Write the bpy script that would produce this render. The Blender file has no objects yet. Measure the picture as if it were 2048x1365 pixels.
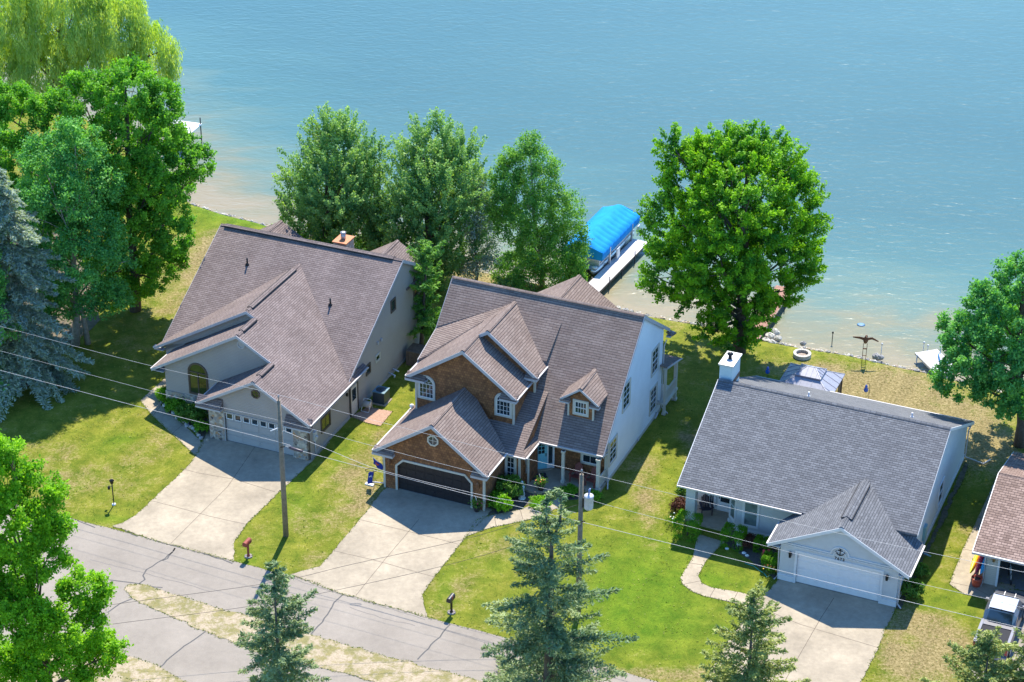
import bpy, math, random
import numpy as np
from mathutils import Vector
rnd = random.Random(7)
rng = np.random.default_rng(11)
S = bpy.context.scene
R = math.radians

# ------------------------------------------------------------ camera, sky, sun
FPX, TH, ROLL, CAMH = 4246.186, 0.5013, 0.00697, 71.037
cd = bpy.data.cameras.new('camera'); cam = bpy.data.objects.new('camera', cd); S.collection.objects.link(cam)
cam.location = (0, 0, CAMH); cd.sensor_width = 36.0; cd.lens = FPX / 2048 * 36.0; cd.clip_end = 6000; cd.clip_start = 1
from mathutils import Matrix
cam.matrix_world = Matrix.Translation((0, 0, CAMH)) @ Matrix.Rotation(math.pi/2 - TH, 4, 'X') @ Matrix.Rotation(ROLL, 4, 'Z')
S.camera = cam
SUN_EL, SUN_AZ = R(55), R(10)           # azimuth measured from +Y (lake side) towards +X
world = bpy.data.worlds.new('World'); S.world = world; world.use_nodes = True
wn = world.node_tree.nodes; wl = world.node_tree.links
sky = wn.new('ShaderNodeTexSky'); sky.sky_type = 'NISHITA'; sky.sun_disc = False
sky.sun_elevation = SUN_EL; sky.sun_rotation = SUN_AZ; sky.air_density = 1.0; sky.dust_density = 0.0; sky.ozone_density = 5.0
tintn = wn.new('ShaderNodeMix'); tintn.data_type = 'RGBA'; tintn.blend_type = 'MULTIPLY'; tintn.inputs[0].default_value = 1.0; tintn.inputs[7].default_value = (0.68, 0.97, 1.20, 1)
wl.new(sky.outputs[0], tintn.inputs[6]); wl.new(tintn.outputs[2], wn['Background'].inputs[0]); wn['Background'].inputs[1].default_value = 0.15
sd = bpy.data.lights.new('sun', 'SUN'); sd.energy = 4.5; sd.angle = R(0.5); sd.color = (1.0, 0.94, 0.83)
sun = bpy.data.objects.new('sun', sd); S.collection.objects.link(sun)
sdir = Vector((math.sin(SUN_AZ)*math.cos(SUN_EL), math.cos(SUN_AZ)*math.cos(SUN_EL), math.sin(SUN_EL)))
sun.rotation_euler = (-sdir).to_track_quat('-Z', 'Y').to_euler(); sun.location = sdir*200
S.view_settings.view_transform = 'Standard'; S.view_settings.look = 'None'
S.view_settings.exposure = 1.06; S.view_settings.gamma = 1.0; S.view_settings.use_curve_mapping = False
S.render.engine = 'CYCLES'
S.cycles.max_bounces = 6; S.cycles.diffuse_bounces = 3; S.cycles.glossy_bounces = 2; S.cycles.transmission_bounces = 3

# ------------------------------------------------------------ measuring: a pixel of the 2048 px photograph to a point of the place
def _ray(u, v):
    du, dv = u - 1024, v - 682.5
    a = math.cos(ROLL)*du + math.sin(ROLL)*dv; b = -math.sin(ROLL)*du + math.cos(ROLL)*dv
    x = a/FPX; yc = -b/FPX
    return Vector((x, math.cos(TH) + yc*math.sin(TH), -math.sin(TH) + yc*math.cos(TH)))
def at(u, v, z=0.0):
    d = _ray(u, v); t = (z - CAMH)/d.z
    return Vector((d.x*t, d.y*t, z))
def on_plane(u, v, p, n):
    d = _ray(u, v); c = Vector((0, 0, CAMH)); t = (Vector(p) - c).dot(n)/d.dot(n)
    return c + d*t
SC = lambda y: FPX/math.sqrt(y*y + (CAMH-5)**2)      # px per metre at depth y

# ------------------------------------------------------------ materials
MATS = {}
def nt(name):
    m = bpy.data.materials.new(name); m.use_nodes = True
    n = m.node_tree.nodes; l = m.node_tree.links
    return m, n, l, n['Principled BSDF']
def ramp(n, stops):
    r = n.new('ShaderNodeValToRGB'); e = r.color_ramp.elements
    while len(e) < len(stops): e.new(0.5)
    for i, (p, c) in enumerate(stops):
        e[i].position = p; e[i].color = (*c, 1) if len(c) == 3 else c
    return r
def noise(n, l, vec, scale, detail=3, rough=0.6, dist=0):
    t = n.new('ShaderNodeTexNoise'); t.inputs['Scale'].default_value = scale; t.inputs['Detail'].default_value = detail
    t.inputs['Roughness'].default_value = rough; t.inputs['Distortion'].default_value = dist
    if vec is not None: l.new(vec, t.inputs['Vector'])
    return t
def mix(n, l, a, b, fac, mode='MIX'):
    x = n.new('ShaderNodeMix'); x.data_type = 'RGBA'; x.blend_type = mode
    for s, val in ((6, a), (7, b), (0, fac)):
        if hasattr(val, 'default_value') or hasattr(val, 'is_linked'): l.new(val, x.inputs[s])
        elif isinstance(val, (tuple, list)): x.inputs[s].default_value = (*val, 1)
        else: x.inputs[s].default_value = val
    return x.outputs[2]
def math_(n, l, op, a, b=0.0, clamp=False):
    x = n.new('ShaderNodeMath'); x.operation = op; x.use_clamp = clamp
    for s, val in ((0, a), (1, b)):
        if hasattr(val, 'is_linked'): l.new(val, x.inputs[s])
        else: x.inputs[s].default_value = val
    return x.outputs[0]
def bump(n, l, h, strength, dist, b):
    x = n.new('ShaderNodeBump'); x.inputs['Strength'].default_value = strength; x.inputs['Distance'].default_value = dist
    l.new(h, x.inputs['Height']); l.new(x.outputs[0], b.inputs['Normal'])
def co(n, kind='Object'):
    return n.new('ShaderNodeTexCoord').outputs[kind]
def plain(name, col, rough=0.6, metal=0.0, var=0.12, scale=6.0, spec=0.5):
    if name in MATS: return MATS[name]
    m, n, l, b = nt(name)
    t = noise(n, l, co(n), scale, 4)
    c = ramp(n, [(0.3, tuple(x*(1-var) for x in col)), (0.7, tuple(min(1, x*(1+var)) for x in col))])
    l.new(t.outputs[0], c.inputs[0]); l.new(c.outputs[0], b.inputs['Base Color'])
    b.inputs['Roughness'].default_value = rough; b.inputs['Metallic'].default_value = metal
    b.inputs['Specular IOR Level'].default_value = spec
    MATS[name] = m; return m
def shingle(name, c1, c2, mortar, row, width=0.33, stain=0.25, shade_=0.6):
    m, n, l, b = nt(name)
    uv = n.new('ShaderNodeUVMap').outputs[0]
    t = n.new('ShaderNodeTexBrick'); l.new(uv, t.inputs['Vector'])
    t.offset = 0.5; t.offset_frequency = 2
    t.inputs['Scale'].default_value = 1; t.inputs['Brick Width'].default_value = width; t.inputs['Row Height'].default_value = row
    t.inputs['Mortar Size'].default_value = row*0.085; t.inputs['Mortar Smooth'].default_value = 0.3; t.inputs['Bias'].default_value = 0.0
    t.inputs['Color1'].default_value = (*c1, 1); t.inputs['Color2'].default_value = (*c2, 1); t.inputs['Mortar'].default_value = (*mortar, 1)
    # shadow line under each course painted in as a dark band at the butt edge
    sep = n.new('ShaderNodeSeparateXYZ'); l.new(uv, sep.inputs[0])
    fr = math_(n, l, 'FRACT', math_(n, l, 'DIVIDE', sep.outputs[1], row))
    big = noise(n, l, uv, 0.35, 5, 0.65); fine = noise(n, l, uv, 9, 3, 0.8)
    bm = n.new('ShaderNodeMapping'); bm.inputs['Scale'].default_value = (0.9, 0.12, 1); l.new(uv, bm.inputs[0])
    streak = noise(n, l, bm.outputs[0], 1.6, 4, 0.6)
    col = mix(n, l, t.outputs[0], ramp_out(n, l, fine.outputs[0], 0.25, 0.75, (0.72,)*3, (1.25,)*3), 0.85, 'MULTIPLY')
    col = mix(n, l, col, ramp_out(n, l, big.outputs[0], 0.3, 0.7, (1-stain,)*3, (1+stain*0.7,)*3), 1.0, 'MULTIPLY')
    col = mix(n, l, col, ramp_out(n, l, streak.outputs[0], 0.35, 0.65, (1-stain*0.6,)*3, (1+stain*0.3,)*3), 1.0, 'MULTIPLY')
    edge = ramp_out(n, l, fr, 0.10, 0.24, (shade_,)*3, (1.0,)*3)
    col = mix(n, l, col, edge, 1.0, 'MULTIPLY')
    l.new(col, b.inputs['Base Color']); b.inputs['Roughness'].default_value = 0.9; b.inputs['Specular IOR Level'].default_value = 0.25
    h = math_(n, l, 'ADD', math_(n, l, 'MULTIPLY', fr, -1.0), math_(n, l, 'MULTIPLY', t.outputs[1], -0.8))
    bump(n, l, h, 0.55, 0.03, b)
    MATS[name] = m; return m
def ramp_out(n, l, fac, p0, p1, c0, c1):
    r = ramp(n, [(p0, c0), (p1, c1)]); l.new(fac, r.inputs[0]); return r.outputs[0]
def siding(name, col, row, gap=0.8, var=0.07):
    m, n, l, b = nt(name)
    uv = n.new('ShaderNodeUVMap').outputs[0]
    sep = n.new('ShaderNodeSeparateXYZ'); l.new(uv, sep.inputs[0])
    fr = math_(n, l, 'FRACT', math_(n, l, 'DIVIDE', sep.outputs[1], row))
    line = math_(n, l, 'LESS_THAN', fr, 0.09)
    big = noise(n, l, uv, 0.6, 4)
    c = ramp_out(n, l, big.outputs[0], 0.3, 0.7, tuple(x*(1-var) for x in col), tuple(x*(1+var) for x in col))
    c = mix(n, l, c, tuple(x*gap for x in col), line)
    l.new(c, b.inputs['Base Color']); b.inputs['Roughness'].default_value = 0.6
    bump(n, l, math_(n, l, 'MULTIPLY', fr, -1.0), 0.5, 0.03, b)
    MATS[name] = m; return m
def shakes(name, cols, row=0.16, width=0.14):
    m, n, l, b = nt(name)
    uv = n.new('ShaderNodeUVMap').outputs[0]
    t = n.new('ShaderNodeTexBrick'); l.new(uv, t.inputs['Vector'])
    t.inputs['Scale'].default_value = 1; t.inputs['Brick Width'].default_value = width; t.inputs['Row Height'].default_value = row
    t.inputs['Mortar Size'].default_value = 0.008; t.inputs['Mortar Smooth'].default_value = 0.2
    t.inputs['Color1'].default_value = (*cols[0], 1); t.inputs['Color2'].default_value = (*cols[1], 1); t.inputs['Mortar'].default_value = (*cols[2], 1)
    big = noise(n, l, uv, 1.3, 4, 0.7)
    c = mix(n, l, t.outputs[0], ramp_out(n, l, big.outputs[0], 0.3, 0.7, (0.6,)*3, (1.35,)*3), 1.0, 'MULTIPLY')
    l.new(c, b.inputs['Base Color']); b.inputs['Roughness'].default_value = 0.85
    bump(n, l, t.outputs[1], -0.5, 0.02, b)
    MATS[name] = m; return m
def stonework(name, scale=5.5):
    m, n, l, b = nt(name)
    v = n.new('ShaderNodeTexVoronoi'); v.inputs['Scale'].default_value = scale; l.new(co(n), v.inputs['Vector'])
    e = n.new('ShaderNodeTexVoronoi'); e.feature = 'DISTANCE_TO_EDGE'; e.inputs['Scale'].default_value = scale; l.new(co(n), e.inputs['Vector'])
    sp = n.new('ShaderNodeSeparateColor'); l.new(v.outputs['Color'], sp.inputs[0])
    r = ramp(n, [(0.0, (0.10, 0.08, 0.07)), (0.25, (0.32, 0.27, 0.21)), (0.45, (0.42, 0.22, 0.10)), (0.6, (0.24, 0.22, 0.21)), (0.8, (0.48, 0.40, 0.29)), (1.0, (0.55, 0.47, 0.38))])
    l.new(sp.outputs[0], r.inputs[0])
    edge = math_(n, l, 'LESS_THAN', e.outputs['Distance'], 0.05)
    l.new(mix(n, l, r.outputs[0], (0.36, 0.32, 0.27), edge), b.inputs['Base Color']); b.inputs['Roughness'].default_value = 0.85
    bump(n, l, e.outputs['Distance'], 0.6, 0.05, b)
    MATS[name] = m; return m
def concrete(name, base, warm=0.0):
    m, n, l, b = nt(name)
    c = co(n)
    a = noise(n, l, c, 0.35, 6, 0.6); f = noise(n, l, c, 3.0, 5, 0.7); g = noise(n, l, c, 30, 2, 0.7)
    col = ramp_out(n, l, a.outputs[0], 0.3, 0.72, tuple(x*0.70 for x in base), tuple(x*1.14 for x in base))
    col = mix(n, l, col, ramp_out(n, l, f.outputs[0], 0.3, 0.7, (0.83,)*3, (1.10,)*3), 1.0, 'MULTIPLY')
    col = mix(n, l, col, ramp_out(n, l, g.outputs[0], 0.3, 0.7, (0.9,)*3, (1.08,)*3), 1.0, 'MULTIPLY')
    l.new(col, b.inputs['Base Color']); b.inputs['Roughness'].default_value = 0.85; b.inputs['Specular IOR Level'].default_value = 0.3
    MATS[name] = m; return m
def leafmat(name, c_dark, c_light, trans=0.35):
    m, n, l, b = nt(name)
    a = n.new('ShaderNodeAttribute'); a.attribute_name = 'tint'
    r = ramp(n, [(0.0, c_dark), (1.0, c_light)]); l.new(a.outputs['Fac'], r.inputs[0])
    l.new(r.outputs[0], b.inputs['Base Color']); b.inputs['Roughness'].default_value = 0.5; b.inputs['Specular IOR Level'].default_value = 0.15
    tr = n.new('ShaderNodeBsdfTranslucent')
    tc = mix(n, l, r.outputs[0], (1.45, 1.5, 0.35), 1.0, 'MULTIPLY'); l.new(tc, tr.inputs[0])
    ms = n.new('ShaderNodeMixShader'); ms.inputs[0].default_value = trans
    l.new(b.outputs[0], ms.inputs[1]); l.new(tr.outputs[0], ms.inputs[2]); l.new(ms.outputs[0], n['Material Output'].inputs[0])
    MATS[name] = m; return m
def glassy(name, col=(0.012, 0.02, 0.025)):
    m, n, l, b = nt(name)
    t = noise(n, l, co(n), 1.3, 2)
    l.new(ramp_out(n, l, t.outputs[0], 0.35, 0.65, col, tuple(x*2.2 for x in col)), b.inputs['Base Color'])
    b.inputs['Roughness'].default_value = 0.06; b.inputs['IOR'].default_value = 1.5; b.inputs['Specular IOR Level'].default_value = 0.8
    MATS[name] = m; return m

# ------------------------------------------------------------ mesh builder
class MB:
    def __init__(s): s.v = []; s.f = []; s.sm = []; s.g = []; s.k = 0
    def face(s, pts, smooth=False):
        i = len(s.v); s.v += [tuple(p) for p in pts]; s.f.append(list(range(i, i+len(pts)))); s.sm.append(smooth); s.g.append(s.k)
    def prism(s, pts, vec):
        """closed solid: polygon pts (3d) swept by vec"""
        s.k += 1; p = [Vector(a) for a in pts]; vec = Vector(vec)
        nrm = Vector((0, 0, 0))
        for a, b in zip(p, p[1:]+p[:1]): nrm += a.cross(b)
        if nrm.dot(vec) > 0: p = p[::-1]
        q = [a+vec for a in p]
        s.face(p); s.face(q[::-1])
        for i in range(len(p)):
            j = (i+1) % len(p); s.face([p[j], p[i], q[i], q[j]])
    def box(s, x0, x1, y0, y1, z0, z1):
        s.prism([(x0, y0, z0), (x1, y0, z0), (x1, y1, z0), (x0, y1, z0)], (0, 0, z1-z0))
    def slab(s, pts, t=0.12):
        s.prism(pts, (0, 0, -t))
    def bar(s, a, b, w, h=None, up=(0, 0, 1)):
        h = w if h is None else h
        a = Vector(a); b = Vector(b); d = (b-a).normalized(); up = Vector(up)
        if abs(d.dot(up)) > 0.98: up = Vector((1, 0, 0))
        x = d.cross(up).normalized()*w/2; y = x.cross(d).normalized()*h/2
        s.prism([a-x-y, a+x-y, a+x+y, a-x+y], b-a)
    def tube(s, path, r, n=8, r1=None, cap=True, smooth=True):
        path = [Vector(p) for p in path]; i0 = len(s.v); m = len(path)
        for k, p in enumerate(path):
            d = (path[min(k+1, m-1)]-path[max(k-1, 0)]).normalized()
            up = Vector((0, 0, 1)) if abs(d.z) < 0.95 else Vector((1, 0, 0))
            x = d.cross(up).normalized(); y = x.cross(d)
            rr = r[k] if isinstance(r, (list, tuple)) else (r if r1 is None else r+(r1-r)*k/(m-1))
            for j in range(n):
                a = 2*math.pi*j/n; q = p+x*math.cos(a)*rr+y*math.sin(a)*rr; s.v.append(tuple(q))
        for k in range(m-1):
            for j in range(n):
                a = i0+k*n+j; b = i0+k*n+(j+1) % n
                s.f.append([a, b, b+n, a+n]); s.sm.append(smooth)
        if cap:
            s.f.append([i0+j for j in range(n)][::-1]); s.sm.append(False)
            s.f.append([i0+(m-1)*n+j for j in range(n)]); s.sm.append(False)
    def lathe(s, c, prof, n=16, smooth=True):
        i0 = len(s.v); c = Vector(c); m = len(prof)
        for r, z in prof:
            for j in range(n):
                a = 2*math.pi*j/n; s.v.append((c.x+r*math.cos(a), c.y+r*math.sin(a), c.z+z))
        for k in range(m-1):
            for j in range(n):
                a = i0+k*n+j; b = i0+k*n+(j+1) % n; s.f.append([a, b, b+n, a+n]); s.sm.append(smooth)
        s.f.append([i0+j for j in range(n)][::-1]); s.sm.append(False)
        s.f.append([i0+(m-1)*n+j for j in range(n)]); s.sm.append(False)
    def blob(s, c, rx, ry, rz, seed=0, n=10, m=7, jit=0.18):
        r_ = random.Random(seed); i0 = len(s.v)
        for k in range(m+1):
            t = math.pi*k/m
            for j in range(n):
                a = 2*math.pi*j/n; q = 1+r_.uniform(-jit, jit)
                s.v.append((c[0]+rx*q*math.sin(t)*math.cos(a), c[1]+ry*q*math.sin(t)*math.sin(a), c[2]+rz*q*math.cos(t)))
        for k in range(m):
            for j in range(n):
                a = i0+k*n+j; b = i0+k*n+(j+1) % n; s.f.append([a, a+n, b+n, b]); s.sm.append(False)
    def build_each(s, name, mat, parent=None, **kw):
        out = []
        for k in sorted(set(s.g)):
            q = MB(); q.v = list(s.v); q.f = [f for f, g in zip(s.f, s.g) if g == k]; used = sorted({i for f in q.f for i in f}); mp = {a: b for b, a in enumerate(used)}
            q.v = [s.v[i] for i in used]; q.f = [[mp[i] for i in f] for f in q.f]; q.sm = [False]*len(q.f); out.append(q.build(name, mat, parent, **kw))
        return out
    def build(s, name, mat, parent=None, loc=None, bevel=0, kind=None):
        me = bpy.data.meshes.new(name); me.from_pydata(s.v, [], s.f); me.update()
        me.polygons.foreach_set('use_smooth', s.sm)
        uvl = me.uv_layers.new(name='UVMap'); data = np.zeros((len(me.loops), 2), dtype=np.float32)
        vs = me.vertices
        for p in me.polygons:
            nn = p.normal
            if abs(nn.z) > 0.995 or nn.length < 0.5: hx, hy = Vector((1, 0, 0)), Vector((0, 1, 0))
            else:
                hx = Vector((0, 0, 1)).cross(nn).normalized(); hy = nn.cross(hx)
            for li in p.loop_indices:
                c = vs[me.loops[li].vertex_index].co; data[li] = (c.dot(hx)+50, c.dot(hy)+50)
        uvl.data.foreach_set('uv', data.ravel())
        me.materials.append(mat)
        o = bpy.data.objects.new(name, me); S.collection.objects.link(o)
        if parent is not None: o.parent = parent
        if loc is not None: o.location = loc
        if kind: o['kind'] = kind
        if bevel:
            b = o.modifiers.new('bevel', 'BEVEL'); b.width = bevel; b.segments = 2; b.limit_method = 'ANGLE'
        return o
def tag(o, label=None, cat=None, group=None, kind=None):
    if label: o['label'] = label
    if cat: o['category'] = cat
    if group: o['group'] = group
    if kind: o['kind'] = kind
    return o
def empty(name, loc, rz=0, label=None, cat=None, group=None):
    o = bpy.data.objects.new(name, None); S.collection.objects.link(o)
    o.location = loc; o.rotation_euler = (0, 0, rz); o.empty_display_size = 0.3
    return tag(o, label, cat, group)
def dup(root, loc, rz=0, label=None, group=None, scale=None):
    r = root.copy(); S.collection.objects.link(r); r.location = loc; r.rotation_euler = (0, 0, rz)
    if label: r['label'] = label
    if group: r['group'] = group
    if scale: r.scale = scale
    for ch in list(root.children):
        c = ch.copy(); S.collection.objects.link(c); c.parent = r
        for g in ch.children:
            d = g.copy(); S.collection.objects.link(d); d.parent = c
    return r
def raw_mesh(name, V, F, mat, parent=None, tint=None, kind=None, smooth=False):
    """V (n,3) array, F (m,4) array of quads, tint per face"""
    me = bpy.data.meshes.new(name)
    me.vertices.add(len(V)); me.vertices.foreach_set('co', V.astype(np.float32).ravel())
    me.loops.add(F.size); me.loops.foreach_set('vertex_index', F.astype(np.int32).ravel())
    me.polygons.add(len(F)); k = F.shape[1]
    me.polygons.foreach_set('loop_start', np.arange(0, F.size, k, dtype=np.int32))
    if smooth: me.polygons.foreach_set('use_smooth', np.ones(len(F), dtype=bool))
    me.update(calc_edges=True)
    if tint is not None:
        a = me.attributes.new('tint', 'FLOAT', 'FACE'); a.data.foreach_set('value', tint.astype(np.float32))
    me.materials.append(mat)
    o = bpy.data.objects.new(name, me); S.collection.objects.link(o)
    if parent is not None: o.parent = parent
    if kind: o['kind'] = kind
    return o
# ------------------------------------------------------------ the land, the lake, the roads
SHORE = [(-400, 330), (-90, 205), (-60, 186), (-42, 176), (-34, 167), (-29.5, 158.5), (-25.2, 152.9), (-22.6, 151.1), (-19.7, 149.6), (-18, 148.4),
         (-10.8, 144.6), (-4, 142.3), (2.0, 139.6), (4.8, 137.9), (7.25, 136.1), (9.9, 134.6), (13.4, 133.3), (16.7, 131.5), (20.1, 130.1), (23.5, 129.0),
         (26.7, 127.4), (28.3, 126.7), (31, 125.2), (34.4, 123.3), (45, 118.5), (70, 108), (130, 84), (400, -20)]
SH = np.array(SHORE, float)
def shore_dist(x, y):
    x = np.asarray(x, float); y = np.asarray(y, float); best = np.full(x.shape, 1e9)
    for (x0, y0), (x1, y1) in zip(SHORE[:-1], SHORE[1:]):
        dx, dy = x1-x0, y1-y0; t = np.clip(((x-x0)*dx+(y-y0)*dy)/(dx*dx+dy*dy), 0, 1)
        best = np.minimum(best, np.hypot(x-x0-t*dx, y-y0-t*dy))
    return np.where(y > np.interp(x, SH[:, 0], SH[:, 1]), best, -best)
WATER_Z = -0.5
def axis(lo, hi, step, far0, far1):
    a = np.arange(lo, hi+step/2, step)
    l_ = lo-np.geomspace(step*2, lo-far0, 14)[::-1]; h_ = hi+np.geomspace(step*2, far1-hi, 14)
    return np.concatenate([l_, a, h_])
def grid(xs, ys):
    X, Y = np.meshgrid(xs, ys); nx, ny = len(xs), len(ys)
    i = np.arange(nx*ny).reshape(ny, nx)
    F = np.stack([i[:-1, :-1], i[:-1, 1:], i[1:, 1:], i[1:, :-1]], -1).reshape(-1, 4)
    return X.ravel(), Y.ravel(), F
X, Y, F = grid(axis(-48, 48, 0.5, -1500, 1500), axis(70, 172, 0.5, -800, 3000))
sdv = shore_dist(X, Y)
def smooth(a, b, x): t = np.clip((x-a)/(b-a), 0, 1); return t*t*(3-2*t)
Z = -0.8*smooth(-1.5, 0.5, sdv) - np.clip(sdv, 0, 40)*0.12
# where the lawn is parched, and where it is watered: (pixel u, v, radius in m x, y, amount)
DRY = [(400, 560, 2.6, 7, .85), (440, 480, 1.6, 4, .6), (455, 920, 0, 0, 0), (700, 960, 1.3, 4.5, .5), (740, 1000, 1.0, 2.5, .4), (620, 1040, 1.5, 2, .4), (760, 900, 1.0, 3, .5), (640, 1120, 1.6, .8, .6),
       (900, 1180, 1.5, 2, .35), (1010, 1090, 1.5, 1.2, .35), (1290, 1010, .9, 7, .55), (1380, 900, .6, 5, .6), (1700, 780, 4, 2.6, .62), (1800, 810, 4.5, 4, .60), (1900, 850, 5, 4, .55), (1620, 740, 3, 2, .5),
       (1790, 760, 4, 2, .4), (1950, 900, 3, 3, .8), (1850, 1240, 1.6, 1.3, .6), (1780, 1300, 1.2, 2.5, .75), (1850, 1330, 1.8, 2.4, .6), (1900, 1290, 2, 2, .6), (1880, 1120, .8, 3, .25), (200, 930, 5, 4, .22),
       (330, 870, 2, 2, .15), (150, 960, 2, 1.5, .25), (1330, 1350, 2.5, .8, .8), (1240, 1345, 1.5, .5, .7), (1000, 560, 4, 3, .6), (1240, 640, 3, 1.2, .3), (1420, 1350, 2, 1, .3), (1480, 650, 3, 1, .3), (60, 1010, 3, 2, .2),
       (1960, 1060, 2, 1, .2), (930, 545, 5, 2, .5), (790, 1000, .8, 1.4, .6), (560, 1000, 0, 0, 0), (1200, 1180, 2, 2, .1), (470, 1400, 6, 3, .8)]
LUSH = [(440, 425, 4, 3.2, 1.0), (520, 440, 2, 1.5, .8), (240, 880, 1.2, .9, .8), (200, 900, .8, .8, .5), (160, 975, .5, .4, .7), (600, 1010, 1.2, 2, .6), (570, 960, 1, 2, .5), (1300, 1120, 4, 4, .7), (1330, 1250, 5, 4, .8), (1250, 1200, 3, 4, .6),
        (1440, 1160, 2, 1, .7), (1900, 1200, 1.8, 1.5, .6), (980, 1130, 1, 1, .4), (240, 1040, 3, .5, .8), (500, 1120, .8, .8, .8), (1330, 960, 1.2, 3, .3), (680, 900, .8, 3, .5), (1900, 960, 2, 3, .4), (890, 1170, .4, 3, .6)]
dry = np.zeros_like(X); lush = np.zeros_like(X)
for T_, L_ in ((dry, DRY), (lush, LUSH)):
    for u, v, rx, ry, a in L_:
        if rx <= 0: continue
        c = at(u, v); T_ += a*np.exp(-(((X-c.x)/rx)**2+((Y-c.y)/ry)**2))
def ground_mat():
    m, n, l, b = nt('lawn')
    c = co(n)
    ad = n.new('ShaderNodeAttribute'); ad.attribute_name = 'dry'
    al = n.new('ShaderNodeAttribute'); al.attribute_name = 'lush'
    ash = n.new('ShaderNodeAttribute'); ash.attribute_name = 'shore'
    n1 = noise(n, l, c, 0.28, 7, 0.62, 0.3); n2 = noise(n, l, c, 0.9, 8, 0.72, 0.35); n3 = noise(n, l, c, 5.5, 5, 0.82, 0.3); n4 = noise(n, l, c, 26, 3, 0.85)
    green = ramp_out(n, l, n2.outputs[0], 0.28, 0.75, (0.070, 0.118, 0.008), (0.290, 0.275, 0.036))
    lushc = ramp_out(n, l, n2.outputs[0], 0.3, 0.7, (0.060, 0.135, 0.008), (0.165, 0.235, 0.016))
    dryc = ramp_out(n, l, n3.outputs[0], 0.38, 0.64, (0.17, 0.135, 0.045), (0.36, 0.28, 0.135))
    col = mix(n, l, green, lushc, math_(n, l, 'MULTIPLY', al.outputs['Fac'], 0.9, True))
    # parched patches: attribute broken up by noise
    d = math_(n, l, 'ADD', ad.outputs['Fac'], math_(n, l, 'MULTIPLY', math_(n, l, 'SUBTRACT', n2.outputs[0], 0.5), 1.9))
    d = math_(n, l, 'ADD', d, math_(n, l, 'MULTIPLY', math_(n, l, 'SUBTRACT', n3.outputs[0], 0.5), 1.5))
    d = math_(n, l, 'ADD', d, math_(n, l, 'MULTIPLY', math_(n, l, 'SUBTRACT', n1.outputs[0], 0.48), 1.7))
    d = math_(n, l, 'ADD', d, 0.02)
    d = math_(n, l, 'SUBTRACT', d, math_(n, l, 'MULTIPLY', al.outputs['Fac'], 0.45))
    r = ramp_out(n, l, d, 0.20, 0.80, (0, 0, 0), (1, 1, 1))
    col = mix(n, l, col, dryc, r)
    # mowing stripes running with the house walls
    mp = n.new('ShaderNodeMapping'); mp.inputs['Rotation'].default_value = (0, 0, 0.40); l.new(c, mp.inputs[0])
    w = n.new('ShaderNodeTexWave'); w.inputs['Scale'].default_value = 0.16; w.inputs['Distortion'].default_value = 2.5; w.inputs['Detail'].default_value = 2; l.new(mp.outputs[0], w.inputs[0])
    col = mix(n, l, col, ramp_out(n, l, w.outputs[1], 0.2, 0.8, (0.95,)*3, (1.05,)*3), 1.0, 'MULTIPLY')
    col = mix(n, l, col, ramp_out(n, l, n4.outputs[0], 0.25, 0.75, (0.50,)*3, (1.50,)*3), 1.0, 'MULTIPLY')
    col = mix(n, l, col, ramp_out(n, l, n3.outputs[0], 0.3, 0.7, (0.80,)*3, (1.20,)*3), 1.0, 'MULTIPLY')
    sand = ramp_out(n, l, n3.outputs[0], 0.3, 0.7, (0.34, 0.28, 0.19), (0.52, 0.45, 0.33))
    col = mix(n, l, col, sand, ramp_out(n, l, math_(n, l, 'ADD', ash.outputs['Fac'], math_(n, l, 'MULTIPLY', n3.outputs[0], 0.6)), 0.30, 0.5, (0, 0, 0), (1, 1, 1)))
    l.new(col, b.inputs['Base Color']); b.inputs['Roughness'].default_value = 0.95; b.inputs['Specular IOR Level'].default_value = 0.1
    bump(n, l, math_(n, l, 'ADD', n4.outputs[0], n3.outputs[0]), 0.6, 0.12, b)
    return m
g = raw_mesh('ground', np.stack([X, Y, Z], 1), F, ground_mat(), kind='structure', smooth=True)
for nm, arr in (('dry', dry), ('lush', lush), ('shore', np.clip((sdv+0.45)*0.6, -1, 1))):
    a = g.data.attributes.new(nm, 'FLOAT', 'POINT'); a.data.foreach_set('value', arr.astype(np.float32))

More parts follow.
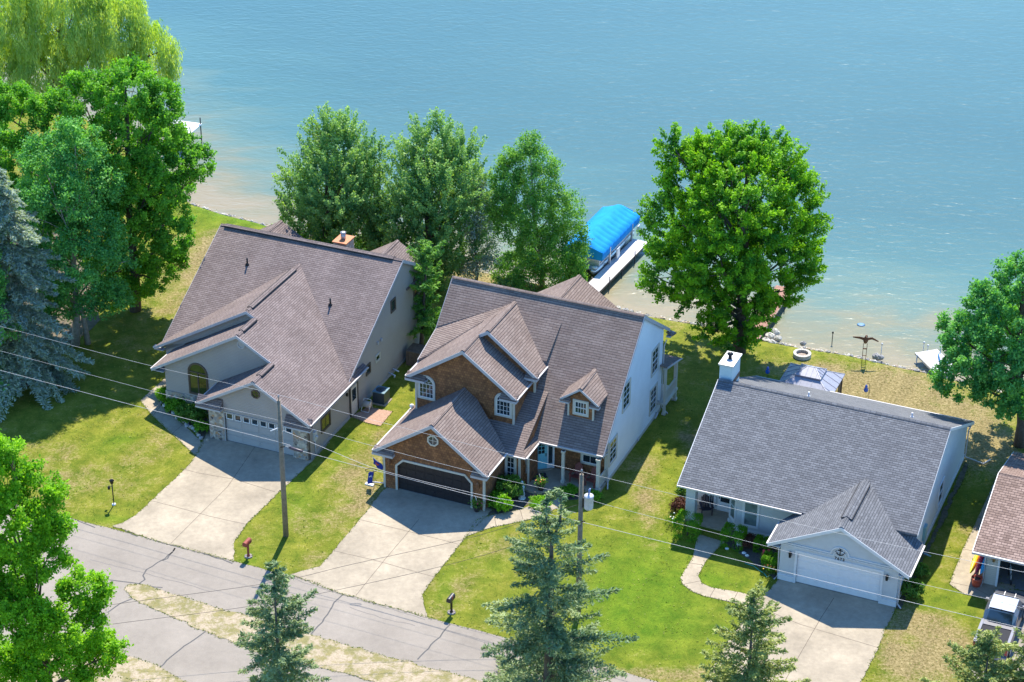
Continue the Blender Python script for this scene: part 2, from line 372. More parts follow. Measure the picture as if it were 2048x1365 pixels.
def water_mat():
    m, n, l, b = nt('lake_water')
    c = co(n)
    a = n.new('ShaderNodeAttribute'); a.attribute_name = 'shore'
    mp = n.new('ShaderNodeMapping'); mp.inputs['Scale'].default_value = (0.35, 1.0, 1); mp.inputs['Rotation'].default_value = (0, 0, 0.30); l.new(c, mp.inputs[0])
    bars = noise(n, l, mp.outputs[0], 0.30, 5, 0.55, 0.8); big = noise(n, l, mp.outputs[0], 0.028, 4, 0.5)
    d = math_(n, l, 'ADD', a.outputs['Fac'], math_(n, l, 'MULTIPLY', math_(n, l, 'SUBTRACT', bars.outputs[0], 0.5), 17.0))
    r = ramp(n, [(0.0, (0.235, 0.195, 0.115)), (0.13, (0.185, 0.175, 0.10)), (0.34, (0.098, 0.160, 0.125)), (0.58, (0.056, 0.134, 0.124)), (1.0, (0.046, 0.116, 0.113))])
    l.new(math_(n, l, 'DIVIDE', d, 25.0), r.inputs[0])
    col = mix(n, l, r.outputs[0], ramp_out(n, l, big.outputs[0], 0.3, 0.7, (0.80, 0.88, 0.90), (1.20, 1.12, 1.08)), 1.0, 'MULTIPLY')
    # wind ripples: long low crests lying across the view
    mr = n.new('ShaderNodeMapping'); mr.inputs['Scale'].default_value = (0.50, 1.0, 1); mr.inputs['Rotation'].default_value = (0, 0, 0.12); l.new(c, mr.inputs[0])
    r1 = noise(n, l, mr.outputs[0], 1.7, 2, 0.5, 0.7); r2 = noise(n, l, mr.outputs[0], 3.4, 3, 0.6, 0.5); r3 = noise(n, l, mr.outputs[0], 0.25, 2, 0.5)
    h = math_(n, l, 'ADD', r1.outputs[0], math_(n, l, 'MULTIPLY', r2.outputs[0], 0.35))
    h = math_(n, l, 'MULTIPLY', h, math_(n, l, 'ADD', r3.outputs[0], 0.4))
    l.new(col, b.inputs['Base Color']); b.inputs['Specular IOR Level'].default_value = 0.40; b.inputs['Roughness'].default_value = 0.29; b.inputs['IOR'].default_value = 1.33
    bump(n, l, h, 0.42, 0.12, b)
    return m
X2, Y2, F2 = grid(axis(-60, 60, 2, -1500, 1500), axis(105, 210, 2, 60, 3000))
s2 = shore_dist(X2, Y2); w_ = raw_mesh('lake_water', np.stack([X2, Y2, np.full_like(X2, WATER_Z)], 1), F2, water_mat(), kind='structure', smooth=True)
a = w_.data.attributes.new('shore', 'FLOAT', 'POINT'); a.data.foreach_set('value', np.clip(s2, -30, 60).astype(np.float32))

ASPH = None
def asphalt():
    m, n, l, b = nt('asphalt')
    c = co(n); a = noise(n, l, c, 0.25, 6, 0.6); f = noise(n, l, c, 45, 3, 0.8); g_ = noise(n, l, c, 2.2, 5, 0.7)
    col = ramp_out(n, l, a.outputs[0], 0.3, 0.7, (0.235, 0.203, 0.165), (0.300, 0.260, 0.212))
    col = mix(n, l, col, ramp_out(n, l, f.outputs[0], 0.25, 0.75, (0.78,)*3, (1.2,)*3), 1.0, 'MULTIPLY')
    col = mix(n, l, col, ramp_out(n, l, g_.outputs[0], 0.3, 0.7, (0.92,)*3, (1.06,)*3), 1.0, 'MULTIPLY')
    l.new(col, b.inputs['Base Color']); b.inputs['Roughness'].default_value = 0.9; b.inputs['Specular IOR Level'].default_value = 0.2
    bump(n, l, f.outputs[0], 0.3, 0.02, b)
    return m
ASPH = asphalt()
def wobble(pts, closed=True, amp=0.07, step=0.7, seed=3):
    r_ = random.Random(seed); out = []
    n_ = len(pts)
    for i in range(n_ if closed else n_-1):
        a, b = Vector(pts[i]), Vector(pts[(i+1) % n_]); k = max(1, int((b-a).length/step))
        for j in range(k):
            p = a.lerp(b, j/k)
            if j: p += Vector((r_.uniform(-amp, amp), r_.uniform(-amp, amp), 0))
            out.append(p)
    if not closed: out.append(Vector(pts[-1]))
    return out
PAVED = []
def sheet(name, px, z, mat, amp=0.0, extra=(), parent=None, kind='structure', thick=0.05, step=0.7):
    pts = [at(u, v) for u, v in px]+[Vector((x, y, 0)) for x, y in extra]
    if amp: pts = wobble(pts, True, amp, step)
    pts = [(p.x, p.y, z) for p in pts]
    PAVED.append((name, pts))
    m = MB(); m.prism(pts, (0, 0, -thick)); return m.build(name, mat, parent, kind=kind)
gravel = concrete('roadside_gravel', (0.50, 0.42, 0.31))
road = sheet('road', [(-260, 935), (0, 1000), (124, 1033), (232, 1060), (300, 1078), (468, 1123), (559, 1147), (600, 1156), (688, 1189), (854, 1235), (960, 1262), (1130, 1310), (1300, 1360), (1420, 1392), (1500, 1416), (1560, 1430), (1800, 1500), (2300, 1640)],
     0.012, ASPH, 0.035, extra=((40, 72), (20, 70), (-14, 86.5), (-16.5, 90.5), (-24, 92.2), (-50, 98)))
gm, n, l, b = nt('median_gravel')
c = co(n); a1 = noise(n, l, c, 0.8, 6, 0.7, 0.6); a2 = noise(n, l, c, 9, 4, 0.8); a3 = noise(n, l, c, 2.5, 4, 0.75)
gcol = ramp_out(n, l, a2.outputs[0], 0.3, 0.7, (0.28, 0.215, 0.135), (0.46, 0.375, 0.26)); grs = ramp_out(n, l, a3.outputs[0], 0.3, 0.7, (0.11, 0.12, 0.03), (0.27, 0.22, 0.085))
av = math_(n, l, 'ADD', a1.outputs[0], math_(n, l, 'MULTIPLY', math_(n, l, 'SUBTRACT', a3.outputs[0], 0.5), 0.8))
l.new(mix(n, l, gcol, grs, ramp_out(n, l, av, 0.43, 0.60, (0, 0, 0), (1, 1, 1))), b.inputs['Base Color']); b.inputs['Roughness'].default_value = 0.95
bump(n, l, a2.outputs[0], 0.5, 0.08, b)
sheet('road_median', [(247, 1180), (257, 1170), (290, 1170), (350, 1190), (420, 1212), (517, 1240), (624, 1272), (790, 1318), (956, 1362), (1100, 1402), (1100, 1460), (900, 1412), (760, 1372), (690, 1347), (513, 1305), (410, 1263), (330, 1228), (265, 1198)], 0.026, gm, 0.10, step=0.35)
sheet('gravel_verge', [(265, 1315), (310, 1330), (372, 1365), (430, 1395), (430, 1600), (-200, 1500), (-100, 1300), (200, 1300)], 0.028, gm, 0.08)
tar = plain('crack_sealant', (0.055, 0.052, 0.05), 0.7)
def cracks(name, lines, w, z, mat, parent, amp=0.05):
    m = MB(); k = 0
    for ln in lines:
        k += 1; pts = wobble([at(u, v) for u, v in ln], False, amp, 0.35, k)
        for i in range(len(pts)-1):
            a, b = pts[i], pts[i+1]; d = (b-a).normalized(); s_ = Vector((-d.y, d.x, 0))*w/2
            a2 = a-d*0.01
            m.face([(p.x, p.y, z+0.0004*(i % 2)) for p in (a2-s_, b-s_, b+s_, a2+s_)])
    return m.build(name, mat, parent, kind='structure')
cracks('crack_seal', [[(350, 1097), (345, 1105), (330, 1118), (315, 1126), (293, 1140), (286, 1152), (290, 1160), (278, 1168)], [(350, 1097), (335, 1118), (325, 1122)], [(215, 1160), (245, 1164), (278, 1168)], [(278, 1168), (310, 1175), (325, 1176)],
    [(268, 1197), (240, 1208), (215, 1226)], [(412, 1263), (380, 1286), (350, 1308), (318, 1337)], [(688, 1188), (668, 1206), (655, 1230), (645, 1245), (620, 1272)], [(900, 1250), (880, 1275), (862, 1290), (835, 1320)],
    [(155, 1042), (190, 1056)], [(250, 1062), (275, 1074)], [(313, 1083), (360, 1096), (400, 1105), (465, 1128)]], 0.09, 0.0145, tar, road)
cracks('road_edge_crack', [[(300, 1078), (380, 1101), (468, 1126)], [(860, 1238), (960, 1266), (1120, 1312)], [(180, 1120), (300, 1150), (420, 1183)], [(700, 1215), (760, 1236), (830, 1252)], [(560, 1150), (620, 1170), (688, 1191), (760, 1213), (850, 1240)], [(520, 1190), (500, 1212), (488, 1232)]], 0.05, 0.0142, plain('old_crack', (0.17, 0.15, 0.13), 0.9), road)

CONC = concrete('driveway_concrete', (0.385, 0.320, 0.228))
joint = plain('joint_grime', (0.13, 0.10, 0.07), 0.95)
def drive(name, px, joints, amp=0.045, z=0.03, mat=None, extra=()):
    o = sheet(name, px, z, mat or CONC, amp or 0.015, extra=extra, step=0.3)
    if joints: cracks('expansion_joint', joints, 0.032, z+0.003, joint, o, 0.006)
    return o
drive('driveway', [(404, 889), (391, 914), (368, 941), (304, 1001), (271, 1032), (245, 1047), (225, 1053), (300, 1079), (468, 1124), (468, 1086), (492, 1050), (559, 984), (618, 929), (660, 885), (430, 830)],
      [[(362, 938), (395, 947), (470, 960), (550, 985)], [(304, 1003), (362, 1018), (420, 1034), (492, 1050)], [(520, 880), (455, 975), (400, 1030), (342, 1088)]])
drive('walkway', [(391, 912), (306, 833), (281, 802), (293, 790), (330, 757), (338, 772), (320, 800), (322, 812), (345, 832), (370, 852), (406, 888)], [[(306, 833), (322, 812)], [(345, 868), (366, 850)]], 0.0, 0.027)
drive('driveway', [(766, 982), (736, 1020), (690, 1075), (640, 1134), (612, 1141), (580, 1150), (688, 1190), (854, 1236), (844, 1190), (868, 1156), (930, 1076), (985, 1020), (800, 960)],
      [[(722, 1041), (800, 1060), (900, 1085), (917, 1090)], [(668, 1103), (750, 1122), (868, 1155)], [(838, 1040), (770, 1120), (712, 1192)]])
drive('walkway', [(955, 1040), (988, 1030), (1040, 1020), (1066, 1010), (1085, 996), (1125, 996), (1120, 1014), (1080, 1034), (1030, 1046), (975, 1058), (930, 1074)], [[(988, 1030), (992, 1053)], [(1040, 1020), (1046, 1040)]], 0.0, 0.027)
drive('driveway', [(1554, 1164), (1525, 1196), (1500, 1222), (1473, 1260), (1440, 1310), (1405, 1375), (1360, 1400), (1720, 1480), (1690, 1420), (1722, 1365), (1757, 1295), (1768, 1265), (1792, 1216), (1810, 1170), (1570, 1110)],
      [[(1668, 1197), (1640, 1240), (1600, 1310), (1560, 1380)], [(1510, 1212), (1600, 1250), (1757, 1297)]])
drive('walkway', [(1394, 1077), (1386, 1114), (1361, 1156), (1364, 1168), (1381, 1182), (1408, 1193), (1470, 1207), (1500, 1222), (1525, 1196), (1470, 1184), (1423, 1176), (1403, 1167), (1396, 1153), (1412, 1122), (1437, 1096), (1450, 1085), (1400, 1070)],
      [[(1378, 1127), (1405, 1131)], [(1366, 1170), (1400, 1163)], [(1420, 1194), (1430, 1178)], [(1465, 1205), (1475, 1186)]], 0.0, 0.027)
drive('side_path', [(1993, 955), (1945, 1060), (1925, 1101), (1899, 1169), (1928, 1189), (1986, 1202), (2020, 1210), (2030, 1170), (1966, 1165), (2005, 1000), (2010, 960)], [[(1930, 1100), (1960, 1106)], [(1902, 1166), (1945, 1175), (1985, 1196)]], 0.0, 0.03)
sheet('driveway', [(1984, 1200), (1972, 1220), (1959, 1268), (1930, 1365), (1905, 1440), (1890, 1520), (2300, 1640), (2200, 1220), (1994, 1172)], 0.024, ASPH, 0.05)
PAVER = plain('red_pavers', (0.36, 0.22, 0.15), 0.9, var=0.2, scale=9)
patio = sheet('paver_pad', [(540+1010/6.203, 720+710/6.203), (540+1180/6.203, 720+780/6.203), (540+1370/6.203, 720+825/6.203), (540+1520/6.203, 720+645/6.203), (735, 815)], 0.04, PAVER)
MULCH = plain('mulch', (0.085, 0.070, 0.055), 0.95, var=0.35, scale=14)
sheet('garden_bed', [(1448, 1084), (1470, 1102), (1500, 1120), (1530, 1144), (1548, 1160), (1558, 1120), (1540, 1070), (1460, 1060)], 0.02, MULCH, 0.08, step=0.4)
sheet('garden_bed', [(972, 1032), (990, 1030), (1040, 1019), (1085, 996), (1110, 1000), (1170, 1000), (1160, 970), (1080, 950), (975, 990)], 0.016, MULCH, 0.05, step=0.4)
sheet('garden_bed', [(326, 808), (345, 830), (372, 852), (412, 884), (425, 870), (418, 840), (338, 800)], 0.016, MULCH, 0.05, step=0.4)
sheet('side_bed', [(1790, 1216), (1815, 1170), (1850, 1100), (1895, 1000), (1930, 925), (1937, 930), (1905, 1005), (1860, 1098), (1828, 1165), (1803, 1220)], 0.02, plain('side_soil', (0.10, 0.085, 0.055), .95, var=.4, scale=3), 0.1, step=0.5)
sheet('earth', [(-80, 440), (130, 470), (180, 560), (200, 640), (130, 700), (-80, 700)], 0.01, plain('bare_earth', (0.14, 0.11, 0.07), 0.95, var=0.3, scale=2), 0.4, step=1.5)
# ------------------------------------------------------------ building helpers (house-local: x along the front to the right, y towards the lake)
TRIMW = plain('white_trim', (0.66, 0.66, 0.65), 0.5, var=0.05); TRIMT = plain('taupe_trim', (0.50, 0.47, 0.40), 0.55, var=0.06)
TRIMG = plain('grey_fascia', (0.40, 0.39, 0.40), 0.55, var=0.06); BRONZE = plain('bronze_frame', (0.075, 0.055, 0.045), 0.5); GLASS = glassy('window_glass')
GLASS_GREEN_REFL = glassy('glass_green_reflection', (0.020, 0.028, 0.010)); GUTW = plain('white_gutter', (0.50, 0.46, 0.44), 0.45, var=0.04); BRASS = plain('dark_metal', (0.03, 0.028, 0.027), 0.4, 0.6)  # olive reflections are painted into the green pane colour
DARKIN = plain('dark_liner_vent_shadow', (0.02, 0.02, 0.022), 0.9); FOUND = plain('foundation', (0.36, 0.34, 0.31), 0.9)
def V3(*a): return Vector(a)
def trimline(m, a, b, out, h=0.2, t=0.04):
    a, b, out = Vector(a), Vector(b), Vector(out).normalized()
    m.prism([a, b, b-V3(0, 0, h), a-V3(0, 0, h)], out*t)
def wall(m, pts, axis, pos, thick):
    """pts are (s, z); axis 'y' -> wall lies in plane y=pos and s is x, thick runs to +y; axis 'x' likewise"""
    P = [(s, pos, z) if axis == 'y' else (pos, s, z) for s, z in pts]
    m.prism(P, (0, thick, 0) if axis == 'y' else (thick, 0, 0))
class Frame:
    """a window or door on a wall: o = lower left corner, u = along, n = outward"""
    def __init__(s, o, u, n): s.o, s.u, s.n = Vector(o), Vector(u).normalized(), Vector(n).normalized()
    def p(s, a, z, d=0.0): return s.o+s.u*a+V3(0, 0, z)+s.n*d
    def rect(s, m, a0, a1, z0, z1, d0, d1):
        m.prism([s.p(a0, z0, d0), s.p(a1, z0, d0), s.p(a1, z1, d0), s.p(a0, z1, d0)], s.n*(d1-d0))
    def ring(s, m, w, h, t, d0, d1):
        s.rect(m, 0, w, 0, t, d0, d1); s.rect(m, 0, w, h-t, h, d0, d1); s.rect(m, 0, t, t, h-t, d0, d1); s.rect(m, w-t, w, t, h-t, d0, d1)
def window(parent, o, u, n, w, h, trim=TRIMT, sash=TRIMW, t=0.1, cols=2, rows=2, glass=GLASS, mid=True, depth=0.06, label=None, muntin=0.025):
    f = Frame(o, u, n); m = MB(); f.ring(m, w, h, t, -0.02, depth); wi = m.build('window', trim, parent)
    if label: wi['label'] = label
    m = MB(); f.rect(m, t, w-t, t, h-t, -0.02, 0.012); m.build('pane', glass, wi)
    m = MB(); st = 0.045
    f.rect(m, t, w-t, t, t+st, 0.012, depth*0.7); f.rect(m, t, w-t, h-t-st, h-t, 0.012, depth*0.7)
    f.rect(m, t, t+st, t+st, h-t-st, 0.012, depth*0.7); f.rect(m, w-t-st, w-t, t+st, h-t-st, 0.012, depth*0.7)
    if mid: f.rect(m, t+st, w-t-st, h/2-st/2, h/2+st/2, 0.012, depth*0.72)
    iw, ih = w-2*t-2*st, h-2*t-2*st
    for i in range(1, cols): a = t+st+iw*i/cols; f.rect(m, a-muntin/2, a+muntin/2, t+st, h-t-st, 0.012, 0.026)
    for j in range(1, rows*(2 if mid else 1)):
        z = t+st+ih*j/(rows*(2 if mid else 1))
        if mid and j == rows: continue
        f.rect(m, t+st, w-t-st, z-muntin/2, z+muntin/2, 0.012, 0.0275)
    m.build('sash', sash, wi)
    return wi
def arch_pts(f, w, h, r0, d, n=14, inset=0.0):
    """outline of a round-headed opening of width w, total height h"""
    r = w/2-inset; cz = h-w/2
    pts = [f.p(inset, inset, d), f.p(w-inset, inset, d)]
    for i in range(n+1):
        a = math.pi*i/n; pts.append(f.p(w/2+r*math.cos(a), cz+r*math.sin(a), d))
    return pts
def arch_window(parent, o, u, n, w, h, trim, sash, t=0.12, spokes=True, glass=GLASS, label=None, mull=1):
    f = Frame(o, u, n); N = 14
    out = arch_pts(f, w, h, 0, 0, N, 0); inn = arch_pts(f, w, h, 0, 0, N, t); inn2 = arch_pts(f, w, h, 0, 0, N, t+0.05)
    m = MB()
    for i in range(len(out)):
        j = (i+1) % len(out); m.prism([out[i], out[j], inn[j], inn[i]], f.n*0.06)
    wi = m.build('window', trim, parent)
    if label: wi['label'] = label
    m = MB(); m.prism(inn, f.n*0.015); m.build('pane', glass, wi)
    m = MB()
    for i in range(len(inn)):
        j = (i+1) % len(inn); m.prism([inn[i], inn[j], inn2[j], inn2[i]], f.n*0.045)
    cz = h-w/2; r = w/2-t
    if spokes:
        f.rect(m, t, w-t, cz-0.02, cz+0.02, 0.015, 0.035)
        for k in (1, 2, 3): a = t+(w-2*t)*k/4; f.rect(m, a-0.012, a+0.012, t, cz, 0.015, 0.03)
        nr = max(2, int((cz-t)/0.26))
        for k in range(1, nr): z = t+(cz-t)*k/nr; f.rect(m, t, w-t, z-0.012, z+0.012, 0.015, 0.028)
        for k in range(1, 5):
            a = math.pi*k/5; c, s_ = math.cos(a), math.sin(a)
            p0 = f.p(w/2+r*0.35*c, cz+r*0.35*s_, 0.02); p1 = f.p(w/2+r*0.98*c, cz+r*0.98*s_, 0.02); m.bar(p0, p1, 0.022, 0.02, up=f.n)
        q = [f.p(w/2+r*0.36*math.cos(math.pi*i/8), cz+r*0.36*math.sin(math.pi*i/8), 0.022) for i in range(9)]
        m.tube(q, 0.012, 5)
    else:
        f.rect(m, t, w-t, cz-0.04, cz+0.04, 0.015, 0.05)
        for k in range(1, mull+1): a = t+(w-2*t)*k/(mull+1); f.rect(m, a-0.04, a+0.04, t, cz, 0.015, 0.05)
    m.build('sash', sash, wi)
    return wi
def oct_window(parent, c, u, n, r, trim, glass=GLASS, name='window', label=None):
    f = Frame(c, u, n); k = 8
    P = lambda rr, d: [f.p(rr*math.cos(math.pi/8+i*math.pi/4), rr*math.sin(math.pi/8+i*math.pi/4), d) for i in range(k)]
    o_, i_ = P(r, 0), P(r*0.74, 0); m = MB()
    for i in range(k): j = (i+1) % k; m.prism([o_[i], o_[j], i_[j], i_[i]], f.n*0.06)
    wi = m.build(name, trim, parent)
    if label: wi['label'] = label
    m = MB(); m.prism(i_, f.n*0.015); m.build('pane' if name == 'window' else 'louvre', glass, wi)
    if name == 'window':
        m = MB(); f.rect(m, -r*0.7, r*0.7, -0.015, 0.015, 0.015, 0.035); f.rect(m, -0.015, 0.015, -r*0.7, r*0.7, 0.015, 0.037); m.build('sash', trim, wi)
    return wi
def garage_door(parent, x0, w, h, y, mat, rows=4, cols=4, lites=0, handle=True, nrm=(0, -1, 0), x1=None):
    f = Frame((x0, y, 0.02), (1, 0, 0), nrm); m = MB(); f.rect(m, 0, w, 0, h, -0.05, 0)
    ph = h/rows
    for r_ in range(rows):
        for c_ in range(cols):
            if lites and r_ == rows-1: continue
            a0 = w*c_/cols+0.07; a1 = w*(c_+1)/cols-0.07
            f.rect(m, a0, a1, ph*r_+0.06, ph*(r_+1)-0.06, 0.0, 0.02)
        f.rect(m, 0, w, ph*(r_+1)-0.012, ph*(r_+1)+0.001, 0, 0.012)
    d = m.build('garage_door', mat, parent, bevel=0.006)
    if lites:
        for c_ in range(lites):
            a0 = w*c_/lites+0.06; a1 = w*(c_+1)/lites-0.06
            g = Frame(f.p(a0, ph*(rows-1)+0.05, 0), (1, 0, 0), nrm); m = MB(); g.ring(m, a1-a0, ph-0.10, 0.05, 0, 0.04); wi = m.build('door_window', TRIMW, d)
            m = MB(); g.rect(m, 0.05, a1-a0-0.05, 0.05, ph-0.15, 0.0, 0.012)
            p_ = m.build('pane_dummy', GLASS, wi); p_.parent = d; p_.name = 'door_pane'
    m = MB(); f.rect(m, w/2-0.1, w/2+0.1, 0.32, 0.36, 0.0, 0.05); m.build('handle', mat, d)
    m = MB(); f.rect(m, 0, w, 0, 0.035, 0.0, 0.03); m.build('bottom_seal', plain('rubber_seal', (0.16, 0.16, 0.16), 0.8), d)
    return d
def gable_vents(parent, pts, roofz, name='vent_pipe', mat=BRASS, r=0.06, h=0.45):
    for (x, y), z in zip(pts, roofz):
        m = MB(); m.tube([(x, y, z-0.1), (x, y, z+h)], r, 10); m.lathe((x, y, z-0.02), [(r*2.6, 0.0), (r*2.2, 0.06), (r*1.1, 0.12)], 12); m.build(name, mat, parent)
def downspout(parent, pts, mat=GUTW, r=0.045):
    m = MB(); m.tube(pts, r, 6, smooth=False); return m.build('downspout', mat, parent)
def gutter(m, a, b, out, w=0.10, h=0.085):
    a, b, out = Vector(a), Vector(b), Vector(out).normalized()
    p = [a, a+out*w, a+out*w-V3(0, 0, h*0.7), a+out*w*0.7-V3(0, 0, h), a-V3(0, 0, h)]
    m.prism(p, b-a)
def ridge_cap(m, a, b, w=0.15):
    a, b = Vector(a), Vector(b); d = (b-a).normalized(); s_ = d.cross(V3(0, 0, 1)).normalized()*w
    up = V3(0, 0, 0.035)
    for sg in (1, -1): m.prism([a+up, b+up, b+up*0.6+s_*sg-V3(0, 0, w*0.55), a+up*0.6+s_*sg-V3(0, 0, w*0.55)], (0, 0, 0.02))
def sconce(parent, f, a, z, mat=BRASS):
    m = MB(); f.rect(m, a-0.05, a+0.05, z-0.12, z+0.12, 0, 0.03); c = f.p(a, z-0.16, 0.14)
    m.lathe(c, [(0.03, 0), (0.075, 0.03), (0.095, 0.30), (0.11, 0.31), (0.02, 0.42), (0.015, 0.46)], 8); m.bar(f.p(a, z+0.1, 0.0), f.p(a, z+0.2, 0.14), 0.02)
    o = m.build('wall_lantern', mat, parent)
    m = MB(); m.lathe(c+V3(0, 0, 0.05), [(0.065, 0), (0.085, 0.22)], 8); m.build('lamp_glass', plain('frosted_glass', (0.35, 0.30, 0.24), 0.3), o)
    return o
def turned_post(m, x, y, z0, z1, w=0.2):
    m.box(x-w/2, x+w/2, y-w/2, y+w/2, z0, z1); m.box(x-w*0.75, x+w*0.75, y-w*0.75, y+w*0.75, z0, z0+0.16); m.box(x-w*0.7, x+w*0.7, y-w*0.7, y+w*0.7, z1-0.12, z1)
def text_obj(s, size, mat, parent, loc, rot, name, extrude=0.012, align='CENTER'):
    cu = bpy.data.curves.new(name, 'FONT'); cu.body = s; cu.size = size; cu.extrude = extrude; cu.align_x = align; cu.space_character = 1.25; cu.offset = 0.004
    t_ = bpy.data.objects.new(name+'_src', cu); S.collection.objects.link(t_); bpy.context.view_layer.update()
    me = bpy.data.meshes.new_from_object(t_.evaluated_get(bpy.context.evaluated_depsgraph_get())); bpy.data.objects.remove(t_)
    me.materials.clear(); me.materials.append(mat)
    o = bpy.data.objects.new(name, me); S.collection.objects.link(o); o.parent = parent; o.location = loc; o.rotation_euler = rot
    return o
def ridge_vent(parent, a, b, w):
    a, b = Vector(a), Vector(b); d = (b-a).normalized(); s_ = d.cross(V3(0, 0, 1)).normalized()*w; m = MB(); up = V3(0, 0, .10)
    for sg in (1, -1): m.prism([a+up, b+up, b+up+s_*sg-V3(0, 0, w*.53), a+up+s_*sg-V3(0, 0, w*.53)], (0, 0, -.03))
    v_ = m.build('ridge_vent', parent.data.materials[0], parent); m = MB()
    for sg in (1, -1):
        q0, q1 = a+s_*sg*1.0+up-V3(0, 0, w*.53), b+s_*sg*1.0+up-V3(0, 0, w*.53); m.prism([q0, q1, q1-V3(0, 0, .085), q0-V3(0, 0, .085)], s_*sg*.06/w)
    m.build('vent_shadow_edge', DARKIN, parent); return v_  # dark strips paint the raised vent's shadow line along both sides
XR, XL, YF, YB = (1, 0, 0), (-1, 0, 0), (0, -1, 0), (0, 1, 0)

# ============================================================ HOUSE WITH THE ANCHOR (right)
H3 = empty('lake_house', (15.499, 101.199, 0), -0.402, 'pale blue stucco house with grey shingle roof and an anchor over its white garage door', 'house')
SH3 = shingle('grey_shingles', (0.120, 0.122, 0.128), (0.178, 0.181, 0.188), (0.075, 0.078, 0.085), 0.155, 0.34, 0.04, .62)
STUC = plain('pale_stucco', (0.52, 0.53, 0.52), 0.9, var=0.05, scale=3)
W = 6.9; sL = (4.62-2.45)/(3.45+.72); main = lambda y: 3.18+(y-2.5)*0.4915; back = lambda y: 6.66-(y-9.58)*0.4945
m = MB()
m_front = [(0, 0), (1.02, 0), (1.02, 2.13), (5.92, 2.13), (5.92, 0), (W, 0), (W, 2.62), (3.45, 4.44), (0, 2.62)]
wall(m, m_front, 'y', 0.0, 0.2)
wall(m, [(0.2, 0), (3.75, 0), (3.75, 2.62), (0.2, 2.62)], 'x', 0.0, 0.2)
wall(m, [(0.2, 0), (17.4, 0), (17.4, 2.62), (9.58, 6.45), (3.4, 3.42), (3.4, 2.6), (0.2, 2.6)], 'x', W-0.2, 0.2)
wall(m, [(-3.8, 0), (0.0, 0), (0.0, 3.3), (-3.8, 3.3)], 'y', 3.75, 0.2); wall(m, [(5.2, 2.7), (6.7, 2.6), (6.7, 3.3), (5.2, 3.5)], 'y', 3.1, 0.2)
m.prism([(-3.8, 3.75, 0), (-4.5, 4.5, 0), (-4.5, 5.4, 0), (-4.3, 5.4, 0), (-3.8, 3.95, 0)], (0, 0, 3.3))
wall(m, [(-6.9, 0), (-4.5, 0), (-4.5, 3.9), (-6.9, 3.9)], 'y', 5.4, 0.2)
wall(m, [(5.6, 0), (17.4, 0), (17.4, 2.62), (9.58, 6.45), (5.6, 4.5)], 'x', -6.9, 0.2)
wall(m, [(-6.9, 0), (W-0.2, 0), (W-0.2, 2.6), (-6.9, 2.6)], 'y', 17.2, 0.2)
m.build('wall', STUC, H3)
m = MB()      # porch column, thick and square
m.box(-7.0, -6.42, 3.72, 4.25, 0, 3.0); m.build('porch_column', STUC, H3)
m = MB()
gr = 9.0; yv = 5.43
m.slab([(-.72, -.2, 2.45), (3.45, -.2, 4.62), (3.45, 6.2, 4.62), (-.72, 2.3, 2.45)], 0.14)
m.slab([(3.45, -.2, 4.62), (7.54, -.2, 2.45), (7.54, 3.2, 2.45), (7.1, 3.3, 2.69), (3.45, 6.2, 4.62)], 0.14)
m.slab([(-7.17, 2.5, 3.18), (.17, 2.5, 3.18), (.17, 2.0, 2.95), (0.18, 3.4, 3.6), (3.45, 5.5, 4.65), (7.19, 2.75, 3.30), (7.19, 9.58, 6.66), (-7.17, 9.58, 6.66)] if False else [(-7.17, 2.5, 3.18), (5.8, 2.5, 3.18), (5.9, 2.75, main(2.75)), (7.19, 2.75, main(2.75)), (7.19, 9.58, 6.66), (-7.17, 9.58, 6.66)], 0.16)
m.slab([(-7.17, 9.58, 6.66), (7.19, 9.58, 6.66), (7.19, 17.87, 2.56), (-7.17, 17.87, 2.56)], 0.16)
ridge_cap(m, (3.45, -.2, 4.62), (3.45, 5.3, 4.62)); ridge_cap(m, (-7.17, 9.58, 6.66), (7.19, 9.58, 6.66))
rf = m.build('roof', SH3, H3)
ridge_vent(rf, (3.45, .9, 4.62), (3.45, 4.9, 4.62), .27)
m = MB()
trimline(m, (-.72, -.2, 2.44), (3.45, -.2, 4.61), YF, 0.22); trimline(m, (3.45, -.2, 4.61), (7.54, -.2, 2.44), YF, 0.22)
trimline(m, (7.19, 2.75, main(2.75)-.03), (7.19, 9.58, 6.63), XR, 0.12, .025); trimline(m, (7.19, 9.58, 6.65), (7.19, 17.87, 2.55), XR, 0.2)
trimline(m, (-7.17, 2.5, 3.17), (-7.17, 9.58, 6.65), XL, 0.2); trimline(m, (-7.17, 9.58, 6.65), (-7.17, 17.87, 2.55), XL, 0.2)
m.box(-7.1, 0.1, 2.55, 3.75, 2.96, 3.0)
m.box(-7.1, 7.1, 17.4, 17.8, 2.36, 2.4); m.box(-0.68, 0.0, -.16, 2.2, 2.26, 2.29); m.box(6.9, 7.5, -.16, 3.1, 2.26, 2.29)
m.build_each('fascia', TRIMW, H3)
m = MB(); gutter(m, (-7.2, 2.5, 3.15), (.45, 2.5, 3.15), YF); gutter(m, (-.72, -.2, 2.42), (-.72, 2.2, 2.42), XL); gutter(m, (7.54, -.2, 2.42), (7.54, 3.2, 2.42), XR); gutter(m, (-7.17, 17.87, 2.54), (7.19, 17.87, 2.54), YB)
m.build_each('gutter', GUTW, H3)
DOORW = plain('white_door', (0.76, 0.74, 0.72), 0.5, var=0.03)
garage_door(H3, 1.03, 4.87, 2.12, 0.1, DOORW, 4, 8)
m = MB(); fr = Frame((0, 0, 0), XR, YF)
fr.rect(m, .88, 1.02, 0, 2.13, 0, .05); fr.rect(m, 5.92, 6.06, 0, 2.13, 0, .05); fr.rect(m, .88, 6.06, 2.13, 2.27, 0, .05)
m.build_each('door_surround', TRIMW, H3)
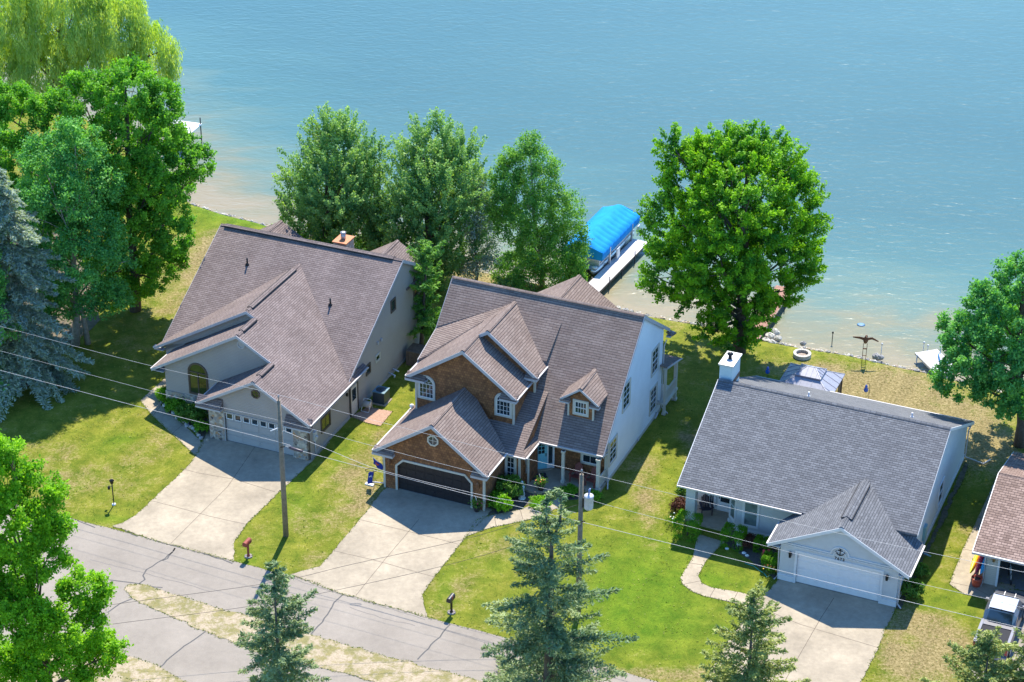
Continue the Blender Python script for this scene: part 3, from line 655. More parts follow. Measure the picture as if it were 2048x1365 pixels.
m = MB(); fr.rect(m, -.04, .88, 0, .36, 0, .04); fr.rect(m, 6.06, W+.04, 0, .36, 0, .04); fr.rect(m, -.05, .88, .36, .40, 0, .06); fr.rect(m, 6.06, W+.05, .36, .40, 0, .06)
wall(m, [(0, 0), (17.44, 0), (17.44, .32), (0, .32)], 'x', W, .04)
m.prism([(-3.8, 3.71, 0), (0, 3.71, 0), (0, 3.75, 0), (-3.8, 3.75, 0)], (0, 0, .3)); m.bar((-3.82, 3.72, .15), (-4.53, 4.48, .15), 0.04, .3)
m.build_each('base_board', TRIMW, H3)
m = MB()
def arch_band(z, r, t, d):
    cx = 3.47
    fr.rect(m, 0.02, cx-r, z, z+t, 0, d); fr.rect(m, cx+r, W-.02, z, z+t, 0, d)
    N = 12
    for i in range(N):
        a0, a1 = math.pi*i/N, math.pi*(i+1)/N
        P = [(cx+(r+k)*math.cos(a), z+(r+k)*math.sin(a)) for k, a in ((-t*.0, a0), (-t*.0, a1), (t, a1), (t, a0))]
        m.prism([fr.p(x_, z_, 0) for x_, z_ in P], fr.n*(d*0.99))
arch_band(2.62, 0.50, 0.06, 0.07); arch_band(2.50, 0.36, 0.04, 0.05)
m.build('gable_moulding', TRIMW, H3)
# anchor emblem and house number
IRON = plain('black_iron', (0.012, 0.010, 0.010), 0.5)
m = MB(); cx, az = 3.47, 2.56
fr.rect(m, cx-.025, cx+.025, az+.08, az+.46, .01, .05); fr.rect(m, cx-.14, cx+.14, az+.36, az+.40, .012, .048)
m.tube([fr.p(cx+.055*math.cos(t_), az+.51+.055*math.sin(t_), .03) for t_ in np.linspace(0, 2*math.pi, 13)], 0.018, 6)
m.tube([fr.p(cx+.22*math.cos(t_), az+.27+.20*math.sin(t_), .03) for t_ in np.linspace(math.pi*1.06, math.pi*1.94, 12)], 0.03, 6)
for sg in (-1, 1):
    m.prism([fr.p(cx+sg*.30, az+.22, .012), fr.p(cx+sg*.15, az+.17, .012), fr.p(cx+sg*.235, az+.34, .012)], fr.n*.035)
m.prism([fr.p(cx-.06, az+.10, .0125), fr.p(cx+.06, az+.10, .0125), fr.p(cx, az-.0, .0125)], fr.n*.034)
m.build('anchor_emblem', IRON, H3)
text_obj('7673', 0.25, IRON, H3, (3.47, -0.012, 2.28), (math.pi/2, 0, 0), 'house_number')
sconce(H3, fr, .62, 1.9); sconce(H3, fr, 6.28, 1.9)
BLIND = glassy('window_with_blinds', (.10, .13, .12)); window(H3, (-3.45, 3.75, .52), XR, YF, 1.05, 1.95, TRIMW, TRIMW, .1, 1, 1, BLIND)
dd = (V3(-3.8, 3.75, 0)-V3(-4.5, 4.5, 0)); window(H3, V3(-4.5, 4.5, .55)+dd*0.12, dd, (-.73, -.68, 0), .78, 1.9, TRIMW, TRIMW, .08, 1, 1, BLIND)
window(H3, (-6.12, 5.4, .35), XR, YF, .5, 1.9, TRIMW, TRIMW, .09, 2, 3, mid=False)
window(H3, (W, 9.75, .8), (0, 1, 0), XR, 1.3, 1.62, TRIMW, TRIMW, .09, 1, 1)
m = MB(); f2 = Frame((-5.5, 5.4, 0.1), XR, YF); f2.rect(m, 0, .95, 0, 2.05, -.02, .03); f2.rect(m, .15, .8, .12, .5, .03, .045); dr = m.build('front_door', DOORW, H3)
m = MB(); f2.rect(m, .18, .77, .65, 1.9, .03, .045); m.build('door_glass', GLASS, dr)
m = MB(); f2.rect(m, .08, .12, .85, 1.1, .03, .09); m.build('handle', BRASS, dr)
m = MB(); m.prism([(-7.0, 3.45, 0), (-4.3, 3.35, 0), (-3.85, 3.7, 0), (-4.5, 4.5, 0), (-4.5, 5.4, 0), (-7.0, 5.4, 0)], (0, 0, .1)); m.build('porch_floor', CONC, H3)
m = MB(); m.box(-7.22, -6.42, 9.86, 11.5, 5.4, 7.5); ch = m.build('chimney', plain('chimney_paint', (0.50, 0.60, 0.62), 0.7, var=.05), H3)
m = MB(); m.box(-7.30, -6.34, 9.78, 11.58, 7.5, 7.6); m.build('chimney_cap', plain('cap_metal', (0.55, 0.55, 0.56), 0.4, 0.3, spec=.6), ch)
m = MB(); m.lathe((-6.85, 10.7, 7.6), [(.13, 0), (.12, .04), (.10, .28), (.2, .3), (.2, .36), (.03, .44)], 14); m.build('flue', BRASS, ch)
m = MB(); m.box(-7.24, -6.40, 9.84, 11.52, 6.1, 6.42); m.build('flashing', BRONZE, ch)
gable_vents(H3, [(-1.75, 10.7), (4.5, 11.4)], [back(10.7), back(11.4)], mat=TRIMW, h=.32, r=.05)
downspout(H3, [(7.5, 0, 2.4), (7.05, .1, 2.1), (6.99, .1, .2), (7.25, -.1, .08)])
downspout(H3, [(-.7, -.1, 2.4), (-.12, .1, 2.05), (-.06, .1, .2), (-.2, -.2, .06)])
downspout(H3, [(7.1, 17.9, 2.4), (7.0, 17.45, 2.1), (6.99, 17.46, .15), (8.2, 17.2, .08), (8.5, 17.9, .07)])
m = MB(); m.box(W, W+.16, 6.0, 6.5, .8, 1.75); m.box(W, W+.22, 5.4, 5.8, .3, .6); m.tube([(W+.1, 6.25, .8), (W+.1, 6.25, 0)], .03, 6); m.tube([(W+.2, 5.5, .35), (W+.75, 5.4, .3)], .05, 8)
m.build('utility_meter', plain('meter_teal', (0.18, 0.32, 0.34), .5), H3)

# ============================================================ CEDAR HOUSE (middle)
H2 = empty('cedar_house', (-7.813, 110.754, 0), -0.402, 'brown cedar shingled house with stacked front gables, front porch and one small dormer', 'house')
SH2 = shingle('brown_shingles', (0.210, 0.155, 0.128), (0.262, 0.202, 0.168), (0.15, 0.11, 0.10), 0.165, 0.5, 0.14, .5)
CED = shakes('cedar_shakes', [(0.165, 0.064, 0.024), (0.290, 0.122, 0.044), (0.060, 0.028, 0.014)], .17, .17)
WSID = siding('white_siding', (0.70, 0.72, 0.73), 0.11, 0.80)
W = 6.74; gs = 0.68; mn = lambda y: 2.655+(y-4.835)*0.962
m = MB()
ch_ = .42; x0, x1, hd = .92, 5.86, 2.2
wall(m, [(0, 0), (x0, 0), (x0, hd-ch_), (x0+ch_, hd), (x1-ch_, hd), (x1, hd-ch_), (x1, 0), (W, 0), (W, 2.75), (3.37, 5.22), (0, 2.9)], 'y', 0, .2)
wall(m, [(.2, 0), (5.5, 0), (5.5, 2.7), (.2, 2.7)], 'x', 0, .2); wall(m, [(.2, 0), (3.0, 0), (3.0, 2.6), (.2, 2.6)], 'x', W-.2, .2)
# upper gable front and its side walls
wall(m, [(0, 2.7), (6.69, 2.7), (6.69, 5.5), (3.34, 7.95), (0, 5.7)], 'y', 4.63, .2)
wall(m, [(4.83, 2.7), (9.5, 2.7), (9.5, 6.4), (6.0, 5.6), (4.83, 5.5)], 'x', 0.0, .2); wall(m, [(4.83, 3.2), (8.6, 3.2), (8.6, 5.45), (4.83, 5.45)], 'x', 6.49, .2)
wall(m, [(6.69, 4.0), (7.14, 4.0), (7.14, 5.95), (4.02, 8.34), (3.3, 7.9), (3.3, 6.5), (6.69, 5.3)], 'y', 6.9, .2); wall(m, [(7.1, 4.2), (8.5, 4.6), (8.5, 5.95), (7.1, 5.9)], 'x', 6.96, .18)
# entry bump, porch walls
wall(m, [(W, 0), (7.78, 0), (7.78, 2.6), (W, 2.6)], 'y', 3.0, .2); wall(m, [(3.2, 0), (3.8, 0), (3.8, 2.6), (3.2, 2.6)], 'x', 7.58, .2)
wall(m, [(7.78, 0), (8.12, 0), (8.12, 2.6), (7.78, 2.6)], 'y', 3.6, .2); wall(m, [(3.8, 0), (5.1, 0), (5.1, 2.6), (3.8, 2.6)], 'x', 7.92, .2)
wall(m, [(8.9, 0), (12.4, 0), (12.4, 3.4), (8.9, 3.4)], 'y', 6.1, .2); m.prism([(7.6, 5.1, 0), (8.95, 6.15, 0), (8.85, 6.3, 0), (7.5, 5.25, 0)], (0, 0, 3.0))
wall(m, [(3.25, 2.82), (7.4, 4.85), (7.4, 4.9), (4.9, 2.9), (3.3, 2.7)], 'x', 7.88, .06)
# dormer
wall(m, [(9.6, 3.9), (11.28, 3.9), (11.28, 5.3), (10.44, 5.95), (9.6, 5.3)], 'y', 6.3, .15); wall(m, [(6.45, 4.0), (7.6, 5.2), (6.45, 5.25)], 'x', 9.6, .15); wall(m, [(6.45, 4.0), (7.6, 5.2), (6.45, 5.25)], 'x', 11.13, .15)
m.build('cedar_wall', CED, H2)
m = MB()
wall(m, [(5.95, 0), (15.7, 0), (15.7, 6.2), (11.54, 8.9), (5.95, 3.5)], 'x', 12.25, .18); wall(m, [(-.0, 0), (12.25, 0), (12.25, 6.1), (0, 6.1)], 'y', 15.5, .2)
wall(m, [(5.5, 0), (15.5, 0), (15.5, 6.1), (11.54, 8.9), (9.0, 6.5), (5.5, 5.0)], 'x', 0.02, .2)
wl_ = m.build('side_wall', WSID, H2); wl_['label'] = 'white lap siding'
m = MB()
# garage roof
gl = lambda x: 5.41-(3.37-x)*gs; gR = 0.742
m.slab([(-.6, -.25, 2.70), (3.37, -.25, 5.41), (3.37, 4.75, 5.41), (-.6, 5.6, 2.70)], .14)
m.slab([(3.37, -.25, 5.41), (7.02, -.25, 2.70), (7.02, 2.8, 2.70), (3.37, 5.2, 5.41)], .14)
# entry roof
ms = .52; md = lambda y: 2.6+(y-2.75)*ms
m.slab([(6.9, 2.75, 2.6), (8.28, 2.75, 2.6), (7.95, 3.15, md(3.15)), (7.95, 7.6, md(7.6)), (3.6, 7.6, md(7.6)), (3.6, 4.7, md(4.7)), (5.2, 4.2, md(4.2))], .12)
m.slab([(8.28, 2.75, 2.6), (8.28, 4.95, 2.6), (7.93, 4.95, 2.86), (7.95, 3.15, md(3.15))], .1)
# main front slope right of the gables and over them
m.slab([(7.9, 4.835, 2.655), (12.53, 4.835, 2.655), (12.53, 11.54, 9.106), (-.58, 11.54, 9.106), (-.58, 8.8, mn(8.8)), (4.0, 8.2, mn(8.2)), (6.8, 7.3, mn(7.3)), (7.9, 6.9, mn(6.9))], .15)
# flared left part and raised right part above the big gable
m.slab([(-.58, 8.9, mn(8.9)+.02), (4.02, 10.9, mn(10.9)+.02), (2.5, 8.6, 6.9), (-.58, 6.2, 5.72)], .14)
m.slab([(-.58, 9.0, mn(9.0)+.03), (3.4, 10.6, mn(10.6)+.03), (-.58, 10.6, mn(10.6)+.01)], .1)
m.slab([(3.9, 10.6, 8.19+.06), (7.45, 10.4, 8.01+.05), (7.28, 8.35, 6.27), (4.5, 8.35, 6.27)], .22)
m.slab([(-.58, 11.54, 9.106), (12.53, 11.54, 9.106), (12.53, 16.62, 5.68), (-.58, 16.62, 5.68)], .15)
# first upper gable: left slope shared with the second, right slope up to its wall
m.slab([(-.53, 4.38, 5.54), (3.34, 4.38, 8.16), (3.34, 6.65, 8.16), (4.02, 6.65, 8.54), (4.02, 10.95, 8.54), (-.53, 6.55, 5.54)] if False else [(-.53, 4.38, 5.54), (3.34, 4.38, 8.16), (3.34, 9.6, 8.16), (-.53, 6.6, 5.54)], .14)
m.slab([(2.6, 6.65, 7.66), (4.02, 6.65, 8.56), (4.02, 10.98, 8.56), (2.6, 9.6, 7.66)], .12)
m.slab([(3.34, 4.38, 8.16), (6.94, 4.38, 5.54), (6.94, 7.0, 5.54), (3.34, 7.0, 8.16)], .14)
m.slab([(4.02, 6.65, 8.56), (7.36, 6.65, 5.99), (7.36, 8.42, 5.99), (4.02, 10.98, 8.56)], .14)
# dormer roof
m.slab([(9.13, 6.1, 5.28), (10.44, 6.1, 6.22), (10.44, 8.66, 6.30), (9.13, 7.62, 5.30)], .1); m.slab([(10.44, 6.1, 6.22), (11.7, 6.1, 5.28), (11.7, 7.66, 5.32), (10.44, 8.66, 6.30)], .1)
# lake side gable and rear porch roof
m.slab([(5.95, 12.5, 7.97), (5.95, 17.2, 7.92), (2.9, 17.2, 5.95), (2.9, 12.5, 5.95)], .12); m.slab([(5.95, 12.5, 7.97), (5.95, 17.2, 7.92), (8.9, 17.2, 5.95), (8.9, 12.5, 5.95)], .12)
m.slab([(9.0, 15.7, 3.62), (12.95, 15.2, 3.62), (13.0, 17.9, 2.95), (9.0, 17.9, 2.95)], .12)
m.slab([(12.4, 16.3, 5.55), (12.85, 16.3, 5.4), (12.85, 17.1, 5.2), (12.4, 17.1, 5.3)], .1)
# boxed eave returns
def eave_return(m, xa, xb, y0, y1, z, h):
    m.prism([(xa, y0, z), (xb, y0, z), (xb, y1, z), (xa, y1, z)], (0, 0, .12)); z += .12
    m.face([(xa, y0, z), (xb, y0, z), (xb, y1, z+h), (xa, y1, z+h)]); m.face([(xb, y0, z), (xb, y1, z), (xb, y1, z+h)]); m.face([(xa, y0, z), (xa, y1, z+h), (xa, y1, z)])
for xa, xb, y0, z in ((-.62, .75, -.35, 2.5), (6.0, 7.04, -.35, 2.5), (-.55, .75, 4.28, 5.34), (5.85, 6.96, 4.28, 5.34), (6.55, 7.38, 6.55, 5.8)): eave_return(m, xa, xb, y0, y0+.42, z, .28)
for xa, xb in ((9.12, 9.75), (11.1, 11.71)): eave_return(m, xa, xb, 6.02, 6.32, 5.1, .14)
for a_, b_ in (((3.37, -.25, 5.41), (3.37, 4.6, 5.41)), ((3.34, 4.38, 8.16), (3.34, 6.9, 8.16)), ((4.02, 6.65, 8.56), (4.02, 10.9, 8.56)), ((-.58, 11.54, 9.11), (12.53, 11.54, 9.11)), ((10.44, 6.1, 6.22), (10.44, 8.6, 6.3)), ((5.95, 12.6, 7.97), (5.95, 17.2, 7.92))): ridge_cap(m, a_, b_)
m.build('roof', SH2, H2)
m = MB()
for a_, b_ in (((-.6, -.25, 2.69), (3.37, -.25, 5.40)), ((3.37, -.25, 5.40), (7.02, -.25, 2.69)), ((-.53, 4.38, 5.53), (3.34, 4.38, 8.15)), ((3.34, 4.38, 8.15), (6.94, 4.38, 5.53)),
               ((3.2, 6.65, 8.03), (4.02, 6.65, 8.55)), ((4.02, 6.65, 8.55), (7.36, 6.65, 5.98)), ((9.13, 6.1, 5.27), (10.44, 6.1, 6.21)), ((10.44, 6.1, 6.21), (11.7, 6.1, 5.27))): trimline(m, a_, b_, YF, .24 if a_[0] < 9 else .15, .05)
trimline(m, (12.53, 4.835, 2.645), (12.53, 11.54, 9.096), XR, .2); trimline(m, (12.53, 11.54, 9.096), (12.53, 16.62, 5.67), XR, .26)
trimline(m, (-.58, 11.54, 9.096), (-.58, 16.62, 5.67), XL, .2); trimline(m, (-.58, 6.2, 5.71), (-.58, 8.9, mn(8.9)), XL, .2); trimline(m, (-.58, 8.9, mn(8.9)), (-.58, 11.54, 9.09), XL, .2)
for xa, xb, y0, z in ((-.64, .77, -.37, 2.42), (5.98, 7.06, -.37, 2.42), (-.57, .77, 4.26, 5.26), (5.83, 6.98, 4.26, 5.26), (6.53, 7.40, 6.53, 5.72)): m.box(xa, xb, y0, y0+.43, z, z+.14)
for xa, xb in ((9.1, 9.76), (11.09, 11.73)): m.box(xa, xb, 6.0, 6.3, 5.02, 5.12)
m.box(7.95, 12.45, 4.9, 6.1, 2.42, 2.46); m.box(12.45, 12.75, 16.2, 17.0, 5.2, 5.3)
m.build_each('fascia', TRIMG, H2)
m = MB(); gutter(m, (7.02, -.25, 2.68), (7.02, 2.75, 2.68), XR); gutter(m, (6.95, 2.75, 2.58), (8.28, 2.75, 2.58), YF); gutter(m, (8.28, 2.75, 2.58), (8.28, 4.83, 2.58), XR); gutter(m, (8.3, 4.835, 2.64), (12.53, 4.835, 2.64), YF)
gutter(m, (-.6, -.25, 2.68), (-.6, 5.4, 2.68), XL); gutter(m, (6.94, 4.38, 5.52), (6.94, 6.9, 5.52), XR); gutter(m, (7.36, 6.65, 5.97), (7.36, 8.4, 5.97), XR); gutter(m, (-.53, 4.38, 5.52), (-.53, 6.5, 5.52), XL)
gutter(m, (12.95, 15.2, 3.58), (13.0, 17.9, 2.93), XR, .1, .1)
m.build_each('gutter', GUTW, H2)
m = MB()
m.box(-.03, .09, -.03, .12, 0, 2.5); m.box(W-.09, W+.03, -.03, .12, 0, 2.5); m.box(-.03, .09, 4.6, 4.7, 2.9, 5.3); m.box(6.6, 6.72, 4.6, 4.72, 3.45, 5.3); m.box(7.04, 7.17, 6.87, 7.0, 4.6, 5.8)
m.box(7.7, 7.81, 2.97, 3.1, 0, 2.45); m.box(8.05, 8.15, 3.57, 3.68, 0, 2.5); m.box(9.57, 9.68, 6.27, 6.37, 3.95, 5.15); m.box(11.2, 11.31, 6.27, 6.37, 3.95, 5.15); m.box(12.23, 12.45, 5.93, 6.06, 0, 2.9)
m.box(12.40, 12.47, 5.9, 15.7, 0, .22)
m.build_each('corner_trim', TRIMT, H2)
BLK = plain('dark_door', (0.020, 0.016, 0.018), 0.45, var=.1)
garage_door(H2, x0, x1-x0, hd, .14, BLK, 4, 8)
m = MB(); fr = Frame((0, 0, 0), XR, YF); t_ = .13
out = [(x0-t_, 0), (x0-t_, hd-ch_+.04), (x0+ch_-.04, hd+t_), (x1-ch_+.04, hd+t_), (x1+t_, hd-ch_+.04), (x1+t_, 0)]; inn = [(x0, 0), (x0, hd-ch_), (x0+ch_, hd), (x1-ch_, hd), (x1, hd-ch_), (x1, 0)]
for i in range(5): m.prism([fr.p(*out[i]), fr.p(*out[i+1]), fr.p(*inn[i+1]), fr.p(*inn[i])], fr.n*.06)
m.build_each('door_surround', TRIMT, H2)
oct_window(H2, (3.36, 0, 4.18), XR, YF, .40, TRIMT)
arch_window(H2, (.14, 4.63, 3.98), XR, YF, 1.22, 1.72, TRIMT, TRIMW); arch_window(H2, (5.4, 4.63, 3.98), XR, YF, 1.18, 1.68, TRIMT, TRIMW)
window(H2, (9.92, 6.3, 4.22), XR, YF, 1.05, 1.08, TRIMT, TRIMW, .13, 4, 1)
window(H2, (6.80, 3.0, .62), XR, YF, .78, 1.8, TRIMT, TRIMW, .13, 2, 2)
window(H2, (10.6, 6.1, .95), XR, YF, 1.25, 1.35, TRIMT, TRIMW, .12, 2, 1)
for yy, zz, hh in ((13.5, 3.55, 1.95), (8.25, 3.75, 1.93), (13.47, .70, 1.93), (6.12, 1.05, 1.75)): window(H2, (12.43, yy, zz), (0, 1, 0), XR, 1.36, hh, TRIMT, TRIMW, .12, 2, 2)
dv = (V3(8.95, 6.15, 0)-V3(7.6, 5.1, 0)).normalized(); nv = V3(dv.y, -dv.x, 0)
m = MB(); f2 = Frame(V3(7.62, 5.1, .2)+dv*.12, dv, nv); f2.rect(m, 0, .95, 0, 2.1, -.02, .05); f2.rect(m, .12, .42, .15, .8, .05, .065); f2.rect(m, .52, .82, .15, .8, .05, .065)
dr = m.build('front_door', plain('turquoise_door', (0.20, 0.50, 0.58), .5, var=.05), H2)
m = MB()
for i in range(3):
    for j in range(3): f2.rect(m, .16+i*.22, .34+i*.22, 1.15+j*.28, 1.38+j*.28, .05, .065)
m.build('door_glass', GLASS, dr); m = MB(); f2.rect(m, .85, .89, .95, 1.15, .05, .1); m.build('handle', BRASS, dr)
m = MB(); f2.rect(m, -.12, 0, 0, 2.25, 0, .07); f2.rect(m, .95, 1.03, 0, 2.25, 0, .07); f2.rect(m, 1.3, 1.42, 0, 2.25, 0, .07); f2.rect(m, -.12, 1.42, 2.1, 2.24, .001, .075); f2.rect(m, 1.03, 1.3, 0, .35, 0, .06); m.build('door_frame', TRIMW, H2)
m = MB(); f2.rect(m, 1.03, 1.3, .35, 2.1, 0, .03); sl_ = m.build('sidelight', GLASS, H2)
m = MB(); m.prism([(7.8, 3.05, 0), (8.6, 2.95, 0), (9.05, 3.05, 0), (9.45, 3.45, 0), (9.7, 4.05, 0), (10.1, 4.42, 0), (12.45, 4.42, 0), (12.45, 6.1, 0), (8.9, 6.1, 0), (7.8, 5.1, 0)], (0, 0, .14))
m.prism([V3(7.75, 4.95, .14)+dv*.1, V3(7.75, 4.95, .14)+dv*1.4, V3(7.75, 4.95, .14)+dv*1.4-nv*.5, V3(7.75, 4.95, .14)+dv*.1-nv*.5], (0, 0, .1)); m.build('porch_floor', CONC, H2)
m = MB(); turned_post(m, 9.97, 4.72, .14, 2.44, .17); m.build('porch_column', TRIMT, H2); m = MB(); turned_post(m, 12.3, 4.68, .14, 2.44, .2); m.build('porch_column', TRIMT, H2)
m = MB(); m.box(12.28, 12.36, 4.8, 5.95, .95, 1.02); m.box(12.28, 12.36, 4.8, 5.95, .25, .31)
for i in range(8): m.box(12.3, 12.34, 4.86+i*.14, 4.9+i*.14, .31, .95)
m.build('porch_railing', TRIMT, H2)
m = MB(); m.box(10.45, 11.35, 5.98, 6.0, 1.95, 2.42)
for i in range(7): m.box(10.44, 11.36, 5.965, 5.98, 1.97+i*.065, 1.99+i*.065)
m.build('rolled_shade', plain('bamboo', (0.42, 0.30, 0.15), .8, var=.3, scale=20), H2)
m = MB(); m.box(12.5, 13.0, 15.1, 17.5, .75, .9); m.box(9.0, 12.5, 15.7, 17.5, .75, .9); turned_post(m, 12.85, 17.35, 0, 3.0, .2); turned_post(m, 12.85, 15.25, 0, 3.5, .16)
m.build('rear_porch', TRIMT, H2)
m = MB(); m.box(12.88, 12.96, 15.3, 17.3, 1.75, 1.82); m.box(12.88, 12.96, 15.3, 17.3, 1.0, 1.06)
for i in range(12): m.box(12.9, 12.94, 15.4+i*.16, 15.43+i*.16, 1.06, 1.75)
m.build('rear_railing', TRIMT, H2)
downspout(H2, [(12.6, 15.9, 5.2), (12.5, 15.75, 4.8), (12.49, 15.74, .25), (13.1, 15.3, .1)]); downspout(H2, [(7.0, 2.8, 2.5), (6.86, 2.94, 2.2), (6.84, 2.94, .15), (7.0, 2.6, .06)])
downspout(H2, [(12.55, 4.85, 2.6), (12.45, 5.85, 2.2), (12.5, 5.9, .2), (12.75, 5.2, .08)])
downspout(H2, [(-.6, 0.0, 2.5), (-.1, .1, 2.1), (-.08, .1, .2), (-.9, .1, .08)])
m = MB(); m.tube([(12.47, 14.7, .35), (12.62, 14.7, .35), (12.62, 14.2, .2)], .05, 8); m.box(12.43, 12.55, 14.85, 15.05, .9, 1.1); m.tube([(12.44, 11.3, .18), (12.56, 11.3, .18)], .08, 8); m.build('wall_outlet', TRIMG, H2)
m = MB(); m.lathe((-.55, 5.15, 2.75), [(.02, 0), (.10, .04), (.15, .14), (.12, .24), (.02, .3)], 14); m.build('roof_ball', plain('white_plastic', (.75, .75, .74), .4), H2)
m = MB()
for k in range(7): a_ = math.pi*(.15+k*.12); m.bar((7.98, 3.57, 1.15+.12*k), (7.98+.13*math.cos(a_), 3.56, 1.2+.12*k+.06), .02)
m.bar((7.98, 3.57, .95), (8.0, 3.57, 1.95), .035); m.build('wall_ornament', plain('silver_metal', (.42, .45, .47), .4, .5), H2)
sconce(H2, fr, .42, 1.95, plain('copper_lamp', (.2, .1, .06), .5)); sconce(H2, fr, 6.35, 1.75, MATS['copper_lamp'])

# ============================================================ TAUPE HOUSE (left)
H1 = empty('stone_fronted_house', (-19.264, 116.415, 0), -0.394, 'grey taupe sided house with stone pillars beside the garage and a long sloping brown roof', 'house')
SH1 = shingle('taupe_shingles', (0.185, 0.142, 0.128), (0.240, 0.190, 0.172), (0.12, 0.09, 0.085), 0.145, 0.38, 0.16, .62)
SID1 = siding('taupe_siding', (0.350, 0.300, 0.265), 0.11, 0.66); STONE = stonework('field_stone')
W = 7.07; k = .58; B1 = lambda x: 5.14-(x-3.53)*k; mn1 = lambda y: 2.96+(y-5.37)*.59
m = MB()
wall(m, [(1.0, 2.15), (1.1, 2.15), (1.1, 2.2), (5.98, 2.2), (5.98, 2.15), (6.1, 2.15), (W-.02, 2.4), (W-.02, 2.9), (3.53, 4.95), (.02, 2.9), (.02, 2.4), (1.0, 2.3)], 'y', .02, .2)
wall(m, [(.2, 0), (17.0, 0), (17.0, 6.0), (13.76, 7.75), (5.4, 2.85), (5.2, 2.8), (.2, 2.8)], 'x', W-.2, .2)
wall(m, [(.2, 0), (2.58, 0), (2.58, 2.8), (.2, 2.8)], 'x', .02, .2)
wall(m, [(-4.75, 1.1), (3.4, 1.1), (3.4, 5.05), (1.02, 6.42), (-4.75, 3.06)], 'y', 2.58, .2)
wall(m, [(2.78, 0), (5.1, 0), (5.1, 2.9), (2.78, 2.9)], 'x', -4.75, .2)
wall(m, [(-6.2, 2.5), (.9, 6.3), (.34, 6.75), (-6.2, 2.98)], 'y', 5.1, .2); wall(m, [(-6.2, 0), (-4.7, 0), (-4.7, 3.3), (-6.2, 2.9)], 'y', 5.1, .2)
wall(m, [(5.3, 0), (17, 0), (17, 6), (13.76, 7.75), (5.3, 2.8)], 'x', -6.25, .2); wall(m, [(-6.25, 0), (W-.2, 0), (W-.2, 6), (-6.25, 6)], 'y', 16.8, .2)
m.build('wall', SID1, H1)
m = MB(); m.box(-.03, 1.06, -.04, .5, 0, 2.32); m.build('stone_pillar', STONE, H1); m = MB(); m.box(6.02, 7.0, -.04, .5, 0, 2.32); m.build('stone_pillar', STONE, H1)
m = MB(); m.box(-4.78, .02, 2.50, 2.58, 0, 1.12); m.build('stone_base', STONE, H1)
m = MB(); wall(m, [(.2, 0), (17, 0), (17, .22), (.2, .22)], 'x', W, .03); m.build('foundation', FOUND, H1)
m = MB()
m.slab([(7.42, -.35, B1(7.42)), (3.53, -.35, 5.14), (3.53, 2.2, 5.14), (1.02, 2.2, B1(1.02)), (1.02, 4.75, B1(1.02)), (.34, 4.75, B1(.34)), (.34, 12.15, B1(.34)), (7.25, 5.3, B1(7.25)), (7.42, 5.3, B1(7.42))], .15)
m.slab([(7.42, 5.3, B1(7.42)), (7.25, 5.3, B1(7.25)), (7.1, 5.6, B1(7.1)+.12), (7.1, 7.8, B1(7.1)), (7.42, 7.8, B1(7.42)-.02)], .1)
m.prism([(7.09, 5.4, 2.9), (7.09, 7.7, 2.75), (7.09, 6.2, 3.5)], (.03, 0, 0)); m.face([(7.42, 5.3, 2.9), (7.42, 7.75, 2.7), (7.12, 6.2, 3.5)])
m.slab([(3.53, -.35, 5.14), (-.69, -.35, 2.69), (-.69, 2.5, 2.69), (3.53, 2.5, 5.14)], .14)
m.slab([(1.02, 2.2, 6.6), (-5.52, 2.2, 2.78), (-5.52, 5.0, 2.78), (1.02, 5.0, 6.6)], .14)
m.slab([(.34, 4.75, 6.97), (-6.86, 4.75, 2.79), (-6.6, 5.2, 2.95), (.34, 12.15, 6.97)], .14)
m.slab([(-6.55, 5.1, mn1(5.1)), (-6.0, 5.2, mn1(5.2)), (.3, 11.6, mn1(11.6)), (7.0, 5.3, mn1(5.3)), (7.25, 5.35, mn1(5.35)), (7.25, 13.76, 7.91), (-6.53, 13.76, 7.91)], .15)
m.slab([(-6.53, 13.76, 7.91), (7.25, 13.76, 7.91), (7.25, 17.75, 5.62), (-6.53, 17.75, 5.62)], .15)
for ax, az_, y1, hw in ((4.6, 6.75, 18.45, 2.55), (-4.35, 6.66, 18.2, 2.0)):
    m.slab([(ax, 14.5, az_+.1), (ax, y1, az_), (ax-hw, y1, az_-hw*.6), (ax-hw, 14.5, az_+.1-hw*.6)], .12); m.slab([(ax, 14.5, az_+.1), (ax, y1, az_), (ax+hw, y1, az_-hw*.6), (ax+hw, 14.5, az_+.1-hw*.6)], .12)
    ridge_cap(m, (ax, 14.8, az_+.1), (ax, y1, az_))
for xa, xb in ((-.72, 1.05), (5.6, 7.44)): eave_return(m, xa, xb, -.42, .02, 2.46, .55)
for a_, b_ in (((3.53, -.35, 5.14), (3.53, 2.0, 5.14)), ((1.02, 2.3, 6.6), (1.02, 4.6, 6.6)), ((.34, 4.9, 6.97), (.34, 12.0, 6.97)), ((-6.53, 13.76, 7.91), (7.25, 13.76, 7.91))): ridge_cap(m, a_, b_)
rf1 = m.build('roof', SH1, H1)
for a_, b_ in (((3.53, .5, 5.14), (3.53, 2.1, 5.14)), ((1.02, 2.9, 6.6), (1.02, 4.6, 6.6)), ((.34, 5.3, 6.97), (.34, 11.3, 6.97)), ((-6.2, 13.76, 7.91), (6.6, 13.76, 7.91))): ridge_vent(rf1, a_, b_, .16)
m = MB()
for a_, b_ in (((-.69, -.35, 2.68), (3.53, -.35, 5.13)), ((3.53, -.35, 5.13), (7.42, -.35, 2.87)), ((-5.52, 2.2, 2.77), (1.02, 2.2, 6.59)), ((1.02, 2.2, 6.59), (3.53, 2.2, 5.13)), ((-6.86, 4.75, 2.78), (.34, 4.75, 6.96)), ((.34, 4.75, 6.96), (1.02, 4.75, 6.58))): trimline(m, a_, b_, YF, .2, .04)
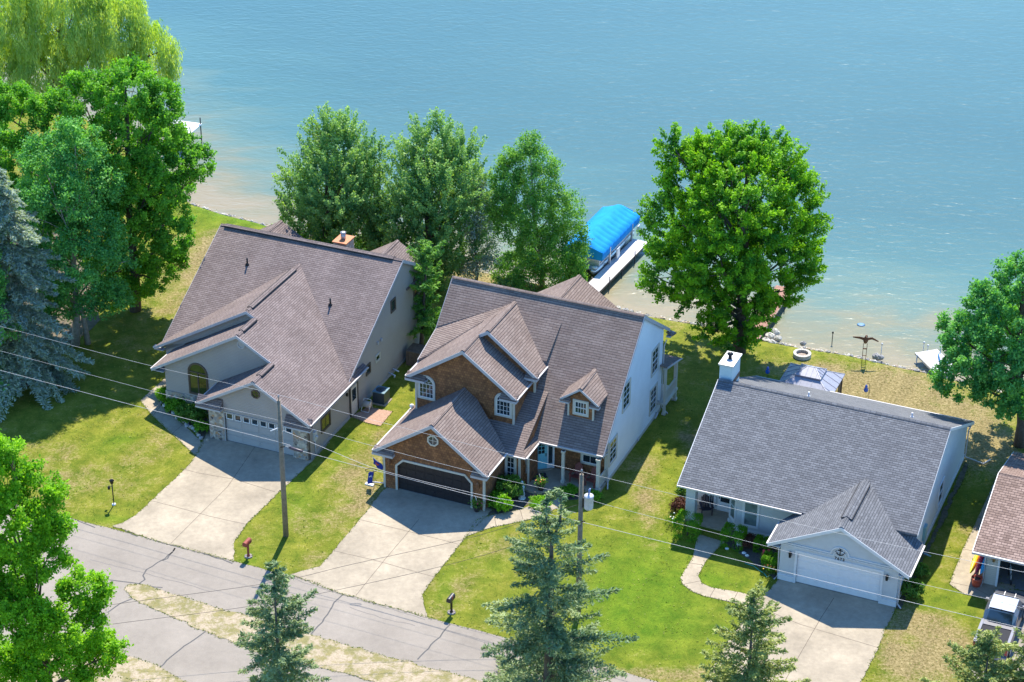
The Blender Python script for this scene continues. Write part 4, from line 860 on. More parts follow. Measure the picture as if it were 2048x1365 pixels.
trimline(m, (7.25, 5.4, mn1(5.4)-.01), (7.25, 13.76, 7.9), XR, .18); trimline(m, (7.25, 13.76, 7.9), (7.25, 17.75, 5.61), XR, .24); trimline(m, (-6.53, 5.1, mn1(5.1)), (-6.53, 13.76, 7.9), XL, .18); trimline(m, (-6.53, 13.76, 7.9), (-6.53, 17.75, 5.61), XL, .18)
for xa, xb in ((-.74, 1.06), (5.58, 7.46)): m.box(xa, xb, -.44, .02, 2.36, 2.47)
m.box(7.05, 7.4, -.3, 7.7, 2.55, 2.6); m.box(-5.5, -4.7, 2.3, 4.8, 2.55, 2.6); m.box(-6.8, -6.2, 4.8, 5.2, 2.55, 2.6)
m.build_each('fascia', TRIMG, H1)
m = MB(); gutter(m, (7.42, -.35, 2.86), (7.42, 7.8, 2.86), XR); gutter(m, (-.69, -.35, 2.66), (-.69, 2.3, 2.66), XL); gutter(m, (-5.52, 2.2, 2.75), (-5.52, 4.7, 2.75), XL); gutter(m, (-6.86, 4.75, 2.76), (-6.86, 5.1, 2.76), XL); m.build_each('gutter', GUTW, H1)
DT = plain('taupe_door', (0.36, 0.34, 0.32), .5, var=.03)
garage_door(H1, 1.12, 4.85, 2.15, .12, DT, 4, 4, 8)
m = MB(); fr = Frame((0, .02, 0), XR, YF); fr.rect(m, 1.02, 1.12, 0, 2.25, -.0, .05); fr.rect(m, 5.97, 6.06, 0, 2.25, 0, .05); fr.rect(m, 1.02, 6.06, 2.15, 2.25, .001, .055); m.build_each('door_surround', DT, H1)
oct_window(H1, (3.47, .02, 4.05), XR, YF, .33, BRONZE, GLASS_GREEN_REFL, label='octagonal window with painted green reflection'); oct_window(H1, (1.12, 2.58, 5.78), XR, YF, .30, TRIMG, plain('vent_grey', (.40, .37, .35), .7), 'gable_vent')
arch_window(H1, (-2.98, 2.58, 1.28), XR, YF, 1.45, 2.4, BRONZE, BRONZE, .08, False, GLASS_GREEN_REFL)
window(H1, (W, 1.72, 1.05), (0, 1, 0), XR, 1.3, 1.05, BRONZE, BRONZE, .08, 2, 1, GLASS_GREEN_REFL, False)
window(H1, (W, 8.2, 1.85), (0, 1, 0), XR, .65, .78, BRONZE, BRONZE, .08, 1, 1, GLASS, False); window(H1, (W, 9.6, 2.1), (0, 1, 0), XR, .72, .55, TRIMT, TRIMT, .08, 1, 1, GLASS_GREEN_REFL, False)
window(H1, (W, 12.1, 4.62), (0, 1, 0), XR, .72, .95, BRONZE, BRONZE, .08, 1, 1, GLASS, False); window(H1, (W, 15.65, 4.2), (0, 1, 0), XR, .75, 1.35, BRONZE, BRONZE, .08, 1, 1, plain('pane_red_reflection', (.30, .13, .08), .15, var=.5, scale=7), False, label='tall window with a painted reflection of red brick')  # red reflection painted as the colour of the last pane
f2 = Frame((W, 5.9, .08), (0, 1, 0), XR); m = MB(); f2.rect(m, 0, .9, 0, 2.05, -.02, .04); dr = m.build('side_door', plain('cream_door', (.55, .50, .44), .5), H1)
m = MB(); f2.rect(m, .18, .72, 1.0, 1.85, .04, .055); m.build('door_glass', GLASS, dr)
m = MB(); f2.rect(m, -.09, 0, 0, 2.1, 0, .06); f2.rect(m, .9, 1.05, 0, 2.1, 0, .06); m.build('door_frame', BRONZE, H1)
m = MB(); m.box(W, W+.1, 5.72, 5.82, .1, 2.7); m.build('downspout', BRONZE, H1); downspout(H1, [(7.15, .1, 2.5), (7.12, .06, 2.3), (7.12, .06, .1)], BRONZE)
m = MB(); m.box(W, W+.14, .62, .98, 1.1, 1.75); m.lathe((W+.2, .8, 1.35), [(.02, 0), (.09, .02), (.09, .1), (.02, .14)], 12); m.tube([(W+.06, .8, 1.1), (W+.06, .8, 0)], .035, 6); m.build('electric_meter', plain('meter_grey', (.5, .5, .5), .5), H1)
m = MB(); m.box(W, W+.12, 5.28, 5.4, 1.9, 2.1); m.build('wall_lantern', BRASS, H1)
for yy in (10.0, 10.5):
    m = MB(); m.box(W, W+.1, yy-.08, yy+.08, 3.35, 3.55); m.build('wall_vent', TRIMG, H1)
m = MB(); m.tube([(W, 11.6, .35), (W+.5, 11.5, .3), (W+.55, 11.3, .28)], .05, 8); m.tube([(W, 12.2, .35), (W+.5, 12.1, .3)], .05, 8); m.build('vent_outlet', TRIMW, H1)
m = MB(); m.box(1.75, 2.68, 14.4, 15.6, 5.8, 7.85); ch = m.build('chimney', STONE, H1)
m = MB(); m.box(1.68, 2.75, 14.33, 15.67, 7.85, 7.92); m.build('chimney_cap', plain('rusty_cap', (.48, .16, .055), .6, var=.2), ch)
m = MB(); m.lathe((2.2, 15.0, 7.92), [(.17, 0), (.17, .35), (.14, .36), (.14, .42), (.21, .43), (.21, .50), (.05, .54)], 16); m.build('flue', plain('flue_steel', (.42, .38, .38), .35, .5), ch)
gable_vents(H1, [(-3.28, 11.41), (3.73, 9.91)], [mn1(11.41), mn1(9.91)], h=.5)
downspout(H1, [(7.3, 17.8, 5.5), (7.15, 17.1, 5.2), (7.12, 17.05, .2)])
m = MB(); m.box(-5.4, -4.78, 2.9, 4.6, 0, .45); m.build('side_step', CONC, H1)

# ============================================================ NEIGHBOUR'S GARAGE (far right)
H4 = empty('garage_building', (27.32, 100.89, 0), -0.40, 'cream sided garage with reddish brown roof and open door at the right edge', 'garage')
SH4 = shingle('red_brown_shingles', (0.20, 0.135, 0.105), (0.32, 0.225, 0.18), (0.10, 0.065, 0.055), 0.19, .33, .12)
SID4 = siding('cream_siding', (0.52, 0.49, 0.41), .13, .7)
m = MB(); wall(m, [(0, 0), (.77, 0), (.77, 2.15), (5.65, 2.15), (5.65, 0), (6.6, 0), (6.6, 2.5), (0, 2.5)], 'y', 0, .15)
wall(m, [(.15, 0), (10.4, 0), (10.4, 2.5), (5.44, 4.05), (.15, 2.5)], 'x', 0, .15); wall(m, [(.15, 0), (10.4, 0), (10.4, 2.5), (5.44, 4.05), (.15, 2.5)], 'x', 6.45, .15); wall(m, [(.15, 0), (6.45, 0), (6.45, 2.5), (.15, 2.5)], 'y', 10.25, .15)
m.build('wall', SID4, H4)
m = MB(); m.box(.2, 6.4, .2, 10.2, 0, .02); m.build('floor', plain('garage_floor', (.2, .2, .2), .8), H4)
m = MB(); m.slab([(-.73, -.71, 2.52), (7.3, -.71, 2.52), (7.3, 5.44, 4.2), (-.73, 5.44, 4.2)], .14); m.slab([(-.73, 5.44, 4.2), (7.3, 5.44, 4.2), (7.3, 10.9, 2.6), (-.73, 10.9, 2.6)], .14); ridge_cap(m, (-.73, 5.44, 4.2), (7.3, 5.44, 4.2)); m.build('roof', SH4, H4)
m = MB(); gutter(m, (-.76, -.71, 2.50), (7.3, -.71, 2.50), YF, .13, .15); m.build_each('gutter', GUTW, H4)
m = MB(); trimline(m, (-.73, -.71, 2.51), (-.73, 5.44, 4.19), XL, .15); trimline(m, (-.73, 5.44, 4.19), (-.73, 10.9, 2.59), XL, .15); m.box(-.7, 0, -.6, 10.8, 2.3, 2.33); m.box(0, 6.6, -.6, 0, 2.33, 2.36); m.build_each('fascia', TRIMW, H4)
m = MB(); fr = Frame((0, 0, 0), XR, YF); fr.rect(m, .66, .78, 0, 2.15, 0, .05); fr.rect(m, .66, 5.75, 2.15, 2.27, .001, .06); m.build_each('door_surround', TRIMW, H4)
downspout(H4, [(-.1, -.6, 2.4), (-.05, -.12, 2.1), (-.05, -.12, .1), (-.08, -.4, .05)])
sconce(H4, fr, .42, 1.85, plain('brass_lamp', (.55, .30, .10), .3, .5))
# ------------------------------------------------------------ trees: tapered trunk and limbs, a crown of separate leaves
BARK = plain('bark', (0.115, 0.09, 0.07), 0.95, var=.3, scale=8); BARKG = plain('pale_bark', (0.33, 0.30, 0.26), 0.9, var=.35, scale=5)
LEAF = {
 'maple': leafmat('maple_leaf', (0.050, 0.200, 0.025), (0.240, 0.470, 0.016), .36),
 'silver': leafmat('silver_leaf', (0.070, 0.210, 0.080), (0.330, 0.500, 0.140), .36),
 'birch': leafmat('birch_leaf', (0.055, 0.210, 0.050), (0.270, 0.480, 0.075), .38),
 'dark': leafmat('dark_leaf', (0.050, 0.230, 0.080), (0.210, 0.480, 0.095), .38),
 'left': leafmat('left_leaf', (0.050, 0.210, 0.035), (0.230, 0.480, 0.040), .44),
 'willow': leafmat('willow_leaf', (0.220, 0.380, 0.080), (0.620, 0.700, 0.220), .48),
 'bright': leafmat('bright_leaf', (0.080, 0.260, 0.015), (0.300, 0.540, 0.025), .45),
 'spruce': leafmat('spruce_needle', (0.065, 0.150, 0.080), (0.330, 0.395, 0.175), .2),
 'bluespruce': leafmat('blue_needle', (0.200, 0.270, 0.230), (0.460, 0.530, 0.440), .3),
 'yellowspruce': leafmat('yellow_needle', (0.090, 0.165, 0.050), (0.400, 0.430, 0.130), .2),
 'pine': leafmat('pine_needle', (0.070, 0.220, 0.060), (0.240, 0.440, 0.080), .35),
 'shrub': leafmat('shrub_leaf', (0.050, 0.140, 0.020), (0.180, 0.320, 0.045), .3),
 'hedge': leafmat('hedge_leaf', (0.060, 0.190, 0.012), (0.200, 0.420, 0.020), .3),
 'red': leafmat('red_leaf', (0.060, 0.022, 0.016), (0.160, 0.060, 0.040), .2),
}
def unit(a): return a/np.maximum(np.linalg.norm(a, axis=-1, keepdims=True), 1e-9)
def leaves(P, D, Nn, L, Wd, tint):
    """rhombic leaves: P centres, D long axis, Nn normal, lengths and widths"""
    D = unit(D); T = unit(np.cross(Nn, D)); Nn = np.cross(D, T)
    L = L[:, None]; Wd = Wd[:, None]
    v = np.stack([P-D*L*.5, P+T*Wd*.5+Nn*Wd*.18, P+D*L*.5, P-T*Wd*.5+Nn*Wd*.18], 1).reshape(-1, 3)
    return v, np.arange(len(v)).reshape(-1, 4), tint
def crown_centres(lobes, n, shell=0.35, flat=0.0, rg=rng):
    lobes = np.array(lobes, float)     # x y z rx ry rz
    w = lobes[:, 3]*lobes[:, 5]+lobes[:, 3]*lobes[:, 4]; w = w/w.sum()
    out = []; dirs = []
    while len(out) < n:
        i = rg.choice(len(lobes), p=w); d = rg.normal(size=3); d /= np.linalg.norm(d)
        if d[2] < -0.35 and rg.random() < 0.65: continue
        r = 1-abs(rg.normal())*shell
        if r < 0.1: continue
        r *= 1+0.10*math.sin(d[0]*7+i)*math.cos(d[1]*6+d[2]*5+i)
        p = lobes[i, :3]+d*r*lobes[i, 3:]
        q = (p-lobes[:, :3])/lobes[:, 3:]; dd = (q*q).sum(1); dd[i] = 9
        if dd.min() < 0.45 and rg.random() < .8: continue
        if p[2] < 0.3: continue
        out.append(p); dirs.append(d)
    return np.array(out), np.array(dirs)
def limb_mesh(m, base, tops, r0, lobes, rg, nsub=50, kmax=3):
    base = Vector(base); cz = Vector(tops)
    n_ = 7; path = [base+(cz-base)*(i/n_)+V3(math.sin(i*1.3)*.12, math.cos(i*1.7)*.12, 0) for i in range(n_+1)]
    rad = [r0*(1.25 if i == 0 else (1-i/n_)**.8*.95+.08) for i in range(n_+1)]
    m.tube(path, rad, 9)
    for lb in lobes:
        c = Vector(lb[:3]); t_ = min(.8, max(.15, (c.z-base.z)/(cz.z-base.z)*.55)); s_ = base.lerp(cz, t_)
        mid = s_.lerp(c, .5)+V3(rg.normal()*.2, rg.normal()*.2, .2); rr = r0*.42*(1-t_*.5)
        m.tube([s_, s_.lerp(mid, .5)+V3(0, 0, .1), mid, c], [rr, rr*.8, rr*.55, rr*.25], 6)
        for k in range(kmax):
            d = Vector(rg.normal(size=3)); d.z = abs(d.z)*.6; d.normalize()
            e = c+Vector((d.x*lb[3], d.y*lb[4], d.z*lb[5]))*.85; a = mid.lerp(c, rg.random())
            m.tube([a, a.lerp(e, .5)+V3(0, 0, .15), e], [rr*.35, rr*.2, rr*.06], 5)
def broadleaf(name, base, lobes, kind, ncl, per, leaf, sig, label, cat='tree', group=None, trunk_r=.28, top=None, elong=0.0, updir=0.0, hang=0.0, seed=1, bark=BARK, shell=.35, loc_limbs=True, tint_bias=0.0, aspect=.62, pull=.80, grow=1.07, tipc=.5):
    rg = np.random.default_rng(seed); root = empty(name, base, 0, label, cat, group)
    lobes = [(l_[0]-base[0], l_[1]-base[1], l_[2]-base[2], *l_[3:]) for l_ in lobes]
    lobes = [(*l_[:3], l_[3]*grow, l_[4]*grow, l_[5]*grow) for l_ in lobes]; per = int(per*1.25); leaf *= .84
    hi = max(lobes, key=lambda q: q[2]); top = top or (hi[0], hi[1], hi[2]+hi[5]*.3)
    C, D = crown_centres(lobes, ncl, shell, rg=rg)
    nk = max(10, ncl//14); SC_ = C[rg.choice(ncl, nk, replace=False)]; nr = ((C[:, None, :]-SC_[None])**2).sum(2).argmin(1); C = SC_[nr]+(C-SC_[nr])*pull
    ax = unit(D*np.array([1, 1, .6])+np.array([0, 0, updir])+rg.normal(size=D.shape)*.25)
    if hang: ax = unit(D*np.array([.25, .25, 0])+np.array([0, 0, -hang])+rg.normal(size=D.shape)*.08)
    ctint = np.clip(rg.normal(.5, .22, ncl), 0, 1)
    big = .5+.5*np.sin(C[:, 0]*1.1+seed)*np.cos(C[:, 1]*.9+C[:, 2]*1.2); ctint = np.clip(ctint*.7+big*.3+tint_bias, 0, 1)
    idx = np.repeat(np.arange(ncl), per); n_ = len(idx); t_ = rg.uniform(-.5, .5, n_)
    P = C[idx]+ax[idx]*(t_[:, None]*elong)+rg.normal(size=(n_, 3))*sig*(1-.5*np.abs(t_))[:, None]
    if hang: LD = unit(np.array([0, 0, -1.0])+rg.normal(size=(n_, 3))*.28+D[idx]*.2)
    else: LD = unit(rg.normal(size=(n_, 3))+ax[idx]*.6)
    NN = unit(D[idx]*.5+np.array([0, 0, .75])+rg.normal(size=(n_, 3))*.55)
    if hang: NN = unit(D[idx]+rg.normal(size=(n_, 3))*.5)
    Ls = leaf*rg.uniform(.7, 1.35, n_); tn = np.clip(ctint[idx]+rg.normal(0, .12, n_)+t_*tipc*(1 if elong else 0), 0, 1)  # lit tips and shaded inner ends of each tuft painted into the tint
    P[:, 2] = np.maximum(P[:, 2], .15)
    v, f, tn = leaves(P, LD, NN, Ls, Ls*aspect, tn)
    raw_mesh('crown', v, f, LEAF[kind], root, tn)
    m = MB(); tp = top or (sum(l_[0] for l_ in lobes)/len(lobes), sum(l_[1] for l_ in lobes)/len(lobes), max(l_[2]+l_[5]*.6 for l_ in lobes))
    limb_mesh(m, (0, 0, -.1), tp, trunk_r, lobes if loc_limbs else lobes[:3], rg); m.build('trunk', bark, root)
    return root
def L(base_y, u, v, rpx, rz=None, dy=0.0, ry=None):
    """a lobe of the crown, read off the photograph at the tree's own distance"""
    y = base_y+dy; p = on_plane(u, v, (0, y, 0), V3(0, 1, 0)); s_ = SC(y); r = rpx/s_
    return (p.x, p.y, p.z, r, (ry/s_ if ry else r), (rz/s_/.85 if rz else r))
def conifer(name, base, h, r0, kind, label, nwh=26, per=6, seed=1, droop=.25, up=.15, gap=0.0, dens=1.0, tops=1, cat='tree', group=None, z0=.6, needle=.26, bark=BARK, env=None, lean=(0, 0), ragged=.25, wid=.36):
    rg = np.random.default_rng(seed); root = empty(name, base, 0, label, cat, group); m = MB()
    tx = [(lean[0], lean[1])]
    if tops == 2: tx = [(-.28, 0), (.42, .1)]
    for i, (ox, oy) in enumerate(tx):
        if tops == 2: m.tube([(0, 0, -.1), (0, 0, h*.80), (ox, oy, h*.87), (ox*1.05, oy, h*(.995 if i == 0 else .985))], [r0*.07+.09, .085, .06, .015], 8)
        else: m.tube([(0, 0, -.1), (ox*.5, oy*.5, h*.5), (ox, oy, h)], [r0*.07+.07, .09, .015], 8)
    P, D_, T_, LN = [], [], [], []
    zs = z0+(h-z0)*np.sort(1-(1-np.linspace(0, 1, nwh))**1.0)
    for wi_, z in enumerate(zs):
        fz = (z-z0)/(h-z0); e = (env(fz) if env else (1-fz)**.85)
        for b_ in range(per if fz < .9 else 4):
            if rg.random() < gap: continue
            a = rg.uniform(0, 2*math.pi); ln = max(.22, r0*e*(1+rg.normal()*ragged))
            s_ = np.array([tx[b_ % len(tx)][0]*(fz if tops == 1 else max(0, (fz-.8)/.07) if fz < .87 else 1), tx[b_ % len(tx)][1]*fz, z+rg.uniform(-.15, .15)])
            d = np.array([math.cos(a), math.sin(a), 0]); n_ = max(3, int(ln/.22)); pts = []
            for i in range(n_+1):
                t_ = i/n_; q = s_+d*ln*t_; q[2] += ln*(up*t_-droop*(t_**1.3)+.22*droop*t_**3+(.35*fz*t_)); pts.append(q)
            m.tube([Vector(p) for p in pts[::2]+[pts[-1]]] if n_ > 3 else [Vector(pts[0]), Vector(pts[-1])], [.022*max(.4, ln/3)*(1-i/8) for i in range(len(pts[::2])+1)][:len(pts[::2])+1] if n_ > 3 else [.015, .006], 4, cap=False)
            side = np.array([-d[1], d[0], 0]); ct = np.clip(rg.normal(.42, .2), 0, 1)
            for i in range(n_+1):
                t_ = i/n_
                if t_ < .12 and fz < .8: continue
                tw = ln*wid*(1-t_)**.8*rg.uniform(.6, 1.1)+.12; tw = min(tw, 1.1)
                for sg in (-1, 1, 0):
                    k = max(2, int(tw/.13*dens)) if sg else 2
                    for j in range(k):
                        q = (j+.5)/k*tw; dir_ = (side*sg*.8+d*.7) if sg else d
                        dir_ = dir_/np.linalg.norm(dir_); p = pts[i]+dir_*q+np.array([0, 0, -.22*q*droop*2])
                        P.append(p); D_.append(dir_); T_.append(ct+.22*(q/max(tw, .1))+.18*(t_-.4)); LN.append(needle)
    P, D_, T_, LN = np.array(P), np.array(D_), np.array(T_), np.array(LN); rep = 4
    P = np.repeat(P, rep, 0)+rg.normal(size=(len(P)*rep, 3))*.055; D_ = np.repeat(D_, rep, 0)+rg.normal(size=(len(P), 3))*.55; D_[:, 2] += .1
    T_ = np.clip(np.repeat(T_, rep)+rg.normal(0, .13, len(P)), 0, 1); LN = np.repeat(LN, rep)*rg.uniform(.6, 1.2, len(P))
    NN = unit(rg.normal(size=P.shape)*.7+np.array([0, 0, 1]))
    v, f, tn = leaves(P, D_, NN, LN, LN*.30, T_)
    raw_mesh('crown', v, f, LEAF[kind], root, tn); m.build('trunk', bark, root)
    return root
def Bp(u, v, z=0): p = at(u, v, z); return (p.x, p.y, 0 if z == 0 else z)

b = Bp(1478, 705); y = b[1]
broadleaf('maple_tree', b, [L(y, 1455, 322, 78, 50), L(y, 1400, 370, 80, 70), L(y, 1530, 350, 80, 70), L(y, 1365, 450, 80, 75, -1), L(y, 1480, 430, 105, 95, -2.5), L(y, 1575, 430, 72, 80), L(y, 1350, 545, 70, 60, -.5),
    L(y, 1440, 545, 90, 70, -3), L(y, 1545, 530, 85, 70, -1), L(y, 1590, 500, 45, 60, 1), L(y, 1480, 620, 70, 55, -1.5), L(y, 1560, 580, 42, 40, 0), L(y, 1320, 560, 42, 35), L(y, 1400, 600, 55, 40, 0), L(y, 1430, 665, 34, 28, -1), L(y, 1500, 645, 34, 30, -1), L(y, 1495, 275, 22, 18), L(y, 1430, 280, 22, 18), L(y, 1350, 300, 30, 30), L(y, 1490, 380, 100, 80, 3), L(y, 1430, 480, 100, 90, 3), L(y, 1470, 665, 38, 30, -1)],
    'maple', 1250, 88, .24, .125, 'big bright green maple on the lake side lawn between two docks', trunk_r=.42, elong=1.35, updir=.45, seed=5, shell=.14, bark=BARK, tint_bias=.0, pull=.93, grow=1.01, tipc=1.0)
b = Bp(668, 556); y = b[1]
broadleaf('silver_maple_tree', b, [L(y, 648, 278, 36, 52), L(y, 690, 310, 50, 60), L(y, 735, 320, 35, 50), L(y, 620, 340, 55, 50), L(y, 665, 380, 75, 70, -1.5), L(y, 725, 400, 50, 60), L(y, 600, 410, 48, 45), L(y, 640, 455, 70, 45, -1), L(y, 590, 470, 35, 30), L(y, 710, 465, 60, 45), L(y, 660, 510, 60, 35, .5), L(y, 670, 400, 70, 90, 3)],
    'silver', 800, 80, .20, .11, 'tall pointed grey green maple at the shore behind the stone chimney', group='maples along the shore', pull=.88, tipc=.8, trunk_r=.26, elong=2.0, updir=1.1, seed=8, shell=.25)
b = Bp(868, 572); y = b[1]
broadleaf('silver_maple_tree', b, [L(y, 842, 300, 34, 50), L(y, 885, 305, 38, 55), L(y, 925, 330, 40, 55), L(y, 825, 350, 50, 55), L(y, 880, 380, 75, 65, -1.5), L(y, 940, 400, 45, 55), L(y, 800, 420, 55, 45), L(y, 765, 420, 34, 34, 1), L(y, 850, 460, 75, 55, -1), L(y, 920, 480, 55, 50), L(y, 780, 490, 45, 32), L(y, 760, 470, 30, 30), L(y, 870, 530, 60, 40), L(y, 870, 400, 70, 90, 3)],
    'silver', 850, 80, .20, .11, 'grey green maple with spiky top at the shore, second from the left', group='maples along the shore', pull=.88, tipc=.8, trunk_r=.27, elong=2.0, updir=1.0, seed=9, shell=.25)
b = Bp(1085, 572); y = b[1]
broadleaf('birch_tree', b, [L(y, 1055, 300, 26, 30), L(y, 1020, 330, 28, 36), L(y, 1075, 350, 45, 50), L(y, 1010, 385, 42, 45), L(y, 1060, 420, 55, 60, -1), L(y, 1110, 400, 30, 40), L(y, 1140, 435, 40, 45), L(y, 1155, 490, 30, 40), L(y, 1020, 450, 45, 40), L(y, 1080, 500, 60, 50, -1), L(y, 1040, 540, 55, 40), L(y, 1110, 550, 50, 40), L(y, 1000, 420, 30, 30), L(y, 1150, 530, 25, 30), L(y, 1160, 560, 14, 14)],
    'birch', 950, 46, .18, .21, 'loose open birch between the spiky maples and the blue boat cover', trunk_r=.17, elong=.3, updir=.3, seed=12, shell=.35, bark=BARKG)
b = Bp(950, 578); y = b[1]
broadleaf('ash_tree', b, [L(y, 955, 400, 28, 40), L(y, 950, 460, 35, 45), L(y, 970, 520, 36, 40), L(y, 940, 540, 30, 30)], 'bluespruce', 420, 16, .17, .2, 'thin grey leaved tree between the second maple and the birch', trunk_r=.12, elong=.3, seed=14, shell=.6)
b = Bp(2040, 893); y = b[1]
broadleaf('maple_tree', b, [L(y, 2040, 560, 55, 50), L(y, 1990, 615, 60, 55), L(y, 2060, 640, 90, 80, -1), L(y, 1930, 680, 55, 48), L(y, 1985, 720, 80, 60, -2), L(y, 2070, 740, 90, 70, -2), L(y, 1920, 755, 60, 38), L(y, 2000, 790, 60, 32, -1), L(y, 2060, 810, 60, 30), L(y, 2120, 640, 90, 100), L(y, 2160, 740, 90, 80), L(y, 2030, 680, 90, 90, 3)],
    'dark', 1100, 66, .23, .16, 'dark green broad tree at the right edge above the small white dock', trunk_r=.34, elong=.5, updir=.4, seed=21, shell=.22)
b = Bp(150, 692); y = b[1]
broadleaf('lindens_tree' if False else 'linden_tree', b, [L(y, 150, 300, 55, 50), L(y, 90, 340, 60, 60), L(y, 190, 370, 50, 60), L(y, 120, 420, 80, 80, -2), L(y, 195, 460, 55, 60), L(y, 70, 450, 55, 60), L(y, 150, 520, 80, 60, -2), L(y, 225, 530, 45, 50), L(y, 90, 540, 55, 50), L(y, 160, 590, 70, 38), L(y, 225, 600, 40, 28), L(y, 110, 610, 45, 30), L(y, 140, 430, 80, 100, 3)],
    'dark', 1050, 56, .21, .22, 'dark green leafy tree with two bare pale trunks left of the taupe roof', trunk_r=.26, elong=.35, updir=.2, seed=31, bark=BARKG, shell=.25)
b2 = Bp(176, 688); m = MB(); m.tube([(b2[0]-b[0], b2[1]-b[1], -.1), (b2[0]-b[0]-.1, .1, 2.5), (-.1, .2, 6)], [.22, .17, .1], 9); m.build('trunk', BARKG, bpy.data.objects['linden_tree'])
b = Bp(270, 622); y = b[1]
broadleaf('maple_tree', b, [L(y, 250, 180, 80, 45), L(y, 320, 210, 45, 40), L(y, 170, 210, 70, 50), L(y, 290, 260, 75, 60, -1), L(y, 215, 300, 80, 60, -2), L(y, 340, 310, 50, 45), L(y, 395, 320, 38, 22), L(y, 400, 350, 18, 14), L(y, 300, 370, 75, 60, -2), L(y, 355, 390, 38, 40), L(y, 330, 450, 55, 45, -1), L(y, 270, 470, 60, 60, -2), L(y, 330, 520, 40, 38), L(y, 280, 560, 50, 35), L(y, 60, 240, 60, 60), L(y, 110, 250, 60, 50), L(y, 10, 230, 60, 60), L(y, 20, 320, 60, 60), L(y, 60, 400, 50, 60), L(y, 310, 560, 48, 40, -1), L(y, 240, 590, 46, 36, -1), L(y, 340, 480, 44, 40), L(y, 210, 540, 50, 50), L(y, 260, 420, 60, 60, -2), L(y, 260, 330, 90, 110, 3)],
    'left', 1900, 62, .22, .16, 'large spreading green maple reaching over the sand at upper left', trunk_r=.36, elong=.5, updir=.3, seed=33, shell=.25)
b = (at(130, 330).x, at(130, 330).y, 0); y = b[1]
broadleaf('willow_tree', b, [L(y, 50, 60, 80, 60), L(y, 140, 40, 90, 60), L(y, 220, 60, 75, 60), L(y, 300, 110, 55, 45), L(y, 190, 130, 80, 50), L(y, 90, 140, 80, 60), L(y, 10, 140, 60, 60), L(y, 330, 140, 28, 30), L(y, 260, 40, 40, 35), L(y, 120, -20, 90, 50), L(y, 0, 20, 70, 60)],
    'willow', 3000, 32, .36, .17, 'yellow green weeping willow in the upper left corner over the water', trunk_r=.5, elong=1.3, hang=1.0, seed=41, shell=.2, aspect=.20)
b = Bp(-70, 560); y = b[1]
broadleaf('maple_tree', b, [L(y, -60, 300, 90, 80), L(y, -120, 400, 120, 120), L(y, -40, 420, 60, 80), L(y, -60, 520, 90, 70)], 'dark', 1100, 24, .27, .2, 'dark tree standing behind the drooping grey spruce at the left edge', trunk_r=.3, elong=.5, seed=43)
b = Bp(-60, 800); y = b[1]
broadleaf('linden_tree', b, [L(y, -90, 560, 90, 80), L(y, -60, 640, 85, 60), L(y, -130, 620, 90, 80), L(y, -70, 500, 60, 60), L(y, -40, 560, 50, 40), L(y, -20, 770, 40, 34, 0)], 'dark', 1300, 24, .25, .2, 'tree just off the left edge whose shade falls over the lawn', trunk_r=.3, elong=.4, seed=44)
conifer('drooping_spruce', Bp(52, 770), 15.6, 3.6, 'bluespruce', 'grey blue spruce with long drooping boughs at the left edge', 34, 7, 51, .95, .10, .1, 1.0, env=lambda f: max(.05, (1-f)**.6*.95+.1), z0=2.0, needle=.34, ragged=.25)
b = (-23.6, 86.9, 0); y = b[1]
broadleaf('maple_tree', b, [L(y, 25, 935, 45, 55), L(y, -30, 960, 80, 80), L(y, 75, 990, 50, 50), L(y, 20, 1050, 70, 60, -1), L(y, 115, 1060, 34, 40), L(y, 90, 1115, 50, 38, -1), L(y, 30, 1140, 55, 45), L(y, 170, 1180, 42, 38), L(y, 120, 1245, 70, 60, -1), L(y, 30, 1240, 70, 60, -2), L(y, 190, 1240, 32, 42), L(y, 100, 1330, 80, 50, -1), L(y, 190, 1320, 55, 38), L(y, 235, 1305, 28, 18), L(y, 0, 1340, 70, 50), L(y, -60, 1180, 90, 140)],
    'bright', 1150, 64, .20, .15, 'fresh yellow green maple in the lower left corner by the road', trunk_r=.26, elong=.5, updir=.4, seed=55, shell=.25)
env_s = lambda f: (1-f)**.62
conifer('spruce_tree', (-11.7, 86.4, 0), 10.9, 2.75, 'spruce', 'pointed blue green spruce beside the gravel median, leftmost of the front spruces', 26, 6, 61, .30, .12, .22, .9, env=env_s, group='spruces along the near side of the road')
conifer('spruce_tree', (2.05, 88.2, 0), 14.2, 4.1, 'spruce', 'tallest front spruce, with two leaders, in front of the utility pole', 30, 6, 62, .28, .12, .28, .85, tops=2, env=lambda f: (1-f)**.78*.98+.02, group='spruces along the near side of the road', ragged=.3)
conifer('spruce_tree', (12.15, 86.6, 0), 9.3, 2.7, 'yellowspruce', 'sparse yellow green spruce in front of the driveway of the anchor garage', 20, 6, 63, .20, .30, .08, 1.0, env=lambda f: (1-f)**.55*.95+.05, group='spruces along the near side of the road', ragged=.35)
conifer('spruce_tree', (24.0, 85.9, 0), 7.3, 2.6, 'yellowspruce', 'thin yellow green spruce overlapping the rear of the pickup', 18, 6, 64, .22, .28, .10, .95, env=lambda f: (1-f)**.5*.9+.06, group='spruces along the near side of the road', ragged=.35)
conifer('spruce_tree', (26.3, 86.0, 0), 7.0, 2.3, 'yellowspruce', 'thin spruce cut by the lower right corner of the photo', 18, 6, 65, .22, .28, .10, .95, env=lambda f: (1-f)**.5*.9+.06, group='spruces along the near side of the road', ragged=.35)
b = Bp(842, 700)
conifer('pine_tree', b, 7.4, 1.5, 'pine', 'small soft green pine in the gap between the two brown roofed houses', 20, 6, 71, .1, .45, .2, 1.2, env=lambda f: (1-f)**.5*.8+.18, needle=.3, z0=1.3, ragged=.5, lean=(.5, .6))

